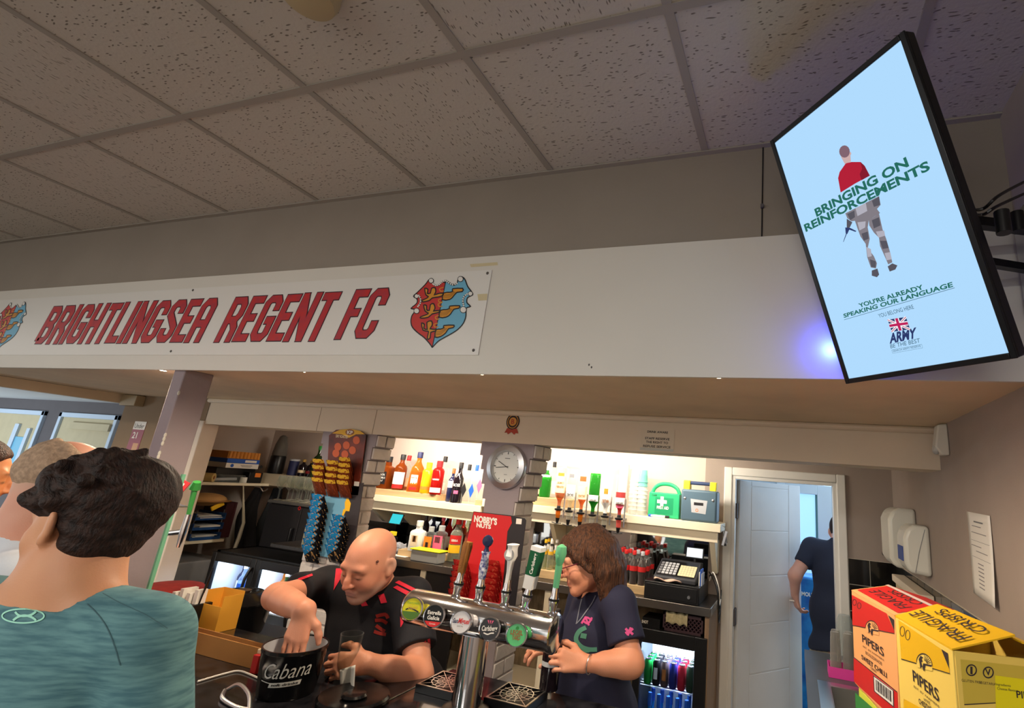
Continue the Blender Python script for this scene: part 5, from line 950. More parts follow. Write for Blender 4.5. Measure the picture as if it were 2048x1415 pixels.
# letter trays and clutter on the lower recess shelf
m_tray = flat('letter_tray_blue', 34, 74, 130, .4)
ya, yb = PX(386, 1040, xf)[1], PX(446, 1040, xf)[1]
for k in range(3):
    zt = z2+.001+k*.075; t = thing('letter_tray', 'blue plastic letter tray of papers, %s of three on the lower recess shelf' % ['bottom', 'middle', 'top'][k], 'letter tray', (xf-.15, (ya+yb)/2, zt), 'letter trays')
    bx('tray_base', m_tray, xf-.30, xf+.02, ya, yb, zt, zt+.006, t); bx('tray_side', m_tray, xf-.30, xf+.02, ya, ya+.006, zt+.006, zt+.05, t); bx('tray_side', m_tray, xf-.30, xf+.02, yb-.006, yb, zt+.006, zt+.05, t); bx('tray_lip', m_tray, xf+.014, xf+.02, ya+.006, yb-.006, zt+.006, zt+.022, t)
    for s_ in (ya+.01, yb-.01): MB().cyl((xf+.0, s_, zt+.05), (xf+.0, s_, zt+.0745), .004, None, 6).build('riser', m_steel, t)
    pb = MB(); 
    for j in range(4): y0 = ya+.02+rnd.uniform(0, .03); pb.box(xf-.27, xf+.01+rnd.uniform(-.01, .02), y0, yb-.03+rnd.uniform(-.01, .01), zt+.007+j*.007, zt+.012+j*.007)
    o = pb.build('paper_pile', m_paper); tag(o, 'pile of white papers in the %s letter tray' % ['bottom', 'middle', 'top'][k], 'papers', 'papers in the letter trays')
zt = z2+.001+3*.075
o = MB().ell((xf-.08, ya+.10, zt+.075), (.13, .15, .05), 20, 10).build('straw_hat', flat('tan_felt', 190, 146, 92, .9)); tag(o, 'tan felt hat lying on the letter trays', 'hat'); MB().lathe([(.10, 0), (.17, .006), (.175, .010), (.09, .012)], 24, Matrix.Translation((xf-.08, ya+.10, zt+.055)) @ Matrix.Diagonal((.85, 1.1, 1, 1))).build('brim', flat('tan_felt', 190, 146, 92, .9), o)
o = MB().box(-.05, .05, -.008, .008, -.018, .018, Matrix.Translation((xf+.02, ya+.14, zt+.03)) @ Matrix.Rotation(.5, 4, 'X') @ Matrix.Rotation(1.57, 4, 'Z')).build('scissors', L['yellow'], None, .006); tag(o, 'yellow handled tape cutter on the top letter tray', 'cutter')
o = bx('file_box', flat('maroon_board', 70, 30, 38), xf-.28, xf-.02, yb+.01, yb+.10, z2+.001, z2+.28, None, .003); tag(o, 'maroon upright file box beside the letter trays', 'file box')
# coats hanging on the recess wall
def coat(label, c, w, h, seed, m_):
    rr = random.Random(seed); ph = [rr.uniform(0, 6) for _ in range(6)]
    def fn(u, v):
        a = 2*math.pi*u; wd = w*(.35+.65*min(1, v*2.2))*(.9+.1*v); f = 1+.14*math.sin(3*a+ph[0])+.08*math.sin(7*a+ph[1]+v*3); return (c[0]+.07*f*math.cos(a)*(.5+.5*v)+.02*math.sin(v*5+ph[2]), c[1]+wd*.5*f*math.sin(a)+.02*math.sin(v*4+ph[3]), c[2]-h*v)
    o = MB().quadgrid(fn, 40, 16).build('coat', m_); tag(o, label, 'coat', 'coats in the left recess'); return o
m_coat = mat('black_cloth', s2l(24, 22, 26), .9, noise=.3, nscale=12)
q = PX(495, 965, -4.40); coat('black coat hanging from a hook under the recess shelf', (-4.42, q[1]+.13, 1.55), .16, .55, 3, m_coat); q = PX(525, 985, -4.3); coat('dark grey jacket hanging beside the black coat', (-4.46, q[1]+.27, 1.54), .20, .62, 8, mat('dark_grey_cloth', s2l(40, 42, 46), .9))
q = PX(520, 975, -4.36); o = MB().tube(catmull([(-4.40, q[1]-.02, 1.556), (-4.36, q[1], 1.55), (-4.34, q[1]+.02, 1.52), (-4.33, q[1]+.05, 1.54)], 5, False), .005, 6).build('coat_hook', m_steel); tag(o, 'bent steel coat hook under the recess shelf', 'hook')
a, b = PX(487, 1045, -4.30), PX(466, 1105, -4.30); o = MB().tube([(-4.43, a[1]+.01, z1-.021), tuple(a), tuple((a+b)/2+np.array([.0, .004, 0])), tuple(b)], [.004, .012, .014, .012], 6).build('strap', flat('cream_webbing', 190, 182, 160, .8)); tag(o, 'cream webbing strap dangling below the coats', 'strap')
# storage crate under the shelves
o = thing('storage_box', 'grey plastic storage box with pale wooden edge below the letter trays', 'storage box', (-4.55, 2.9, .70)); bx('body', flat('grey_plastic', 140, 140, 142, .4), -4.84, -4.36, 2.66, 3.2, .72, 1.0, o, .01); bx('rim', m_wood, -4.84, -4.34, 2.65, 3.22, .69, .72, o)
bx('support', m_cab, -4.84, -4.38, 2.66, 3.2, 0, .69, o)
# ================================================================ FRONT BAR
ZB = 1.10; BY0, BY1 = 1.24, 1.84; BXR = -1.27
m_granite = mat('black_granite_top', s2l(40, 40, 44), .18, noise=.55, nscale=22, coat=.4, col2=s2l(16, 16, 20))
bar = thing('bar_counter', 'black granite-look bar counter running under the club sign', 'bar counter', (-2.8, 1.55, 0))
bx('top', m_granite, -4.6, BXR, BY0, BY1, ZB-.04, ZB, bar, .006); bx('front_panel', m_endw, -4.6, BXR, BY0+.10, BY0+.13, 0, ZB-.04, bar); bx('end_panel', m_endw, BXR-.03, BXR-.002, BY0+.13, BY1-.06, 0, ZB-.04, bar); bx('back_frame', m_shelf, -4.6, BXR-.03, BY1-.09, BY1-.06, 0, ZB-.04, bar)
b2 = thing('tap_counter', 'cream-fronted counter section carrying the beer font and drip trays', 'counter', (-.85, 1.75, 0))
m_lam = mat('cream_laminate', s2l(226, 206, 170), .5); bx('body', m_lam, BXR+.002, -.36, 1.42, 1.92, 0, ZB-.03, b2); bx('top', m_granite, BXR+.002, -.34, 1.40, 1.94, ZB-.03, ZB-.002, b2, .003)
# --- Cabana ice bucket
ZR = 1.240; bc = PZ(593, 1287, ZR); BR = .098; T_ = Matrix.Translation((bc[0], bc[1], ZB+.001))
bk = thing('ice_bucket', 'open black ice bucket lettered Cabana soft drinks on the bar', 'ice bucket', (bc[0], bc[1], ZB)); hb_ = ZR-ZB
MB().lathe([(BR*.83, 0), (BR*.86, .006), (BR*.985, hb_-.012), (BR, hb_-.010), (BR, hb_), (BR*.95, hb_)], 48, T_, caps=False).build('shell', mat('black_gloss_plastic', s2l(14, 14, 16), .18), bk)
MB().lathe([(0, .02), (BR*.80, .02), (BR*.84, .04), (BR*.952, hb_-.002)], 40, T_, caps=False).build('liner', flat('grey_liner', 176, 178, 182, .35), bk)
ca_ = math.atan2(-bc[1], -bc[0])+.10
def bwrap(X, Y, off):
    r = BR*.86+(BR*.985-BR*.86)*(Y-.006)/(hb_-.018)+.0008+off; a = ca_+X/r; return (bc[0]+r*math.cos(a), bc[1]+r*math.sin(a), ZB+.001+Y)
m_silver = flat('silver_print', 198, 198, 192, .35)
text('Cabana', None, -.092, .064, .044, m_silver, bk, width=.142, shear=.28, wrap=bwrap, bold=-.004, off=.0006, rot=.05)
decal('strap_panel', [[(-.064+.01*i, .040+.0007*i), (-.064+.01*(i+1), .0407+.0007*i), (-.061+.01*(i+1), .0547+.0007*i), (-.061+.01*i, .054+.0007*i)] for i in range(9)], None, m_silver, bk, .0004, wrap=bwrap)
text('soft drinks', None, -.056, .045, .007, m_txt, bk, width=.076, wrap=bwrap, bold=.03, off=.0014, rot=.06, shear=.2)
decal('swash', [[(-.095+.01*i, .055-.001*i), (-.085+.01*i, .054-.001*i), (-.085+.01*i, .056-.001*i), (-.095+.01*i, .0575-.001*i)] for i in range(4)], None, m_silver, bk, .0004, wrap=bwrap)
lidc = PZ(708, 1394, ZB+.012); ld = thing('bucket_lid', 'round black glossy bucket lid lying on the bar beside the Cabana bucket', 'lid', (lidc[0], lidc[1], ZB)); T2 = Matrix.Translation((lidc[0], lidc[1], ZB+.001)); m_gl = mat('black_gloss_plastic', (0, 0, 0))
MB().lathe([(.098, 0), (.108, .004), (.110, .014), (.104, .020), (.092, .016), (.060, .014), (.03, .010), (0, .010)], 44, T2, caps=False).build('disc', m_gl, ld); MB().lathe([(.034, .012), (.040, .018), (.034, .024), (.02, .026), (0, .026)], 28, T2, caps=False).build('knob', m_gl, ld)
tg_ = PZ(498, 1400, ZB); tg = thing('ice_tongs', 'steel ice tongs with claw ends in front of the Cabana bucket', 'tongs', (tg_[0], tg_[1]-.03, ZB))
for s_ in (-1, 1): MB().tube(catmull([(tg_[0]+.08, tg_[1]-.06, ZB+.010), (tg_[0]+.02, tg_[1]-.04+.018*s_, ZB+.016+.01*s_), (tg_[0]-.06, tg_[1]-.02+.022*s_, ZB+.02+.012*s_), (tg_[0]-.10, tg_[1]-.005+.004*s_, ZB+.012)], 5, False), .006, 8).build('arm', m_steel, tg)
# white cord across the bar
pts = [PZ(x, y, ZB+.004) for x, y in ((395, 1362), (450, 1346), (478, 1341), (505, 1350), (540, 1366))]; tag(MB().tube(catmull([tuple(q) for q in pts], 5, False), .003, 6).build('cord', L['white']), 'thin white cord lying across the bar top in front of the box', 'cord')
# --- cardboard box on the bar
cA, cB = PZ(384, 1350, ZB), PZ(520, 1332, ZB); y_ = 1.56
xA, xB = PY(380, 1320, y_)[0], PY(523, 1300, y_)[0]; zT = PY(470, 1283, y_)[2]
m_card = mat('brown_cardboard', s2l(176, 124, 66), .85, noise=.12, nscale=5)
cbx = thing('cardboard_box', 'open brown cardboard box standing on the bar', 'cardboard box', ((xA+xB)/2, y_+.1, ZB))
bx('front_side', m_card, xA-.15, xB, y_, y_+.005, ZB+.001, zT, cbx); bx('right_side', m_card, xB-.005, xB, y_+.005, y_+.06, ZB+.001, zT, cbx); bx('back_side', m_card, xA-.15, xB, y_+.06, y_+.065, ZB+.001, zT-.01, cbx); bx('left_side', m_card, xA-.15, xA-.145, y_+.005, y_+.06, ZB+.001, zT, cbx); bx('bottom', m_card, xA-.145, xB-.005, y_+.005, y_+.06, ZB+.001, ZB+.006, cbx)
o = thing('red_carton', 'narrow red carton wedged between the cardboard box and the bucket', 'carton', (xB+.02, y_, ZB)); bx('body', L['red'], xB+.003, xB+.03, y_-.03, y_+.10, ZB+.001, zT-.01, o, .002); bx('crumbs', L['cream'], xB+.004, xB+.03, y_-.02, y_+.06, zT-.01, zT+.006, o, .003)
# --- black lidded ice bucket
ib_ = PY(470, 1240, 1.98); ibz0, ibz1 = ZB-.30, PY(471, 1193, 1.88)[2]; R_ = wpx(ib_, 122)/2; T3 = Matrix.Translation((ib_[0], 1.98, 0)); hz = ibz1
ibk = thing('ice_bucket', 'lidded glossy black ice bucket behind the cardboard box', 'ice bucket', (ib_[0], 1.98, ZB-.08))
bx('back_shelf', m_cab, ib_[0]-.35, ib_[0]+.35, BY1+.002, 2.16, ZB-.10, ZB-.08, bar)
MB().lathe([(R_*.84, ZB-.079), (R_*.86, ZB-.07), (R_*.98, hz-.055), (R_, hz-.05)], 44, T3).build('body', m_gl, ibk); MB().lathe([(R_*1.0, hz-.05), (R_*1.0, hz-.044), (R_*.62, hz-.004), (R_*.48, hz-.002), (R_*.44, hz-.012), (0, hz-.012)], 44, T3, caps=False).build('lid', m_gl, ibk); MB().lathe([(R_*.22, hz-.012), (R_*.26, hz+.002), (R_*.2, hz+.004), (0, hz+.004)], 24, T3, caps=False).build('knob', flat('dark_brown_plastic', 70, 56, 48, .3), ibk)
# orange carton, caddy and straws behind the box
yc = 1.79; q = PY(428, 1262, yc); oc = thing('orange_carton', 'open orange card carton behind the cardboard box', 'carton', (q[0], yc, ZB)); m_oc = flat('orange_card', 222, 158, 50, .6)
for a in ((q[0]-.06, q[0]+.07, yc-.05, yc-.046, ZB+.001, ZB+.10), (q[0]-.06, q[0]+.07, yc+.036, yc+.04, ZB+.001, ZB+.15), (q[0]-.06, q[0]-.056, yc-.046, yc+.036, ZB+.001, ZB+.15), (q[0]+.066, q[0]+.07, yc-.046, yc+.036, ZB+.001, ZB+.14), (q[0]-.056, q[0]+.066, yc-.046, yc+.036, ZB+.001, ZB+.06)): bx('side', m_oc, *a, oc)
q = PY(372, 1228, 1.72); cd_ = thing('bar_caddy', 'black bar caddy holding white napkins and straws beside the post', 'caddy', (q[0], 1.72, ZB))
bx('tray', m_black, q[0]-.10, q[0]+.06, 1.66, 1.78, ZB+.001, ZB+.10, cd_, .004); 
for i in range(4): bx('napkins', L['white'], q[0]-.06+.03*i, q[0]-.04+.03*i, 1.68+.01*i, 1.75, ZB+.10, ZB+.14+.015*(i % 2), cd_)
for i in range(6): MB().cyl((q[0]+.005+.008*i, 1.75-.005*i, ZB+.06), (q[0]+.02+.014*i, 1.765-.01*i, ZB+.20+.02*(i % 3)), .003, None, 6).build('straw', m_black, cd_)
# --- bar stool with red velvet seat
sp = PY(345, 1178, 2.32); SR = wpx(sp, 112)/2; sx, sy, sz = sp[0], 2.32, sp[2]
stl = thing('bar_stool', 'tall bar stool with round red velvet seat trimmed with brass studs', 'stool', (sx, sy, 0)); T4 = Matrix.Translation((sx, sy, sz)); m_vel = mat('red_velvet', s2l(150, 38, 32), .9, noise=.25, nscale=20)
MB().lathe([(SR*.96, -.045), (SR, -.03), (SR*.985, .0), (SR*.99, .004), (SR*.9, .022), (SR*.5, .032), (0, .034)], 36, T4).build('seat', m_vel, stl); MB().lathe([(SR*.9, -.065), (SR*.97, -.046), (SR*.9, -.044)], 36, T4).build('seat_ring', m_wood, stl)
for i in range(44): a = 2*math.pi*i/44; MB().ell((sx+SR*.985*math.cos(a), sy+SR*.985*math.sin(a), sz-.040), (.0045, .0045, .0045), 6, 4).build('stud', mat('brass', (.8, .6, .25), .3, 1), stl)
for i in range(4): a = math.pi/4+i*math.pi/2; MB().cyl((sx+SR*.95*math.cos(a), sy+SR*.95*math.sin(a), 0), (sx+SR*.7*math.cos(a), sy+SR*.7*math.sin(a), sz-.05), .014, None, 10).build('leg', m_black, stl)
MB().tube([(sx+SR*.88*math.cos(a), sy+SR*.88*math.sin(a), .32) for a in np.linspace(0, 2*math.pi, 25)], .010, 8).build('foot_ring', m_chrome, stl)
# --- single tap by the post
ty = 1.74; a0, a1 = PY(392, 968, ty), PY(377, 1028, ty); a2, a3 = PY(366, 1062, ty), PY(356, 1094, ty); a4 = PY(318, 1068, ty)
tp = thing('beer_tap', 'single chrome beer tap with green handle beside the grey post', 'beer tap', (a4[0], ty, ZB)); m_tgr = flat('tap_green', 60, 150, 70, .35)
MB().tube([tuple(a1), tuple((a0+a1)/2), tuple(a0)], [.009, .011, .013], 10).build('handle', m_tgr, tp); MB().tube([tuple(a0-np.array([.0, 0, .02])), tuple(a0+np.array([.012, -.006, .012]))], [.024, .016], 8).build('handle_crest', m_tgr, tp)
MB().tube([tuple(a1), tuple(a2), tuple(a3)], [.011, .014, .008], 10).build('spout', m_chrome, tp); MB().tube([tuple(a2), tuple(a4)], .012, 10).build('shank', m_chrome, tp); MB().cyl((a4[0], ty, ZB), (a4[0], ty, a4[2]+.03), .03, None, 16).build('column', m_chrome, tp)
rc = [PY(x, y, 1.80) for x, y in ((347, 948), (380, 966), (344, 1008), (336, 1002))]; o = thing('red_card', 'red card with white note fixed beside the post', 'card', rc[0]); MB().prism([tuple(q) for q in rc], (0, .003, 0)).build('card', L['red'], o)
rf = FR((0, 1.80, 0), (1, 0, 0), (0, 0, 1)); dpx('note', [[(348, 955), (352, 952), (370, 967), (362, 978), (346, 967)]], rf, L['white'], o, .001)
MB().tube([tuple(rc[3]), (PXR-.02, 1.73, rc[3][2]), (PXR-.02, 1.655, rc[3][2])], .003, 6).build('clip_wire', m_steel, o)
# ================================================================ BEER FONT (T-bar)
YT = 1.66; tr0, tr1 = PY(826, 1212, YT), PY(1108, 1259, YT); zt_ = (tr0[2]+tr1[2])/2-.004; TR = .056
ft = thing('beer_font', 'polished chrome T-bar beer font with five badges and five tap handles', 'beer font', ((tr0[0]+tr1[0])/2, YT, ZB))
Mx = Matrix.Translation((tr0[0], YT, zt_)) @ Matrix.Rotation(math.pi/2, 4, 'Y'); LT = tr1[0]-tr0[0]
MB().lathe([(0, -.024), (TR*.6, -.022), (TR*.9, -.012), (TR, 0), (TR, LT-.006), (TR*1.06, LT-.004), (TR*1.06, LT+.006), (TR*.9, LT+.012), (0, LT+.013)], 40, Mx, caps=False).build('cross_tube', m_chrome, ft)
cpx = PY(943, 1330, YT)[0]; MB().cyl((cpx, YT, ZB), (cpx, YT, zt_-TR*.8), .046, None, 36).build('column', m_chrome, ft); MB().lathe([(.075, 0), (.075, .008), (.05, .016)], 32, Matrix.Translation((cpx, YT, ZB))).build('base_plate', m_black, ft)
bpx = [(824, 1217), (868, 1231), (922, 1243), (979, 1257), (1033, 1269)]
bcol = [flat('badge_yellow', 206, 200, 40, .25), flat('badge_black2', 26, 22, 24, .25), flat('badge_white', 214, 212, 214, .25), flat('badge_black2', 26, 22, 24, .25), flat('badge_green', 84, 190, 116, .25)]
for i, (px, py) in enumerate(bpx):
    yb = YT-TR-.028; q = PY(px, py, yb); R_ = wpx(q, 43)/2; nrm = np.array([.25, -.95, .16]); nrm /= np.linalg.norm(nrm); bfr = FR(q, np.cross([0, 0, 1], -nrm)*-1, (0, 0, 1)); 
    if bfr.n@nrm < 0: bfr = FR(q, -bfr.r, (0, 0, 1))
    bfr = FR(q, bfr.r, np.cross(nrm, bfr.r)); Rm = Matrix(((bfr.r[0], bfr.u[0], bfr.n[0], q[0]), (bfr.r[1], bfr.u[1], bfr.n[1], q[1]), (bfr.r[2], bfr.u[2], bfr.n[2], q[2]), (0, 0, 0, 1)))
    dsk = MB().lathe([(R_*.5, -.022), (R_*.95, -.018), (R_, -.010), (R_, -.002), (R_*.93, .0)], 32, Rm).build('badge', bcol[i], ft); MB().lathe([(R_*.94, -.006), (R_*1.05, -.004), (R_*1.05, .001), (R_*.94, .0025)], 32, Rm, caps=False).build('badge_rim', m_chrome, dsk)
    MB().cyl(bfr.p(0, 0, -.02), (q[0], YT-TR*.9, zt_), .012, None, 12).build('badge_stem', m_chrome, dsk)
    W_ = L['white']; K_ = m_txt
    if i == 0:
        decal('print', [[(R_*.9*math.cos(a), R_*.9*math.sin(a)) for a in np.linspace(math.pi*1.08, math.pi*1.92, 12)]], bfr, flat('badge_leaf_green', 70, 110, 30), dsk, .0006); decal('print', rib(catmull([(-R_*.6, -R_*.1), (-.005, R_*.05), (R_*.7, -R_*.2)], 3, False), .004), bfr, L['black'], dsk, .0008)
        text('THATCHERS', bfr, 0, R_*.42, .006, L['green'], dsk, width=R_*1.2, align='C', off=.001); text('Gold', bfr, 0, -R_*.02, .012, L['gold'], dsk, width=R_*.9, align='C', off=.0012, shear=.3)
    if i == 1:
        decal('print', [[(R_*.92*math.cos(a), R_*.92*math.sin(a)) for a in np.linspace(math.pi*1.17, math.pi*1.83, 12)]], bfr, L['red'], dsk, .0006); text('Estrella', bfr, 0, R_*.12, .011, W_, dsk, width=R_*1.35, align='C', off=.001, bold=.02); text('Galicia', bfr, 0, -R_*.32, .011, W_, dsk, width=R_*1.2, align='C', off=.001, bold=.02); text('Cerveza', bfr, 0, -R_*.72, .005, W_, dsk, width=R_*.6, align='C', off=.001)
    if i == 2:
        text('San', bfr, -R_*.82, -.004, .013, L['navy'], dsk, width=R_*.5, off=.001, bold=.02, shear=.2); text('Miguel', bfr, -R_*.28, -.004, .015, L['red'], dsk, width=R_*1.05, off=.001, bold=.02, shear=.2); text('ESPECIAL', bfr, 0, -R_*.42, .004, L['grey'], dsk, width=R_*.6, align='C', off=.001)
    if i == 3:
        text('Carlsberg', bfr, 0, -R_*.15, .014, W_, dsk, width=R_*1.5, align='C', off=.001, bold=.02, shear=.1, rot=.08); decal('print', rib(catmull([(-R_*.5, -R_*.36), (-R_*.1, -R_*.46), (R_*.2, -R_*.34), (R_*.5, -R_*.30)], 3, False), .0035), bfr, W_, dsk, .001)
        for k in (-1, 0, 1): decal('print', [[(k*.004, R_*.40), (k*.008+.002, R_*.72), (k*.008-.003, R_*.72)]], bfr, L['pink'], dsk, .001+.0001*k)
    if i == 4: text('LEGEL', bfr, 0, R_*.02, .012, L['brown'], dsk, width=R_*1.2, align='C', off=.001, bold=.03); text('YARD', bfr, 0, -R_*.40, .012, L['brown'], dsk, width=R_*.8, align='C', off=.001, bold=.03); decal('print', [circ(0, R_*.58, .005, 10)], bfr, L['green'], dsk, .001)
# tap handles
def handle(basepx, toppx, name):
    b = PY(*basepx, YT); tq = PY(*toppx, YT); b[2] = zt_+TR*.86; d = tq-b; h = bpy.data.objects.new('tap_handle', None); h.location = Vector(b)-org(ft); h.parent = ft; C.objects.link(h); u = d/np.linalg.norm(d)
    MB().lathe([(.019, -.006), (.019, .004), (.012, .014), (.014, .03), (.017, .045), (.012, .062), (.010, .085)], 16, Matrix.Translation(b) @ Vector(u).to_track_quat('Z', 'Y').to_matrix().to_4x4()).build('ferrule', m_chrome, h)
    MB().cyl(b+u*.045, b+u*.052, .0175, None, 14).build('collar', m_black, h); return h, b, u, np.linalg.norm(d)
def bar_mesh(b, u, l0, l1, prof, n=12, sq=None): return MB().lathe([(r, l0+(l1-l0)*t) for r, t in prof], n, Matrix.Translation(b) @ Vector(u).to_track_quat('Z', 'Y').to_matrix().to_4x4(), sq)
h, b, u, l = handle((911, 1192), (937, 1083), 'w'); bar_mesh(b, u, .075, l, [(.011, 0), (.014, .1), (.018, .85), (.016, 1)], 4).build('grip', mat('carved_wood', s2l(150, 96, 36), .5, noise=.3, nscale=20), h)
hf = FR(b+u*.10+np.array([.0, -.0165, 0]), u, np.cross(u, [0, 1, 0])*-1); 
if hf.n[1] > 0: hf = FR(hf.o, hf.r, -hf.u)
text('THATCHERS', hf, 0, -.005, .009, L['brown'], h, width=.10, off=.0016, bold=.02)
h, b, u, l = handle((957, 1196), (978, 1068), 'b'); bar_mesh(b, u, .075, l*.74, [(.012, 0), (.013, .05), (.016, .45), (.0125, .85), (.016, .97), (.016, 1)]).build('grip', mat('blue_white_mosaic', s2l(226, 228, 236), .3, noise=.8, nscale=110, col2=s2l(30, 50, 130)), h)
q = b+u*(l*.90); MB().lathe([(.0, -.009), (.017, -.008), (.020, 0), (.017, .008), (0, .009)], 24, Matrix.Translation(q) @ Matrix.Rotation(math.pi/2, 4, 'X')).build('grip_crown', flat('navy_enamel', 26, 36, 70, .25), h); bar_mesh(b, u, l*.74, l*.84, [(.011, 0), (.007, .5), (.009, 1)]).build('grip_neck', flat('navy_enamel', 26, 36, 70, .25), h)
h, b, u, l = handle((1009, 1204), (1027, 1088), 's'); m_hw = flat('handle_white', 230, 228, 226, .3); bar_mesh(b, u, .075, l, [(.012, 0), (.012, .3), (.016, .55), (.026, .70), (.022, .86), (.022, .93), (.027, 1.0)], 16, (3, .6)).build('grip', m_hw, h); q = b+u*(.075+(l-.075)*.74); MB().lathe([(0, 0), (.019, .002), (.019, .004)], 20, Matrix.Translation(q+np.array([0, -.016, 0])) @ Matrix.Rotation(math.pi/2, 4, 'X')).build('grip_emblem', flat('emblem_grey', 170, 168, 166), h)
h, b, u, l = handle((1048, 1214), (1078, 1092), 'c'); 
bar_mesh(b, u, .07, l*.55, [(.023, 0), (.025, 1)], 4).build('grip_lower', m_hw, h); bar_mesh(b, u, l*.55, l*.93, [(.025, 0), (.027, 1)], 4).build('grip_upper', flat('carls_green', 20, 86, 52, .3), h); bar_mesh(b, u, l*.93, l, [(.027, 0), (.027, 1)], 4).build('grip_cap', m_hw, h)
hf = FR(b+u*(l*.58)+np.array([.004, -.0200, 0]), u, np.cross(u, [0, 1, 0])*-1)
if hf.n[1] > 0: hf = FR(hf.o, hf.r, -hf.u)
text('Carlsberg', hf, 0, -.005, .011, L['white'], h, width=l*.32, off=.0016, bold=.02)
h, b, u, l = handle((1104, 1222), (1124, 1092), 'g'); m_gg = flat('handle_green', 96, 172, 126, .35); bar_mesh(b, u, .08, l*.72, [(.010, 0), (.011, .5), (.012, 1)]).build('grip', m_gg, h); bar_mesh(b, u, l*.70, l*1.03, [(.010, 0), (.017, .25), (.023, .6), (.019, .9), (.006, 1)], 14, (2, .8)).build('grip_head', m_gg, h); q = b+u*(l*.88)
for s_ in (-1, 1): MB().ell(q+np.array([.008*s_, -.016, .006]), (.004, .003, .003), 8, 6).build('eye', flat('dark_green_paint', 20, 70, 46), h)
MB().ell(q+np.array([0, -.019, -.004]), (.004, .005, .008), 8, 6).build('nose', m_gg, h)
# --- drip trays
m_grille = mat('drip_grille_steel', (.75, .74, .70), .3, 1)
def drip(label, px, py, s):
    c = PZ(px, py, ZB); t = thing('drip_tray', label, 'drip tray', (c[0], c[1], ZB)); c[1] = min(max(c[1], 1.56+s*.3), 1.93-s/2); h = s/2; z = ZB-.001
    for a in ((-h, h, -h, -h+.006), (-h, h, h-.006, h), (-h, -h+.006, -h+.006, h-.006), (h-.006, h, -h+.006, h-.006)): bx('pan_side', m_black, c[0]+a[0], c[0]+a[1], c[1]+a[2], c[1]+a[3], z, z+.024, t)
    bx('pan', m_black, c[0]-h+.006, c[0]+h-.006, c[1]-h+.006, c[1]+h-.006, z, z+.004, t); fr = FR((c[0], c[1], z+.0245), (1, 0, 0), (0, 1, 0)); R_ = h*.92
    pl = rib(rect(-R_, R_, -R_, R_), .006, True)+rib([(-R_, -R_), (R_, R_)], .003)+rib([(-R_, R_), (R_, -R_)], .003)+rib([(0, -R_), (0, R_)], .003)+rib([(-R_, 0), (R_, 0)], .003)
    for r in (.25, .5, .78): pl += rib(circ(0, 0, R_*r, 20), .0028, True)
    for k in range(8): a = k*math.pi/4+.39; pl += rib([(R_*.25*math.cos(a), R_*.25*math.sin(a)), (R_*.9*math.cos(a), R_*.9*math.sin(a))], .0025)
    for s2 in (-1, 1): pl += rib(circ(s2*R_*.52, 0, R_*.28, 14), .0025, True)+rib(circ(0, s2*R_*.52, R_*.28, 14), .0025, True)
    decal('grille', pl, fr, m_grille, t, 0); return t
drip('square steel-grilled drip tray left of the font column', 893, 1376, .15); drip('square steel-grilled drip tray right of the font column', 1032, 1402, .16)
# strip of silver film hanging behind the taps
q = PY(960, 1095, 2.43); 
# ================================================================ RIGHT-HAND SIDE
# black wall tiles with pale grout
m_bt = mat('black_ceramic_tile', s2l(20, 18, 18), .12, coat=.3); m_gr = flat('pale_grout', 200, 192, 176, .9); TS = .150
ztile = PY(1740, 1120, YB)[2]; tbm = MB().box(0, TS-.004, -.006, 0, 0, TS-.004).mesh('tile'); tbs = MB().box(-.006, 0, 0, TS-.004, 0, TS-.004).mesh('tile')
bx('grout_face', m_gr, DX1+.056, XW-.001, YB-.0075, YB-.0045, .96, ztile, wb); wr_ = bpy.data.objects['wall_right']
bx('grout_face', m_gr, XW-.003, XW+.001, 1.9, YB-.005, .96, ztile, wr_)
for r in range(4):
    z = ztile-TS*(r+1)+.002
    for k in range(2):
        x1 = XW-.004-TS*k; x0 = max(x1-TS+.004, DX1+.058)
        if x1-x0 > .03: bx('tile', m_bt, x0, x1, YB-.012, YB-.0075, z, z+TS-.004, wb, .0012)
    for k in range(11): o = put('tile', tbs, m_bt, wr_, .0012); o.location = (XW-.003, YB-.02-TS*(k+1), z)
# steel worktop with sink
zw = .95; WY0, WY1, WX = 2.05, 3.70, .05; m_sst = mat('sink_steel', (.62, .61, .58), .28, 1, bump=.05, bscale=120); m_dw = mat('dark_grey_worktop', s2l(92, 94, 98), .4, noise=.1)
s0 = PZ(1634, 1360, zw); sx0, sy1 = s0[0]+.0, s0[1]; sy0 = sy1-.62; sx1 = sx0+.36
wt = thing('sink_worktop', 'grey worktop with inset steel sink along the right wall', 'worktop', (.3, 2.9, 0))
for a in ((WX, sx0+.06, WY0, WY1), (sx1-.04, XW-.014, WY0, WY1), (sx0+.06, sx1-.04, sy1-.06, WY1), (sx0+.06, sx1-.04, WY0, sy0+.06)): bx('top', m_dw, a[0], a[1], a[2], a[3], zw-.04, zw, wt)
bx('cabinet_front', m_lam, WX+.03, WX+.05, WY0, WY1, 0, zw-.04, wt)
for a in ((sx0, sx0+.06, sy0, sy1), (sx1-.05, sx1, sy0, sy1), (sx0+.06, sx1-.05, sy1-.06, sy1), (sx0+.06, sx1-.05, sy0, sy0+.06)): bx('sink_rim', m_sst, a[0], a[1], a[2], a[3], zw, zw+.005, wt, .002)
i0, i1, j0, j1 = sx0+.06, sx1-.05, sy0+.06, sy1-.06
for a in ((i0, i0+.003, j0, j1, zw-.16, zw+.004), (i1-.003, i1, j0, j1, zw-.16, zw+.004), (i0, i1, j0, j0+.003, zw-.16, zw+.004), (i0, i1, j1-.003, j1, zw-.16, zw+.004), (i0, i1, j0, j1, zw-.163, zw-.16)): bx('bowl', m_sst, *a, wt)
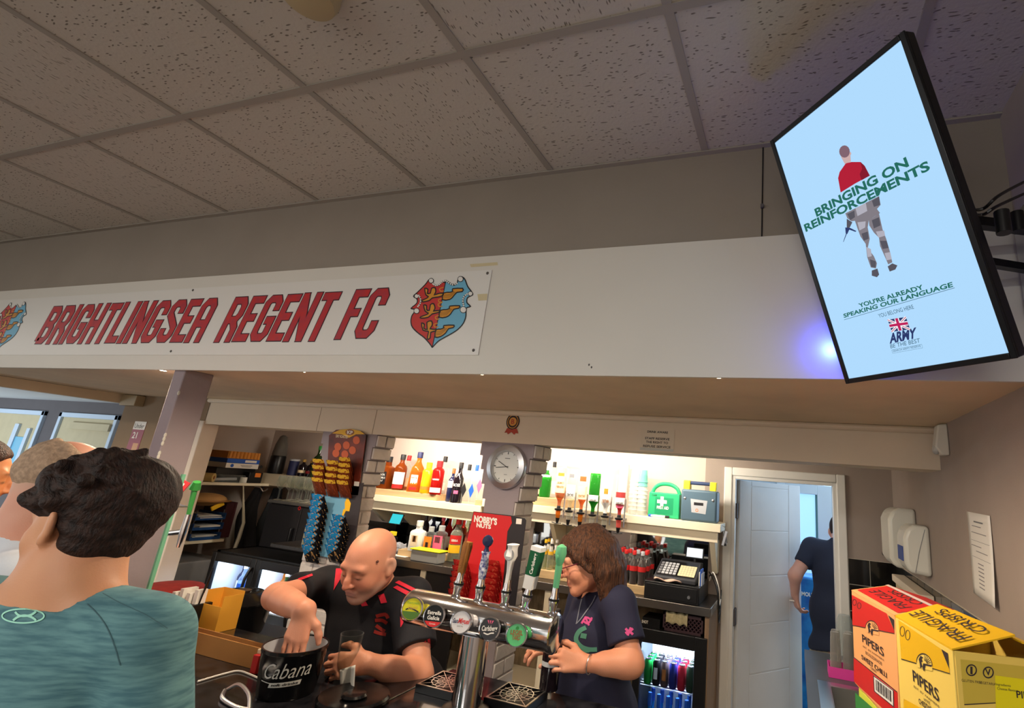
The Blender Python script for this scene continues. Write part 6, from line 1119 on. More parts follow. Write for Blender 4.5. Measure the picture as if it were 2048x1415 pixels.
# glasses in a pink caddy
g0 = PZ(1684, 1340, zw); gy = 3.30; gx = PY(1684, 1335, gy)[0]; pk = thing('glass_caddy', 'pink plastic caddy on the worktop by the door holding tall glasses', 'caddy', (gx, gy, zw)); m_pk = flat('hot_pink_plastic', 236, 70, 170, .4)
for a in ((-.07, .09, -.06, .06, 0, .006), (-.07, -.066, -.06, .06, .006, .05), (.086, .09, -.06, .06, .006, .05), (-.066, .086, -.06, -.056, .006, .05), (-.066, .086, .056, .06, .006, .05)): bx('caddy_side', m_pk, gx+a[0], gx+a[1], gy+a[2], gy+a[3], zw+.001+a[4], zw+.001+a[5], pk)
tgm = MB().lathe([(.028, 0), (.028, .002), (.022, .20), (.020, .205), (0, .205)], 18, caps=False).mesh('tumbler'); m_tum = glass('steel_tinted_glass', s2l(226, 224, 220), alpha=.84)
for i, (dx, dy) in enumerate(((-.034, -.026), (.030, -.026), (-.026, .027), (.040, .027))):
    o = put('tumbler', tgm, m_tum); o.location = (gx+dx, gy+dy, zw+.0085); tag(o, 'tall upturned tumbler in the pink caddy, '+['front left', 'front right', 'rear left', 'rear right'][i], 'glass', 'tumblers in the pink caddy')
o = MB().lathe([(.045, 0), (.048, .16), (.040, .22), (.030, .245), (0, .25)], 20, Matrix.Translation((gx+.03, gy+.13, zw+.03)), caps=False).build('jug', glass('jug_plastic', s2l(216, 222, 222), alpha=.78)); tag(o, 'upturned clear jug behind the tumblers near the door frame', 'jug')
o = bx('dish_stand', m_sst, gx-.05, gx+.11, gy+.07, gy+.19, zw+.001, zw+.029, None, .004); tag(o, 'low steel stand under the upturned jug', 'stand')
# --- crisp boxes
def crisp(): pass
Ab, Bb, Cb = PZ(1703, 1181, 1.60), PZ(1796.5, 1233, 1.60), PZ(1904, 1300, 1.60)
dv = (Cb-Ab); dv /= np.linalg.norm(dv); dp = np.array([-dv[1], dv[0], 0]); DP = .205
Bb = Ab+dv*((Bb-Ab)@dv); cfr = FR(Ab, dv, (0, 0, 1))
hbx = -cfr.px(1707.5, 1362)[1]; W1 = (Bb-Ab)@dv; W2 = (Cb-Ab)@dv-W1
cc = lambda pl: [(1660+x*.18945, 1150+y*.18945) for x, y in pl]
m_kr = flat('kraft_orange', 236, 168, 106, .7); m_kred = flat('crisp_red', 206, 36, 34, .5); m_ky = flat('kraft_yellow', 238, 206, 98, .7); m_mus = flat('crisp_mustard', 232, 182, 20, .5); m_cd = flat('crisp_dark', 50, 40, 44, .6); m_olive = flat('kraft_olive', 206, 180, 66, .7)
def carton(name, label, u0, u1, ztop, h, body, topm):
    t = thing(name, label, 'crisp box', cfr.p((u0+u1)/2, -1.6+ztop-h+1.6-1.6, 0)); t.location = Vector(Ab+dv*((u0+u1)/2)+dp*DP/2); t.location.z = ztop-h
    P_ = lambda u, d, z: Ab+dv*u+dp*d+np.array([0, 0, z-1.6])
    for nm, a in (('front_side', (u0, u1, 0, .004)), ('back_side', (u0, u1, DP-.004, DP)), ('end_side', (u0, u0+.004, .004, DP-.004)), ('end_side', (u1-.004, u1, .004, DP-.004))):
        MB().hexa([P_(a[0], a[2], ztop-h), P_(a[1], a[2], ztop-h), P_(a[1], a[3], ztop-h), P_(a[0], a[3], ztop-h), P_(a[0], a[2], ztop), P_(a[1], a[2], ztop), P_(a[1], a[3], ztop), P_(a[0], a[3], ztop)]).build(nm, body, t, .0012, 1)
    MB().hexa([P_(u0, 0, ztop-h), P_(u1, 0, ztop-h), P_(u1, DP, ztop-h), P_(u0, DP, ztop-h), P_(u0, 0, ztop-h+.003), P_(u1, 0, ztop-h+.003), P_(u1, DP, ztop-h+.003), P_(u0, DP, ztop-h+.003)]).build('base', body, t)
    return t, P_
def flap(t, P_, pts, m_, name='flap'): q = [P_(*p) for p in pts]; return MB().hexa([*(q), *[p+np.array([0, 0, .003]) for p in q]]).build(name, m_, t)
rb, P1 = carton('crisp_box', 'red and kraft PIPERS sweet chilli crisp box by the right wall', 0, W1-.002, 1.60, hbx, m_kr, m_kred)
yb2, P2 = carton('crisp_box', 'yellow PIPERS cheddar crisp box nearest the camera', W1+.002, W1+W2, 1.60, hbx, m_ky, m_mus)
gb, P3 = carton('crisp_box', 'green and yellow crisp box at the bottom of the stack', .03, W1+W2-.02, 1.60-hbx-.002, 1.60-hbx-.002-ZB-.001, flat('kraft_lime', 206, 214, 70, .7), m_mus)
flap(rb, P1, [(0, 0, 1.60), (W1-.002, 0, 1.60), (W1-.002, .102, 1.622), (0, .102, 1.622)], m_kr); flap(rb, P1, [(0, .106, 1.622), (W1-.002, .106, 1.624), (W1-.002, DP, 1.60), (0, DP, 1.60)], m_kred)
f1 = FR(P1(0, 0, 1.6035), dv, P1(0, .102, 1.6255)-P1(0, 0, 1.6035)); decal('flap_print', [rect(.012, W1-.012, .012, .10)], f1, m_kred, rb, .0006)
text('FRAGILE', f1, W1*.86, .060, .030, m_cd, rb, width=W1*.70, rot=math.pi, off=.0012); text('CRISPS', f1, W1*.80, .098, .026, m_cd, rb, width=W1*.56, rot=math.pi, off=.0012)
decal('tape', [rect(0, W1-.002, .096, .106)], f1, G['white'] if False else flat('clear_tape', 226, 206, 196, .2), rb, .0014)
Wy = W1+W2
flap(yb2, P2, [(W1+.002, 0, 1.60), (Wy, 0, 1.60), (Wy+.004, .110, 1.636), (W1+.002, .095, 1.634)], m_mus); flap(yb2, P2, [(W1+.04, .112, 1.632), (Wy+.006, .118, 1.626), (Wy, DP, 1.60), (W1+.002, DP, 1.60)], m_mus)
f2 = FR(P2(W1+.002, 0, 1.6035), dv, P2(W1+.002, .095, 1.6375)-P2(W1+.002, 0, 1.6035))
q_ = textpx('FRAGILE', f2, *[cc([p])[0] for p in ((1420, 715), (1055, 460), (1195, 690))], m_cd, yb2, off=.004) if False else text('FRAGILE', f2, W2*.92, .052, .030, m_cd, yb2, width=W2*.84, rot=math.pi, off=.0025); text('CRISPS', f2, W2*.88, .092, .026, m_cd, yb2, width=W2*.68, rot=math.pi, off=.0025)
def logo(t, cx_, cy_, r, kraft):
    k = [cc([p])[0] for p in ((cx_, cy_), (cx_+r, cy_+r*.25), (cx_, cy_-r*1.25))]; c, a, b = [np.array(cfr.px(*p)) for p in k]; ux, uy = a-c, b-c
    T = lambda x, y: tuple(c+ux*x+uy*y); n = [T(math.cos(q), math.sin(q)) for q in np.linspace(0, math.pi, 16)]
    decal('emblem', [n+[T(-1, -.5), T(1, -.5)]], cfr, kraft, t, .001); decal('emblem', rib(n, .0022), cfr, m_cd, t, .0014)
    decal('emblem', [[T(-.55, -.1), T(-.7, .35), T(-.45, .75), T(-.1, .62), T(-.3, .45), T(-.15, .2), T(-.35, .1), T(-.2, -.3), T(-.5, -.55)]], cfr, m_cd, t, .0014); decal('emblem', [[T(-.1, .05), T(.95, .08), T(.95, -.1), T(.2, -.12), T(.1, -.5), T(-.05, -.75), T(-.2, -.35)]], cfr, m_cd, t, .0014)
    for q in np.linspace(.35, 1.5, 6): decal('emblem', rib([T(.35*math.cos(q), .35*math.sin(q)), T(.9*math.cos(q), .9*math.sin(q))], .0012), cfr, m_cd, t, .0014)
dpx('band', [cc([(232, 205), (600, 402), (680, 585), (682, 612), (520, 578), (380, 550), (240, 522)])], cfr, m_kred, rb, .0006); dpx('band_line', [cc([(240, 522), (682, 610), (682, 618), (240, 530)])], cfr, m_cd, rb, .0009)
dpx('corner_mark', [cc([(618, 420), (680, 468), (680, 580)])], cfr, m_cd, rb, .0009); dpx('lower_band', [cc([(252, 862), (470, 1038), (715, 1236), (722, 1420), (575, 1420), (255, 1118)])], cfr, m_kred, rb, .0006); dpx('band_line', [cc([(250, 856), (715, 1228), (715, 1238), (250, 866)])], cfr, m_cd, rb, .0009)
logo(rb, 448, 570, 72, m_kr)
tpx = lambda s, t, bl, br_, tl, m=m_cd, **k: textpx(s, cfr, *[cc([p])[0] for p in (bl, br_, tl)], m, t, off=.0012, **k)
tpx('PIPERS', rb, (346, 698), (575, 858), (340, 617), bold=.015); tpx('EST. BY FARMERS', rb, (352, 755), (575, 905), (352, 738)); tpx('BIGGLESWADE', rb, (380, 828), (553, 952), (379, 796)); tpx('SWEET CHILLI', rb, (338, 880), (606, 1082), (334, 832), bold=.02); tpx('CRISPS', rb, (432, 985), (495, 1030), (432, 962))
dpx('barcode_label', [cc([(462, 1052), (676, 1212), (682, 1395), (470, 1225)])], cfr, L['white'], rb, .0012); dpx('barcode_frame', [cc(p) for p in rib([(466, 1060), (674, 1216), (678, 1386), (474, 1222)], 7, True)], cfr, m_cd, rb, .0016)
dpx('barcode', [cc([(490+a, 1098+a*.75), (490+a+w, 1098+(a+w)*.75), (492+a+w, 1210+(a+w)*.78), (492+a, 1210+a*.78)]) for a, w in zip((0, 14, 24, 42, 52, 68, 80, 98, 108, 126, 140, 150), (7, 4, 11, 4, 9, 5, 10, 4, 11, 6, 4, 12))], cfr, m_cd, rb, .0018)
for cx_, cy_ in ((262, 285), (312, 320)): dpx('icon', [cc(p) for p in rib(circ(cx_, cy_, 20, 12, 32), 6, True)], cfr, m_cd, rb, .001)
dpx('band', [cc([(725, 470), (1172, 775), (1262, 985), (1266, 1035), (1080, 975), (905, 920), (755, 878)])], cfr, m_mus, yb2, .0006); dpx('band_line', [cc([(755, 876), (1268, 1032), (1268, 1042), (755, 886)])], cfr, m_cd, yb2, .0009); dpx('corner_mark', [cc([(1180, 778), (1248, 822), (1262, 985)])], cfr, m_cd, yb2, .0009)
dpx('lower_band', [cc([(780, 1300), (1000, 1420), (1000, 1470), (780, 1450)])], cfr, m_mus, yb2, .0006); logo(yb2, 1000, 935, 85, m_ky)
tpx('PIPERS', yb2, (884, 1112), (1160, 1338), (874, 992), bold=.015); tpx('EST. BY FARMERS', yb2, (890, 1180), (1160, 1400), (890, 1158)); tpx('WYKE', yb2, (994, 1322), (1062, 1366), (994, 1290)); tpx('CHEDDAR', yb2, (944, 1348), (1085, 1448), (940, 1295), bold=.02)
for cx_, cy_ in ((768, 590), (825, 630)): dpx('icon', [cc(p) for p in rib(circ(cx_, cy_, 24, 12, 52), 6, True)], cfr, m_cd, yb2, .001)
efr = FR(P2(Wy, 0, 1.60), dp, (0, 0, 1)); E_ = lambda pl: [efr.px(*q) for q in cc(pl)]
decal('end_panel', [E_([(1375, 885), (2048, 960), (2048, 1330), (1745, 1350), (1415, 1365)])], efr, m_olive, yb2, .0006)
decal('panel_line', [E_([(1415, 1355), (1745, 1338), (1745, 1348), (1415, 1367)])], efr, m_cd, yb2, .0009)
for (cx_, cy_), nm in (((1490, 998), 'GLUTEN FREE'), ((1668, 1022), 'VEGETARIAN')):
    decal('icon', rib(E_(circ(cx_, cy_, 52, 20, 56)), .0022, True), efr, m_cd, yb2, .001)
c_ = efr.px(*cc([(1668, 1050)])[0]); text('V', efr, c_[0], c_[1], .010, m_cd, yb2, align='C', bold=.03, off=.001); c_ = efr.px(*cc([(1490, 1090)])[0]); text('GLUTEN FREE', efr, c_[0], c_[1]-.006, .0042, m_cd, yb2, align='C', width=.034, off=.001); c_ = efr.px(*cc([(1668, 1112)])[0]); text('VEGETARIAN', efr, c_[0], c_[1]-.006, .0042, m_cd, yb2, align='C', width=.032, off=.001)
decal('grain_ear', rib(E_([(1490, 960), (1490, 1040)]), .004), efr, m_cd, yb2, .001)
decal('sticker', [E_([(1738, 1052), (2060, 1095), (2060, 1430), (1748, 1430)])], efr, flat('sticker_yellow', 236, 220, 20, .4), yb2, .0012); a_, b_, c_ = [efr.px(*cc([p])[0]) for p in ((1965, 1285), (2110, 1285), (1965, 1245))]; text('PIPERS', efr, a_[0], a_[1], a_[1]*0+.011, m_cd, yb2, off=.0018, bold=.02)
c_ = efr.px(*cc([(1745, 1155)])[0]); text('Ingredients', efr, c_[0], c_[1], .004, m_cd, yb2, off=.0018); c_ = efr.px(*cc([(1760, 1200)])[0]); text('Cheese flavour', efr, c_[0], c_[1], .004, m_cd, yb2, off=.0018)
g1 = P3(.03, 0, 1.6-hbx-.01); decal('green_band', [[cfr.px(*q) for q in cc([(268, 1235), (480, 1420), (480, 1460), (275, 1450)])]], cfr, flat('crisp_green', 60, 140, 70, .5), gb, .0008)
# counter under the boxes
cpn = thing('side_counter', 'dark counter end by the right wall carrying the crisp boxes', 'counter', (.35, 1.5, 0)); bx('top', m_granite, .12, XW-.004, .95, 2.02, ZB-.04, ZB-.001, cpn, .004); bx('body', m_endw, .2, XW-.004, 1.0, 1.98, 0, ZB-.04, cpn)
# --- on the right wall: dispensers, ledge, notice, sensor
m_ds = flat('dispenser_white', 226, 224, 212, .25)
def disp(label, y0, y1, z0, z1, d, m_, extra):
    t = thing('wall_dispenser', label, 'dispenser', (XW, (y0+y1)/2, z0)); b = MB(); pr = [(XW, z0), (XW-d*.82, z0+.01), (XW-d, z0+.05), (XW-d, z1-.06), (XW-d*.85, z1-.015), (XW-d*.6, z1), (XW, z1)]
    b.prism([(x, y0, z) for x, z in pr], (0, y1-y0, 0)); b.build('casing', m_, t, .018, 3); return t
a0_, a1_ = PX(1846, 1060, XW), PX(1790, 1060, XW)
d1 = disp('tall rounded white paper towel dispenser on the right wall', 3.07, 3.34, 1.535, 1.835, .13, m_ds, 0)
d2_ = disp('smaller white soap dispenser with blue lever nearest the notice', 2.80, 2.99, 1.545, 1.765, .11, m_ds, 0)
MB().box(XW-.114, XW-.109, 2.83, 2.95, 1.60, 1.665).build('lever', flat('soap_blue', 60, 80, 150), d2_, .004); MB().tube([(XW-.02, 2.799, 1.75), (XW-.05, 2.797, 1.65), (XW-.07, 2.799, 1.56)], .0012, 5).build('seam', L['grey'], d2_)
lg = bx('wall_ledge', m_cream, XW-.075, XW-.010, 2.76, 3.42, 1.44, 1.475, None, .004); tag(lg, 'cream boxed-in ledge on the right wall below the dispensers', 'ledge'); bx('lower_face', flat('ledge_tan', 196, 178, 140), XW-.06, XW-.010, 2.78, 3.40, 1.37, 1.44, lg)
nc = [PX(1934, 1022, XW-.002), PX(1980, 1031, XW-.002), PX(2000, 1217, XW-.002), PX(1951, 1185, XW-.002)]
def pap(u, v):
    a = nc[0]+(nc[1]-nc[0])*u; b = nc[3]+(nc[2]-nc[3])*u; q = a+(b-a)*v; return (XW-.003-.012*(v**2)*(.4+u*.6), q[1], q[2])
o = MB().quadgrid(pap, 8, 10).build('paper_notice', m_paper, solid=.0006); tag(o, 'curling white paper notice pinned to the right wall', 'notice')
pfr = FR((XW-.010, 0, 0), (0, -1, 0), (0, 0, 1))
ls = []
for k in range(7): v = .16+.11*k; ls += rib([tuple([(-(pap(.15, v)[1])), pap(.15, v)[2]]), tuple([-(pap(.8, v)[1]), pap(.8, v)[2]])], .0016)
b_ = MB()
for i, (v0, u0, u1, w) in enumerate([(.10, .3, .7, .006), (.16, .2, .6, .003), (.24, .15, .8, .003), (.34, .1, .9, .0015), (.40, .1, .55, .003), (.46, .3, .8, .003), (.54, .1, .9, .0015)]+[(.60+.045*k, .35, .6, .004) for k in range(7)]):
    P_ = lambda u, v: np.array(pap(u, v))-np.array([.0012, 0, 0]); n = len(b_.v); b_.v += [Vector(P_(u0, v0)), Vector(P_(u1, v0)), Vector(P_(u1, v0+w*3)), Vector(P_(u0, v0+w*3))]; b_.f.append((n, n+1, n+2, n+3))
b_.build('handwriting', flat('ink_grey', 120, 118, 120), o, fixn=False)
q0, q1 = PX(1888, 850, XW), PX(1900, 910, XW); sn = thing('motion_sensor', 'white motion sensor high on the right wall by the header', 'sensor', (XW, q1[1], q1[2])); yc_ = (q0[1]+q1[1])/2
MB().prism([(XW-.0005, yc_-.03, z) for z in (q1[2], q0[2])]+[(XW-.035, yc_-.03, q0[2]-.005), (XW-.05, yc_-.03, q1[2]+.03), (XW-.03, yc_-.03, q1[2])], (0, .06, 0)).build('casing', m_ds, sn, .006); MB().ell((XW-.042, yc_, q1[2]+.022), (.014, .024, .02), 12, 8).build('lens', flat('sensor_lens', 200, 198, 190, .3), sn)
q = PX(1768, 1106, XW-.05); 
kn = thing('coat_peg', 'black round peg on the back wall beside the towel dispenser', 'peg', (PY(1770, 1107, YB-.04)[0], YB, 1.5)); pz_ = PY(1768, 1105, YB-.03); MB().cyl((pz_[0], YB-.012, pz_[2]), (pz_[0], YB-.055, pz_[2]), .008, None, 10).build('stem', m_black, kn); MB().ell((pz_[0], YB-.06, pz_[2]), (.016, .012, .016), 12, 8).build('knob', m_black, kn)
# beige dome at the top of the frame
dq = PZ(618, -8, ZC-.03); o = thing('smoke_detector', 'beige round smoke detector on the ceiling at the top edge', 'smoke detector', (dq[0], dq[1], ZC)); T_ = Matrix.Translation((dq[0], dq[1], ZC))
MB().lathe([(0, -.055), (.035, -.054), (.06, -.045), (.068, -.02), (.068, 0)], 32, T_).build('dome', flat('aged_cream_plastic', 190, 172, 132, .5), o)
# ================================================================ PEOPLE: implicit surfaces meshed with surface nets
V = lambda *a: np.array(a, float)
def nrm(v): v = np.array(v, float); return v/np.linalg.norm(v)
class SDF:
    def __init__(s): s.p = []
    def cap(s, a, b, ra, rb=None, k=.02): s.p.append(('c', V(*a), V(*b), ra, ra if rb is None else rb, k, 1)); return s
    def chain(s, pts, rs, k=.02):
        for i in range(len(pts)-1): s.cap(pts[i], pts[i+1], rs[i], rs[i+1], k)
        return s
    def ell(s, c, r, R=None, k=.02, op=1): s.p.append(('e', V(*c), V(*r), np.eye(3) if R is None else np.array(R), 0, k, op)); return s
    def cut(s, p, n, c, rad, k=.003): s.p.append(('h', V(*p), nrm(n), V(*c), rad, k, -1)); return s      # remove what lies beyond plane p,n inside a ball
    def sub(s, a, b, ra, rb, k=.01): s.p.append(('c', V(*a), V(*b), ra, rb, k, -1)); return s
    def mesh(s, name, h, noise=None, color=None, org=(0, 0, 0)):
        lo = np.full(3, 1e9); hi = -lo
        for t, a, b, c, d, k, op in s.p:
            if op < 0: continue
            if t == 'c': r = max(c, d); lo = np.minimum(lo, np.minimum(a, b)-r); hi = np.maximum(hi, np.maximum(a, b)+r)
            if t == 'e': r = max(b); lo = np.minimum(lo, a-r); hi = np.maximum(hi, a+r)
        lo -= .03; hi += .03; n = np.ceil((hi-lo)/h).astype(int)+1; D = np.full(n, 1., np.float32)
        ax = [lo[i]+h*np.arange(n[i]) for i in range(3)]
        for t, a, b, c, d, k, op in s.p:
            if t == 'c': r = max(c, d); l, u = np.minimum(a, b)-r, np.maximum(a, b)+r
            elif t == 'e': r = max(b); l, u = a-r, a+r
            else: l, u = c-d, c+d
            pad = k+.02; i0 = np.clip(np.floor((l-pad-lo)/h).astype(int), 0, n); i1 = np.clip(np.ceil((u+pad-lo)/h).astype(int)+1, 0, n)
            if (i1 <= i0).any(): continue
            X, Y, Z = np.meshgrid(*[ax[i][i0[i]:i1[i]].astype(np.float32) for i in range(3)], indexing='ij'); W = D[i0[0]:i1[0], i0[1]:i1[1], i0[2]:i1[2]]
            if t == 'c':
                ba = b-a; L2 = max(1e-9, ba@ba); tt = np.clip(((X-a[0])*ba[0]+(Y-a[1])*ba[1]+(Z-a[2])*ba[2])/L2, 0, 1)
                q = np.sqrt((X-a[0]-tt*ba[0])**2+(Y-a[1]-tt*ba[1])**2+(Z-a[2]-tt*ba[2])**2)-(c+(d-c)*tt)
            elif t == 'e':
                P = [X-a[0], Y-a[1], Z-a[2]]; Q = [c[i][0]*P[0]+c[i][1]*P[1]+c[i][2]*P[2] for i in range(3)]
                k0 = np.sqrt(sum((Q[i]/b[i])**2 for i in range(3))); k1 = np.sqrt(sum((Q[i]/b[i]**2)**2 for i in range(3))); q = k0*(k0-1)/np.maximum(k1, 1e-6)
            else:
                q = -((X-a[0])*b[0]+(Y-a[1])*b[1]+(Z-a[2])*b[2]); far = (X-c[0])**2+(Y-c[1])**2+(Z-c[2])**2 > d*d; q = np.where(far, 1., q)
            if op > 0: hh = np.maximum(k-np.abs(W-q), 0)/k; W[...] = np.minimum(W, q)-hh*hh*k*.25
            else: q = -q; hh = np.maximum(k-np.abs(W-q), 0)/k; W[...] = np.maximum(W, q)+hh*hh*k*.25
        if noise:
            X, Y, Z = np.meshgrid(*[x.astype(np.float32) for x in ax], indexing='ij'); near = np.abs(D) < .03
            D[near] += noise(X[near], Y[near], Z[near])
        vs, fs = nets(D, lo, h); me = bpy.data.meshes.new(name); o = np.array(org)
        me.from_pydata((vs-o).tolist(), [], fs.tolist()); me.update(); me.shade_smooth()
        if color is not None:
            ca = me.color_attributes.new('Col', 'FLOAT_COLOR', 'POINT'); cc_ = np.ones((len(vs), 4), np.float32); cc_[:, :3] = color(vs); ca.data.foreach_set('color', cc_.ravel())
        return me
def nets(D, lo, h):
    S_ = D < 0; nx, ny, nz = D.shape; sl = lambda a, n: slice(a, n-1+a)
    cor = [(i, j, k) for i in (0, 1) for j in (0, 1) for k in (0, 1)]; cs = [S_[sl(i, nx), sl(j, ny), sl(k, nz)] for i, j, k in cor]
    anyc = np.logical_or.reduce(cs); allc = np.logical_and.reduce(cs); act = anyc & ~allc; I = np.argwhere(act); idx = np.full(act.shape, -1, np.int64); idx[act] = np.arange(len(I))
    cv = np.stack([D[I[:, 0]+i, I[:, 1]+j, I[:, 2]+k] for i, j, k in cor], 1).astype(np.float64); acc = np.zeros((len(I), 3)); cnt = np.zeros(len(I)); C_ = np.array(cor, float)
    for a in range(8):
        for b in range(a+1, 8):
            if np.abs(C_[a]-C_[b]).sum() == 1:
                va, vb = cv[:, a], cv[:, b]; m = (va < 0) != (vb < 0); t = np.where(m, va/np.where(m, va-vb, 1), 0); acc += np.where(m[:, None], C_[a]+(C_[b]-C_[a])*t[:, None], 0); cnt += m
    vs = lo+h*(I+acc/cnt[:, None]); fs = []
    for ax in range(3):
        A = [slice(None)]*3; B = [slice(None)]*3; A[ax] = slice(0, -1); B[ax] = slice(1, None); a, b = S_[tuple(A)], S_[tuple(B)]; E = np.argwhere(a != b); o1, o2 = [(1, 2), (2, 0), (0, 1)][ax]
        E = E[(E[:, o1] > 0) & (E[:, o2] > 0) & (E[:, o1] < D.shape[o1]-1) & (E[:, o2] < D.shape[o2]-1)]
        def g(d1, d2): q = E.copy(); q[:, o1] -= d1; q[:, o2] -= d2; return idx[q[:, 0], q[:, 1], q[:, 2]]
        Q = np.stack([g(1, 1), g(0, 1), g(0, 0), g(1, 0)], 1); fl = ~S_[E[:, 0], E[:, 1], E[:, 2]]; Q[fl] = Q[fl][:, ::-1]; fs.append(Q)
    return vs, np.concatenate(fs)
def folds(seed, amp, freq=18, dirs=((1, .3, .6), (-.4, 1, .5), (.6, -.5, 1))):
    r = random.Random(seed); ps = [(np.array(d)*freq*r.uniform(.6, 1.4), r.uniform(0, 6)) for d in dirs for _ in (0, 1)]
    return lambda X, Y, Z: amp*sum(np.sin(k[0]*X+k[1]*Y+k[2]*Z+p+1.5*np.sin(.5*(k[1]*X+k[2]*Y+k[0]*Z))) for k, p in ps)/len(ps)*1.8
def skin_mat(name):
    m = mat(name, (.8, .5, .4), .5, bump=.06, bscale=260); nt = m.node_tree; b = nt.nodes['Principled BSDF']; a = nt.nodes.new('ShaderNodeAttribute'); a.attribute_name = 'Col'; nt.links.new(a.outputs['Color'], b.inputs['Base Color'])
    b.inputs['Subsurface Weight'].default_value = .12; b.inputs['Subsurface Radius'].default_value = (.02, .008, .004); b.inputs['Subsurface Scale'].default_value = .3; return m
m_skin = skin_mat('skin')
class Head:
    """local axes: x to the head's left, y forward, z up"""
    def __init__(s, c, f, up=(0, 0, 1), k=1.0):
        s.c = V(*c); s.f = nrm(f); s.l = nrm(np.cross(up, s.f)); s.u = np.cross(s.f, s.l); s.R = np.array([s.l, s.f, s.u]); s.k = k
    def p(s, x, y, z): return s.c+(s.l*x+s.f*y+s.u*z)*s.k
    def loc(s, P): return (P-s.c) @ s.R.T/s.k
    def add(s, S_, neck, nr=.056, ears=True, face=True, jaw=1.0):
        k = s.k; E = lambda c, r, kk=.02, op=1, R=None: S_.ell(s.p(*c), V(*r)*k, s.R if R is None else R, kk*k, op)
        E((0, -.014, .035), (.077, .098, .088)); E((0, .030, -.030), (.064*jaw, .066, .082), .04)
        for q in (-1, 1): S_.cap(s.p(q*.050*jaw, -.005, -.055), s.p(q*.018, .066, -.098), .022*k, .018*k, .03); E((q*.040, .058, -.032), (.026, .026, .030), .02)
        E((0, .072, -.100), (.020, .018, .018), .02)
        if face:
            S_.cap(s.p(-.040, .078, .026), s.p(.040, .078, .026), .013*k, .013*k, .018); 
            for q in (-1, 1): E((q*.031, .101, .002), (.019, .014, .012), .010, -1); E((q*.031, .078, .001), (.0145, .0145, .0125), .004)
            S_.chain([s.p(0, .090, .016), s.p(0, .106, -.008), s.p(0, .114, -.026)], [.008*k, .009*k, .012*k], .010)
            for q in (-1, 1): E((q*.012, .100, -.030), (.009, .010, .008), .006)
            S_.cap(s.p(-.020, .090, -.060), s.p(.020, .090, -.060), .0065*k, .0065*k, .006); S_.cap(s.p(-.017, .089, -.072), s.p(.017, .089, -.072), .0075*k, .0075*k, .006)
            S_.sub(s.p(-.024, .100, -.066), s.p(.024, .100, -.066), .0022*k, .0022*k, .003)
        if ears:
            for q in (-1, 1):
                t1 = nrm(s.l*q*.86+s.f*.50); t2 = nrm(s.f*.86-s.l*q*.50+s.u*.12); Re = np.array([t1, t2, np.cross(t1, t2)])
                E((q*.086, -.014, .000), (.0085, .022, .035), .007, 1, Re); E((q*.094, -.006, .004), (.008, .012, .020), .005, -1, Re); E((q*.082, -.006, -.028), (.008, .011, .013), .008)
        S_.cap(s.p(0, -.035, -.045), neck, nr*k, nr*1.12*k, .035)
    def hair_cap(s, S_, t=.010): S_.ell(s.p(0, -.018, .040), V(.077+t, .098+t, .090+t)*s.k, s.R, .01)
def hand(S_, W, f, n, side, curl=(.5, .6, .4), thumb=.5, k=1.0, spread=.06, tcurl=.3):
    """W wrist, f to the fingers, n the back of the hand, side towards the thumb"""
    W = V(*W); f = nrm(f); n = nrm(V(*n)-f*(V(*n)@f)); s = np.cross(f, n); s = s if s@V(*side) > 0 else -s; out = []
    for i in range(4):
        b = W+(f*(.086+(.004, .009, .004, -.008)[i])+s*(.030-.0198*i))*k; S_.cap(W+(s*(.017-.011*i)+f*.008)*k, b, .0150*k, .0115*k, .016*k)
        th = .10+curl[0]*.6; p = b; ln = (.95, 1.05, 1.0, .80)[i]; r = (.0092, .0094, .0090, .0080)[i]; sp = spread*(1.5-i)
        for j, (L_, dc) in enumerate(zip((.042, .027, .021), (curl[0], curl[1], curl[2]))):
            d = nrm((f*math.cos(th)-n*math.sin(th))+s*sp); q = p+d*L_*ln*k; S_.cap(p, q, r*k*(1, .95, .88)[j], r*k*(.95, .88, .78)[j], .004*k); p = q; th += (curl[1], curl[2], 0)[j] if j < 2 else 0
        out.append(p)
    b = W+(f*.022+s*.022)*k; d1 = nrm(s*.75+f*.65-n*thumb*.6); p1 = b+d1*.040*k; d2 = nrm(d1+f*.5-n*tcurl-s*.25); p2 = p1+d2*.032*k; d3 = nrm(d2-s*tcurl*.8); p3 = p2+d3*.025*k
    S_.chain([b, p1, p2, p3], [.0165*k, .0125*k, .0108*k, .0085*k], .010*k); return out, p3
def solid(name, S_, h, m_, parent, noise=None, color=None):
    me = S_.mesh(name, h, noise, color, org(parent)); o = put(name, me, m_, parent); return o
from mathutils.bvhtree import BVHTree
def bvh_of(o):
    off = org(o.parent); return BVHTree.FromPolygons([v.co+off for v in o.data.vertices], [tuple(p.vertices) for p in o.data.polygons])
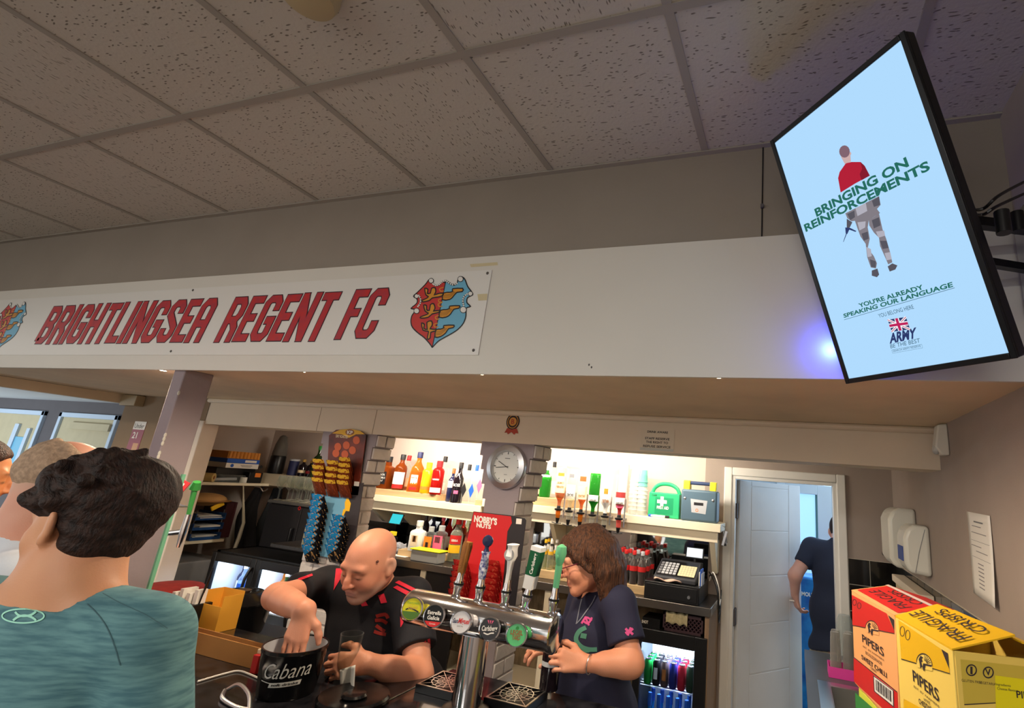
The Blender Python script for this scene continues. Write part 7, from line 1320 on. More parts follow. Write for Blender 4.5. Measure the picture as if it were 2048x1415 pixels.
def patch(name, quad, bvh, m_, parent, nu=8, nv=4, off=.004, warp=None):
    """a printed patch laid on a garment: the pixel quad is carried onto the cloth surface"""
    b = MB(); ok = {}
    q = [np.array(p, float) for p in quad]
    for j in range(nv+1):
        for i in range(nu+1):
            u, v = i/nu, j/nv; p = q[0]*(1-u)*(1-v)+q[1]*u*(1-v)+q[2]*u*v+q[3]*(1-u)*v
            if warp: p = p+np.array(warp(u, v))
            d = Vector(nrm(ray(*p))); hit = bvh.ray_cast(Vector(CAM), d)
            if hit[0] is not None: ok[(i, j)] = len(b.v); b.v.append(hit[0]-d*off)
    for j in range(nv):
        for i in range(nu):
            ks = [(i, j), (i+1, j), (i+1, j+1), (i, j+1)]
            if all(x in ok for x in ks):
                ps = [b.v[ok[x]] for x in ks]
                if max((ps[0]-ps[2]).length, (ps[1]-ps[3]).length) < .08: b.f.append(tuple(ok[x] for x in ks))
    return b.build(name, m_, parent, fixn=False) if b.f else None
def strip(name, pxs, w, bvh, m_, parent, off=.002, closed=False):
    """a line of pixels carried onto the cloth as a thin ribbon"""
    b = MB(); pl = rib(catmull(pxs, 4, closed), w, closed)
    for quad in pl:
        vs = []
        for p in quad:
            d = Vector(nrm(ray(*p))); hit = bvh.ray_cast(Vector(CAM), d)
            if hit[0] is None: vs = None; break
            vs.append(hit[0]-d*off)
        if vs and max((vs[0]-vs[2]).length, (vs[1]-vs[3]).length) < .06: n = len(b.v); b.v += vs; b.f.append((n, n+1, n+2, n+3))
    return b.build(name, m_, parent, fixn=False) if b.f else None
def tone(base, H_=None, lips=None, nose=.0, stub=None, scalp=None, seed=1):
    base = np.array(s2l(*base)); r = np.random.RandomState(seed)
    def fn(P):
        c = np.tile(base, (len(P), 1)); n = .5+.5*np.sin(P[:, 0]*41+3*np.sin(P[:, 2]*29))*np.sin(P[:, 1]*37+2*np.sin(P[:, 0]*23)); c = c*(1-.10*n[:, None]*np.array([.4, 1, 1.2]))
        if H_ is not None:
            q = H_.loc(P); g = lambda ctr, rad: np.exp(-(((q-np.array(ctr))/np.array(rad))**2).sum(1))[:, None]; mix = lambda c, w, col: c*(1-w)+np.array(s2l(*col))*w
            near = (np.linalg.norm(q, axis=1) < .2)[:, None]
            if nose: 
                for ctr in ((0, .11, -.02), (.04, .075, -.025), (-.04, .075, -.025)): c = np.where(near, mix(c, g(ctr, (.022, .03, .02))*nose, (186, 92, 78)), c)
            if lips: c = np.where(near, mix(c, np.clip(g((0, .095, -.066), (.022, .012, .012))*1.3, 0, 1), lips), c)
            if stub: w = np.clip((-q[:, 2]-.035)/.03, 0, 1)*np.clip((q[:, 1]+.01)/.03, 0, 1)*np.clip((.115+q[:, 2])/.02, 0, 1); c = np.where(near, mix(c, (w*.45)[:, None], stub), c)
            if scalp: w = np.clip(1-np.abs(q[:, 2]-.005)/.05, 0, 1)*np.clip((-q[:, 1]+.015)/.04, 0, 1); c = np.where(near, mix(c, (w*.55)[:, None], scalp), c)
            # brows and lashes
            for sx in (-1, 1):
                c = np.where(near, mix(c, np.clip(g((sx*.032, .092, .026), (.020, .02, .0055))*.9, 0, 1), (84, 60, 46)), c); c = np.where(near, mix(c, np.clip(g((sx*.031, .094, -.003), (.015, .02, .0028))*1.0, 0, 1), (50, 34, 30)), c)
        return c
    return fn
def legs(S_, hip, feet, w=.10, r0=.10, r1=.065, fwd=(0, 1, 0)):
    """trousers from the hips to the floor"""
    f = nrm(fwd); l = np.cross([0, 0, 1], f); hip = V(*hip); S_.ell(hip, (.17, .13, .14), None, .05)
    for s, ft_ in zip((-1, 1), feet):
        ft_ = V(*ft_); a = hip+l*s*w*.9-V(0, 0, .03); kn = (a+ft_)/2+f*.02; S_.chain([a, kn, ft_+V(0, 0, .06)], [r0, r1*1.15, r1], .03)
def shoes(parent, feet, f, m_):
    f = nrm(f)
    for ft_ in feet:
        ft_ = V(*ft_); S_ = SDF(); S_.cap(ft_+V(0, 0, .045)-f*.05, ft_+V(0, 0, .036)+f*.12, .045, .036, .02); S_.cut((0, 0, .004), (0, 0, -1), ft_, .3); solid('shoe', S_, .008, m_, parent)
# ---------------------------------------------------------------- barman leaning over the bar
m_polo = mat('black_polo_cloth', s2l(22, 22, 28), .85, bump=.1, bscale=400); m_pred = flat('polo_red', 214, 40, 62, .7)
bm_ = thing('person', 'bald barman in black and red polo shirt reaching into the ice bucket', 'person', (-1.62, 2.10, 0)); m_trou = mat('dark_trouser_cloth', s2l(30, 30, 36), .9)
hc = PY(739, 1126, 1.80); Hd = Head(hc, (.02, -.92, -.40), (.10, -.25, 1), 1.06)
shR, shL = PY(655, 1172, 1.93), PY(822, 1196, 1.93); nk = (shR+shL)/2+V(0, .0, .045)
elR = PY(554, 1192, 1.66); wrR = np.array(bc)+V(-.050, .050, .085); elL = PY(838, 1352, 1.83); wrL = PY(735, 1325, 1.66)
hip = V(-1.62, 2.12, .92); chest = (shR+shL)/2+V(0, .04, -.14); belly = (chest+hip)/2+V(.0, -.04, .0)
S_ = SDF(); Hd.add(S_, nk, .062, jaw=1.10)
S_.cap(shR, shL, .06, .06, .05); S_.ell(chest, (.18, .11, .17), None, .06); S_.ell(belly, (.17, .13, .17), None, .06); S_.ell(hip, (.16, .12, .12), None, .06)
S_.chain([shR, elR, wrR], [.060, .045, .036], .03); S_.cap(shR*.0+elR*.75+wrR*.25, elR*.4+wrR*.6, .047, .040, .02); S_.chain([shL, elL, wrL], [.060, .046, .032], .03); S_.cap(elL*.75+wrL*.25, elL*.4+wrL*.6, .048, .041, .02)
hand(S_, wrR, V(.22, -.32, -.9), V(.35, -.82, .42), V(.8, .55, 0), (.10, .22, .2), .25, 1.0, .03, .3)
hl = PY(684, 1330, 1.62); hand(S_, wrL, hl-wrL, V(-.3, -.85, .2), V(0, -.2, 1), (.75, .75, .5), .5, 1.06, .03)
body = solid('body', S_, .0045, m_skin, bm_, color=tone((204, 142, 114), Hd, (172, 96, 84), .45, (190, 170, 160), (206, 182, 166)))
MB().ell(Hd.p(.072, .035, .045), (.005, .005, .005), 8, 6).build('mole', flat('mole_brown', 92, 52, 42, .7), body)
T_ = SDF(); T_.cap(shR+V(0, 0, .0), shL, .076, .076, .05); T_.ell(chest, (.20, .128, .19), None, .06); T_.ell(belly, (.195, .155, .19), None, .06); T_.ell(hip, (.185, .145, .14), None, .06)
T_.chain([shR, shR*.35+elR*.65], [.078, .074], .03); T_.chain([shL, shL*.30+elL*.70], [.078, .080], .03)
T_.cut(shR*.36+elR*.64, elR-shR, shR*.3+elR*.7, .15); T_.cut(shL*.32+elL*.68, elL-shL, shL*.25+elL*.75, .13); T_.cap(nk+V(0, .02, -.03), nk+V(0, -.005, .015), .075, .070, .03); T_.cut(nk+V(0, -.01, .035), V(-.05, -.35, 1), nk+V(0, 0, .05), .12)
T_.sub(nk+V(0, -.10, .02), Hd.p(0, -.03, -.06), .050, .066, .01)
shirt = solid('polo_shirt', T_, .006, m_polo, bm_, folds(3, .0035, 26))
bv = bvh_of(shirt)
for pl in ([(790, 1164), (798, 1160), (846, 1184), (838, 1188)], [(786, 1174), (794, 1170), (838, 1192), (826, 1196)], [(672, 1136), (686, 1136), (680, 1158), (667, 1180)], [(800, 1222), (812, 1222), (806, 1246), (801, 1254)], [(847, 1284), (852, 1280), (856, 1308), (850, 1312)], [(855, 1278), (860, 1276), (863, 1304), (858, 1308)], [(596, 1156), (624, 1146), (626, 1150), (597, 1161)]): patch('red_stripe', pl, bv, m_pred, shirt, 20, 6)
for px in ([(752, 1232), (770, 1228), (776, 1236)], [(750, 1240), (764, 1240), (774, 1246)], [(752, 1250), (760, 1256), (770, 1262)], [(748, 1262), (760, 1266), (772, 1268)]): strip('chest_emblem', px, 7, bv, flat('emblem_dark_red', 150, 36, 26, .7), shirt)
for s_, a, b in ((1, (714, 1196), (730, 1212)), (-1, (756, 1190), (768, 1206))): patch('collar_trim', [(a[0], a[1]), (a[0]+12, a[1]-4), (b[0]+6, b[1]-2), (b[0]-6, b[1])], bv, m_pred, shirt, 6, 4, .003)
Tr = SDF(); ftb = [(-1.74, 2.16, 0), (-1.50, 2.16, 0)]; legs(Tr, hip-V(0, 0, .04), ftb, .10, .11, .075, (0, -1, 0)); solid('trousers', Tr, .010, m_trou, bm_); shoes(bm_, ftb, (0, -1, 0), m_black)
# glass held in his left hand, and a second one just behind
gp = PY(696, 1310, 1.63); hg = thing('pint_glass', 'half pint glass held in the left hand of the barman', 'glass', (gp[0], gp[1], gp[2]-.06)); MB().lathe([(.026, 0), (.028, .004), (.038, .13), (.0365, .13), (.026, .008), (0, .008)], 24, Matrix.Translation((gp[0], gp[1], gp[2]-.06)), caps=False).build('glass', glass('pint_glass', s2l(240, 240, 236), alpha=.97, body=(.2, .2, .2)), hg)
tw_ = PY(696, 1352, 1.60); o = MB().quadgrid(lambda u, v: (tw_[0]-.04+.07*u+.015*v, tw_[1]+.01*math.sin(u*5), ZB+.003+(.075-.075*v)*(.6+.4*u)+.0), 8, 8).build('paper_towel', m_paper, solid=.001); tag(o, 'folded white paper towel under the glass on the bar', 'towel')
# ---------------------------------------------------------------- barmaid
m_navy = mat('navy_tee_cloth', s2l(30, 32, 58), .85, bump=.08, bscale=400)
bw = thing('person', 'barmaid with brown shoulder-length hair in navy printed t-shirt holding a dark bottle', 'person', (-.90, 2.25, 0))
hc = PY(1172, 1120, 2.12); Hw = Head(hc, (-.76, -.50, -.32), (-.22, -.05, 1), .98)
shN, shF = PY(1238, 1208, 2.10), PY(1165, 1200, 2.36); nk = (shN*.5+shF*.5)+V(-.02, .0, .050); elN = PY(1262, 1326, 2.04); wrN = PY(1170, 1326, 1.93); hN = PY(1108, 1316, 1.86)
hipw = PY(1195, 1470, 2.22); hipw[2] = .95; chw = (shN+shF)/2+V(-.02, 0, -.15); belw = (chw+hipw)/2+V(-.02, 0, 0)
fw = nrm((-.85, -.5, 0)); lw = np.cross([0, 0, 1], fw); Rw = np.array([lw, fw, [0, 0, 1]])
elF = shF+V(-.06, -.03, -.27); wrF = PY(1128, 1300, 2.02)
S_ = SDF(); Hw.add(S_, nk, .050, jaw=.95); S_.cap(shN, shF, .050, .050, .04); S_.ell(chw, (.15, .10, .16), Rw, .05); S_.ell(belw, (.15, .12, .16), Rw, .05); S_.ell(hipw, (.17, .13, .13), Rw, .05)
S_.chain([shN, elN, wrN], [.052, .044, .027], .03); S_.cap(elN*.8+wrN*.2, elN*.45+wrN*.55, .047, .038, .02); S_.chain([shF, elF, wrF], [.05, .04, .027], .03)
hand(S_, wrN, hN-wrN, V(.2, -.85, .45), V(-.1, .2, 1), (.75, .8, .6), .5, .95, .03); hand(S_, wrF, PY(1092, 1292, 1.97)-wrF, V(-.3, -.6, .7), V(.5, -.6, .3), (.7, .7, .5), .5, .95, .03)
bodyw = solid('body', S_, .0045, m_skin, bw, color=tone((216, 152, 122), Hw, (180, 90, 88), .35))
T_ = SDF(); T_.cap(shN, shF, .066, .066, .04); T_.ell(chw, (.172, .125, .18), Rw, .05); T_.ell(chw+fw*.085+V(0, 0, -.03), (.14, .065, .075), Rw, .05); T_.ell(belw, (.178, .148, .18), Rw, .05); T_.ell(hipw, (.195, .155, .15), Rw, .05)
T_.chain([shN, shN*.28+elN*.72], [.068, .072], .03); T_.cut(shN*.33+elN*.67, elN-shN, shN*.26+elN*.74, .13); T_.chain([shF, shF*.4+elF*.6], [.066, .068], .03); T_.cap(nk+V(0, 0, -.05), nk+V(0, 0, -.01), .075, .066, .03); T_.cut(nk+V(0, 0, .004), V(-.35, -.1, 1), nk+V(0, 0, .05), .12); T_.sub(nk+fw*.03+V(0, 0, -.02), nk+V(0, 0, .08), .052, .058, .01)
tee = solid('t_shirt', T_, .006, m_navy, bw, folds(9, .003, 24)); bv = bvh_of(tee)
m_tp, m_tgn = flat('print_pink', 190, 70, 130, .8), flat('print_green', 70, 128, 110, .8)
for pxs in ([(1163, 1246), (1172, 1234), (1184, 1240)], [(1165, 1240), (1176, 1246), (1184, 1234)], [(1170, 1232), (1178, 1250)]): strip('print_lettering', pxs, 4, bv, m_tp, tee)
for pxs, w in (([(1172, 1254), (1158, 1262), (1152, 1278), (1162, 1292), (1178, 1298), (1194, 1298)], 9), ([(1168, 1266), (1166, 1276)], 12), ([(1158, 1288), (1172, 1302), (1190, 1296)], 5)): strip('print_motif', pxs, w, bv, m_tgn, tee)
for pxs in ([(1251, 1256), (1258, 1262), (1266, 1256)], [(1251, 1266), (1258, 1262), (1266, 1268)], [(1255, 1270), (1262, 1254)]): strip('sleeve_bow', pxs, 5, bv, m_tp, tee)
for pxs in ([(1166, 1188), (1160, 1210), (1154, 1240), (1152, 1247)], [(1191, 1190), (1184, 1205), (1172, 1222), (1162, 1236), (1153, 1246)]): strip('lanyard', pxs, 2.0, bv, flat('lanyard_grey', 110, 116, 130, .5), tee, .004)
Hs = SDF(); Hw.hair_cap(Hs, .014); 
for i in range(26):      # locks from the parting down to the shoulders
    a = -2.2+i*4.4/25; x, y = math.sin(a), -math.cos(a)
    if y > .10: continue
    top = Hw.p(x*.045, y*.06-.01, .100); mid = Hw.p(x*.093, y*.105-.015, .03); ear = Hw.p(x*.100+.006*math.sin(i*2.3), y*.115-.02, -.055); end = ear+V(.012*math.sin(i*1.7)+.03*(y < 0), .01*math.cos(i*2.1), -.085-.025*math.sin(i*1.3)-.05*(y < -.2))
    Hs.chain([top, mid, ear, end], [.026, .028, .026, .008], .014)
Hs.ell(Hw.p(0, .085, -.05), (.066, .075, .085), Hw.R, .01, -1)
Hs.chain([Hw.p(.0, .062, .100), Hw.p(.045, .068, .080), Hw.p(.080, .040, .03), Hw.p(.092, .012, -.03)], [.018, .017, .014, .010], .014); Hs.chain([Hw.p(-.0, .062, .100), Hw.p(-.045, .068, .080), Hw.p(-.080, .040, .03)], [.018, .017, .012], .014)
m_bh = mat('brown_hair', s2l(96, 58, 34), .55, noise=.5, nscale=30, bump=1.0, bscale=60, stretch=(5, 5, .5), col2=s2l(46, 26, 18)); solid('hair', Hs, .004, m_bh, bw, lambda X, Y, Z: .0014*np.sin((X-Y)*170+3*np.sin(Z*12))+.0008*np.sin((X+Y)*240+3*np.sin(Z*9)))
m_gf = flat('spectacle_burgundy', 96, 30, 44, .3)
for q in (-1, 1): MB().tube([tuple(Hw.p(q*.032+.021*math.cos(a), .112, .000+.016*math.sin(a))) for a in np.linspace(0, 2*math.pi, 19)], .0022, 6).tube([tuple(Hw.p(q*.053, .110, .006)), tuple(Hw.p(q*.080, .06, .008)), tuple(Hw.p(q*.086, .0, .010))], .0022, 6).build('spectacles', m_gf, bw)
MB().tube([tuple(Hw.p(-.011, .114, .004)), tuple(Hw.p(0, .117, .007)), tuple(Hw.p(.011, .114, .004))], .0022, 6).build('spectacle_bridge', m_gf, bw)
MB().tube([tuple(wrN+V(.018, 0, 0)+.031*(V(0, 1, 0)*math.cos(a)+V(0, 0, 1)*math.sin(a))) for a in np.linspace(0, 2*math.pi, 21)], .0022, 6).build('bracelet', m_steel, bw)
Tr = SDF(); ftw = [(-.98, 2.22, 0), (-.84, 2.36, 0)]; legs(Tr, hipw-V(0, 0, .05), ftw, .09, .11, .07, fw); solid('trousers', Tr, .010, m_trou, bw); shoes(bw, ftw, fw, m_black)
q = PY(1102, 1330, 1.90); bottle('dark bottle gripped in both hands of the barmaid', V(q[0], q[1], q[2]-.075), .26, .034, 'wine', 'black', 'black', [(.30, .36, 'silver')], None, name='held_bottle')
# ---------------------------------------------------------------- dark-haired customer in teal
m_teal_ = mat('teal_marl_jersey', s2l(98, 142, 146), .85, noise=.45, nscale=14, stretch=(1.2, 1.2, 9), col2=s2l(66, 108, 118), bump=.05, bscale=300)
dh = thing('person', 'dark-haired customer seen from behind in a teal marl t-shirt, nearest on the left', 'person', (-1.43, .78, 0))
hc = PY(178, 1050, .74); Hk = Head(hc, (-.94, -.20, -.08), (.04, .08, 1), .96)
fk_ = nrm((-.28, 1, 0)); lk = np.cross([0, 0, 1], fk_); Rk = np.array([lk, fk_, [0, 0, 1]]); nk = hc+V(.02, -.01, -.138); shc = nk+V(0, .0, -.038); sr_, sl_ = shc-lk*.20+V(0, 0, -.02), shc+lk*.19+V(0, 0, -.02)
elr, ell_ = sr_+V(.10, .03, -.27), sl_+V(-.06, .06, -.29); wrr, wrl = elr+V(.0, .08, -.22), ell_+V(-.02, .05, -.22); chk = shc+V(0, .015, -.17); blk = shc+V(0, .02, -.38); hpk = V(shc[0], shc[1]+.02, .93)
S_ = SDF(); Hk.add(S_, nk+V(0, 0, -.01), .058); S_.cap(nk+V(0, .0, .03), sr_*.6+shc*.4, .05, .055, .06); S_.cap(nk+V(0, 0, .03), sl_*.6+shc*.4, .05, .055, .06); S_.cap(sr_, sl_, .055, .055, .05); S_.ell(chk, (.17, .11, .19), Rk, .05); S_.ell(blk, (.155, .11, .19), Rk, .05); S_.ell(hpk, (.16, .11, .13), Rk, .05)
for a, b, c in ((sr_, elr, wrr), (sl_, ell_, wrl)): S_.chain([a, b, c], [.056, .042, .028], .03); hand(S_, c, V(0, .3, -1), V(-1 if c is wrl else 1, 0, 0), V(0, 1, 0), (.4, .5, .3), .4)
solid('body', S_, .006, m_skin, dh, color=tone((206, 150, 112), Hk, (170, 92, 80), .2))
T_ = SDF(); T_.cap(sr_, sl_, .072, .072, .05); T_.cap(nk+V(0, 0, -.035), sr_*.75+shc*.25, .066, .070, .05); T_.cap(nk+V(0, 0, -.035), sl_*.75+shc*.25, .066, .070, .05); T_.ell(chk, (.195, .130, .21), Rk, .05); T_.ell(blk, (.18, .13, .21), Rk, .05); T_.ell(hpk, (.18, .13, .13), Rk, .05)
for a, b in ((sr_, elr), (sl_, ell_)): T_.chain([a, a*.25+b*.75], [.072, .066], .03); T_.cut(a*.30+b*.70, b-a, a*.2+b*.8, .13)
T_.cut(nk+V(0, 0, -.012), V(0, .18, 1), nk+V(0, 0, .03), .10); jer = solid('jersey', T_, .006, m_teal_, dh, folds(5, .0035, 20)); bv = bvh_of(jer)
m_mint = flat('mint_print', 160, 226, 204, .7)
strip('logo_ring', [(46+42*math.cos(a), 1231+14*math.sin(a)) for a in np.linspace(0, 2*math.pi, 14)[:-1]], 3, bv, m_mint, jer, .002, True)
strip('logo_arc', [(30, 1223), (38, 1230), (50, 1231), (62, 1229), (72, 1222)], 4.5, bv, m_mint, jer); strip('logo_arc', [(26, 1240), (36, 1233), (50, 1230), (64, 1234), (72, 1240)], 4.5, bv, m_mint, jer)
strip('raglan_seam', [(160, 1196), (190, 1222), (212, 1252), (228, 1290), (240, 1330)], 2.2, bv, flat('teal_dark_seam', 62, 96, 104, .8), jer); strip('raglan_seam', [(205, 1185), (240, 1205), (290, 1228), (335, 1256)], 1.4, bv, flat('teal_dark_seam', 62, 96, 104, .8), jer)
Hs = SDF(); Hs.ell(Hk.p(0, -.014, .048), V(.092, .112, .100)*.97, Hk.R, .01); Hs.ell(Hk.p(-.02, -.055, .06), V(.088, .088, .090), Hk.R, .02); Hs.ell(Hk.p(0, -.045, -.020), (.074, .062, .066), Hk.R, .03); Hs.ell(Hk.p(0, .055, .095), (.075, .06, .045), Hk.R, .02)
Hs.ell(Hk.p(0, .10, -.045), (.10, .085, .098), Hk.R, .012, -1); 
rr = random.Random(4)
for i in range(60):
    a, e = rr.uniform(0, 6.28), rr.uniform(-.1, 1.45); p = Hk.p(.094*math.cos(a)*math.cos(e), -.014+.113*math.sin(a)*math.cos(e), .052+.100*math.sin(e))
    if Hk.loc(p)[1] > .05 and Hk.loc(p)[2] < .05: continue
    d = nrm(p-Hk.c)*.003+V(rr.uniform(-1, 1), rr.uniform(-1, 1), rr.uniform(-1, 1))*.020; Hs.cap(p-d-nrm(p-Hk.c)*.004, p+d-nrm(p-Hk.c)*.004, .013, .007, .016)
for q in (-1, 1): Hs.ell(Hk.p(q*.120, .032, -.034), (.072, .074, .066), Hk.R, .008, -1)
m_dhair = mat('dark_brown_hair', s2l(52, 34, 27), .62, noise=.5, nscale=40, bump=.5, bscale=70, col2=s2l(24, 16, 14), spec=.3, stretch=(1, 3.5, 1.6)); solid('hair', Hs, .005, m_dhair, dh, lambda X, Y, Z: .0018*np.sin(X*60+Z*120+3*np.sin(Z*30))*np.sin(Y*110+3*np.sin(X*40)))
Tr = SDF(); ftk = [(shc[0]+.10, shc[1]+.02, 0), (shc[0]-.12, shc[1]+.04, 0)]; legs(Tr, hpk-V(0, 0, .05), ftk, .09, .10, .07, fk_); solid('trousers', Tr, .012, m_trou, dh); shoes(dh, ftk, fk_, m_black)
# ---------------------------------------------------------------- balding customer beyond him, reaching over the bar
m_ws = mat('pale_blue_shirt', s2l(206, 214, 224), .8, noise=.06, bump=.05, bscale=200); bo = thing('person', 'balding grey-haired customer in pale shirt behind the dark-haired man', 'person', (-2.3, .98, 0))
hc = PY(128, 968, 1.02); Hb = Head(hc, (.35, .93, -.14), (0, .12, 1), 1.04); fb = nrm((.3, .95, 0)); lb_ = np.cross([0, 0, 1], fb); Rb = np.array([lb_, fb, [0, 0, 1]]); nk = hc+V(-.03, -.05, -.19); shc = nk+V(0, -.0, -.06); sr_, sl_ = shc-lb_*.19, shc+lb_*.19
hp = PY(312, 1216, 1.50); elr = sr_*.5+hp*.5+V(0, .02, -.13); wr_b = hp+V(-.075, -.05, -.02); elb = sl_+V(-.05, .10, -.28); wrb = elb+V(.0, .2, .06); chb = shc+V(0, .02, -.18); blb = shc+V(0, .03, -.38); hpb = V(shc[0], shc[1]+.02, .93)
S_ = SDF(); Hb.add(S_, nk, .06, jaw=1.1); S_.cap(sr_, sl_, .055, .055, .05); S_.ell(chb, (.18, .12, .19), Rb, .05); S_.ell(blb, (.18, .14, .19), Rb, .05); S_.ell(hpb, (.17, .12, .13), Rb, .05); S_.chain([sr_, elr, wr_b], [.055, .042, .028], .03); S_.chain([sl_, elb, wrb], [.055, .042, .028], .03)
hand(S_, wr_b, hp-wr_b, V(-.2, -.4, .9), V(.3, .6, .2), (.7, .7, .5), .4, 1.0, .04); hand(S_, wrb, V(0, 1, 0), V(0, 0, 1), V(1, 0, 0), (.4, .5, .3), .4)
solid('body', S_, .006, m_skin, bo, color=tone((214, 160, 138), Hb, (170, 92, 80), .3, None, (190, 176, 156)))
T_ = SDF(); T_.cap(sr_, sl_, .072, .072, .05); T_.cap(nk+V(0, 0, -.03), nk+V(0, .0, .03), .078, .070, .03); T_.ell(chb, (.20, .14, .21), Rb, .05); T_.ell(blb, (.20, .16, .21), Rb, .05); T_.ell(hpb, (.19, .14, .13), Rb, .05); T_.chain([sr_, sr_*.3+elr*.7], [.072, .066], .03); T_.chain([sl_, sl_*.3+elb*.7], [.072, .066], .03); T_.cut(sr_*.35+elr*.65, elr-sr_, sr_*.25+elr*.75, .12); T_.cut(sl_*.35+elb*.65, elb-sl_, sl_*.25+elb*.75, .12); T_.cut(nk+V(0, 0, .035), V(0, .35, 1), nk+V(0, 0, .06), .11); solid('shirt', T_, .008, m_ws, bo, folds(12, .003, 20))
Hs = SDF(); Hb.hair_cap(Hs, .004); Hs.ell(Hb.p(0, .10, -.03), (.12, .10, .13), Hb.R, .02, -1); Hs.ell(Hb.p(0, .05, .125), (.080, .105, .075), Hb.R, .02, -1); Hs.cut(Hb.p(0, 0, -.085), -Hb.u, Hb.c, .25)
for q in (-1, 1): Hs.ell(Hb.p(q*.10, .0, -.010), (.045, .030, .045), Hb.R, .012, -1)
solid('hair', Hs, .005, mat('grey_white_hair', s2l(186, 158, 132), .8, noise=.35, nscale=90, bump=.3, bscale=200), bo, folds(2, .002, 90))
Tr = SDF(); ftb2 = [(shc[0]+.10, shc[1], 0), (shc[0]-.10, shc[1]+.02, 0)]; legs(Tr, hpb-V(0, 0, .05), ftb2, .09, .10, .07, fb); solid('trousers', Tr, .012, m_trou, bo); shoes(bo, ftb2, fb, m_black)
# ---------------------------------------------------------------- customer cut by the left edge
le = thing('person', 'customer in red-collared top mostly cut off by the left edge', 'person', (-2.95, 1.0, 0)); hc = PY(-66, 955, 1.0); He = Head(hc, (.5, .85, -.1), (0, .1, 1), 1.0); nk = hc+V(-.03, -.04, -.18); shc = nk+V(0, 0, -.06); l_ = np.cross([0, 0, 1], nrm((.5, .85, 0))); a, b = shc-l_*.17, shc+l_*.17; Re_ = np.array([l_, nrm((.5, .85, 0)), [0, 0, 1]])
S_ = SDF(); He.add(S_, nk, .056); S_.cap(a, b, .055, .055, .05); S_.ell(shc+V(0, 0, -.2), (.16, .11, .2), Re_, .05); S_.ell(V(shc[0], shc[1], .93), (.16, .11, .13), Re_, .05); S_.cap(shc+V(0, 0, -.3), V(shc[0], shc[1], .95), .14, .14, .05)
ea, eb = a+V(0, .05, -.28), b+V(0, .05, -.28); wa_, wb2 = ea+V(.02, .2, .03), eb+V(.02, .2, .03); S_.chain([a, ea, wa_], [.055, .042, .028], .03); S_.chain([b, eb, wb2], [.055, .042, .028], .03); hand(S_, wa_, V(0, 1, 0), V(0, 0, 1), V(-1, 0, 0)); hand(S_, wb2, V(0, 1, 0), V(0, 0, 1), V(1, 0, 0)); solid('body', S_, .007, m_skin, le, color=tone((226, 150, 96), He, (170, 92, 80), .2))
T_ = SDF(); T_.cap(a, b, .07, .07, .05); T_.ell(shc+V(0, 0, -.2), (.185, .13, .21), Re_, .05); T_.cap(shc+V(0, 0, -.3), V(shc[0], shc[1], .90), .165, .165, .05); T_.chain([a, a*.3+ea*.7], [.07, .065], .03); T_.chain([b, b*.3+eb*.7], [.07, .065], .03); T_.cap(nk+V(0, 0, -.03), nk+V(0, 0, .03), .076, .068, .03); T_.cut(nk+V(0, 0, .035), V(0, .3, 1), nk+V(0, 0, .06), .1); solid('top', T_, .009, flat('red_top', 176, 40, 36, .8), le, folds(4, .003))
Hs = SDF(); He.hair_cap(Hs, .010); Hs.ell(He.p(0, .09, -.03), (.1, .09, .11), He.R, .02, -1); Hs.cut(He.p(0, 0, -.03), -He.u, He.c, .2); solid('hair', Hs, .007, m_bh, le); Tr = SDF(); fte = [(shc[0]+.1, shc[1], 0), (shc[0]-.1, shc[1]+.03, 0)]; legs(Tr, V(shc[0], shc[1], .88), fte, .09, .1, .07, (0, 1, 0)); solid('trousers', Tr, .014, m_trou, le); shoes(le, fte, (0, 1, 0), m_black)
# ---------------------------------------------------------------- man in the back-room doorway
m_npolo = mat('navy_polo_cloth', s2l(30, 38, 60), .85); dm = thing('person', 'man in navy polo and beige trousers seen from behind through the doorway', 'person', (.26, 4.3, 0))
YD = 4.22; hc = PY(1686, 1066, YD+.02); Hm = Head(hc, (.45, .88, -.12), (0, .05, 1), 1.0); fd = nrm((.35, .93, 0)); ldm = np.cross([0, 0, 1], fd); Rd = np.array([ldm, fd, [0, 0, 1]]); sl_ = PY(1624, 1096, YD); sr_ = sl_-ldm*.40; shc = (sl_+sr_)/2; nk = shc+V(0, 0, .06)
ell_ = PY(1590, 1150, YD-.08); wrl = PY(1590, 1188, YD-.02); hnd = PY(1594, 1202, YD); elr = sr_+V(.08, .08, -.28); wrr = elr+V(0, .22, .06); chd = shc+V(0, .02, -.17); bld = shc+V(-.02, .02, -.40); hpd = shc+V(-.03, .0, -.66)
S_ = SDF(); Hm.add(S_, nk, .058); S_.cap(sr_, sl_, .055, .055, .05); S_.ell(chd, (.18, .12, .19), Rd, .05); S_.ell(bld, (.18, .14, .2), Rd, .05); S_.ell(hpd, (.17, .13, .14), Rd, .05); S_.chain([sl_, ell_, wrl], [.056, .044, .030], .03); S_.chain([sr_, elr, wrr], [.055, .042, .028], .03); hand(S_, wrl, hnd-wrl+V(0, 0, -.02), V(-.8, -.4, 0), V(0, 1, 0), (.7, .7, .5), .4); hand(S_, wrr, V(0, 1, 0), V(0, 0, 1), V(-1, 0, 0)); solid('body', S_, .007, m_skin, dm, color=tone((206, 160, 146), Hm, (170, 92, 80), .2))
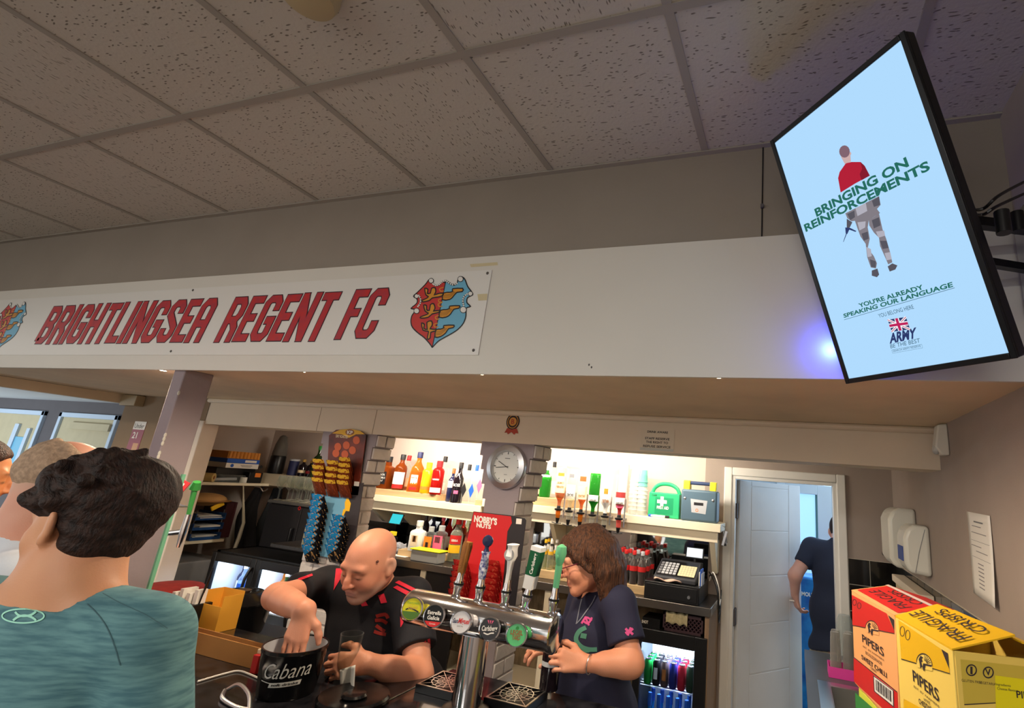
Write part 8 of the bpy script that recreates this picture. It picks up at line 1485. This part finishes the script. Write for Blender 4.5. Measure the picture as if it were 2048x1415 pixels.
T_ = SDF(); T_.cap(sr_, sl_, .07, .07, .05); T_.cap(nk+V(0, 0, -.03), nk+V(0, 0, .02), .076, .068, .03); T_.ell(chd, (.20, .14, .21), Rd, .05); T_.ell(bld, (.20, .16, .22), Rd, .05); T_.ell(hpd+V(0, 0, .04), (.20, .16, .14), Rd, .05); T_.chain([sl_, sl_*.35+ell_*.65], [.07, .064], .03); T_.chain([sr_, sr_*.35+elr*.65], [.07, .064], .03); T_.cut(sl_*.4+ell_*.6, ell_-sl_, sl_*.3+ell_*.7, .11); T_.cut(sr_*.4+elr*.6, elr-sr_, sr_*.3+elr*.7, .11); T_.cut(nk+V(0, 0, .03), (0, .3, 1), nk+V(0, 0, .06), .11); T_.cut(hpd+V(0, 0, .07), V(.25, 0, -1), hpd+V(0, 0, -.06), .3); solid('polo_shirt', T_, .008, m_npolo, dm, folds(21, .004, 18))
Hs = SDF(); Hm.hair_cap(Hs, .006); Hs.ell(Hm.p(0, .09, -.03), (.1, .09, .11), Hm.R, .02, -1); Hs.cut(Hm.p(0, 0, -.045), -Hm.u, Hm.c, .2); solid('hair', Hs, .007, m_dhair, dm); Tr = SDF(); ftd = [(hpd[0]-.10, hpd[1]+.02, 0), (hpd[0]+.10, hpd[1]+.05, 0)]; legs(Tr, hpd+V(0, 0, -.02), ftd[::-1], .10, .115, .085, fd); solid('trousers', Tr, .012, mat('beige_chino', s2l(196, 184, 156), .85), dm); shoes(dm, ftd, fd, m_black)
o = bx('cigarette', L['white'], hnd[0]-.05, hnd[0]-.0, hnd[1]-.02, hnd[1]-.012, hnd[2]-.0, hnd[2]+.008); tag(o, 'small white stick held in the hand of the doorway man', 'stick')
pq = PY(1606, 1180, 5.2); o = thing('water_pack', 'shrink-wrapped blue pack of bottled drinks in the back room', 'drinks pack', (pq[0], 5.2, 0)); bx('stack', mat('blue_shrink_wrap', s2l(40, 140, 210), .25, noise=.4, nscale=6, col2=s2l(20, 80, 160)), pq[0]-.25, pq[0]+.35, 5.0, 5.3, .0, pq[2]+.14, o, .02); bfr_ = FR((pq[0]-.25, 5.0, 0), (1, 0, 0), (0, 0, 1)); text('MOUNTAIN', bfr_, .235, pq[2]-.01, .03, L['white'], o, bold=.04, width=.2)
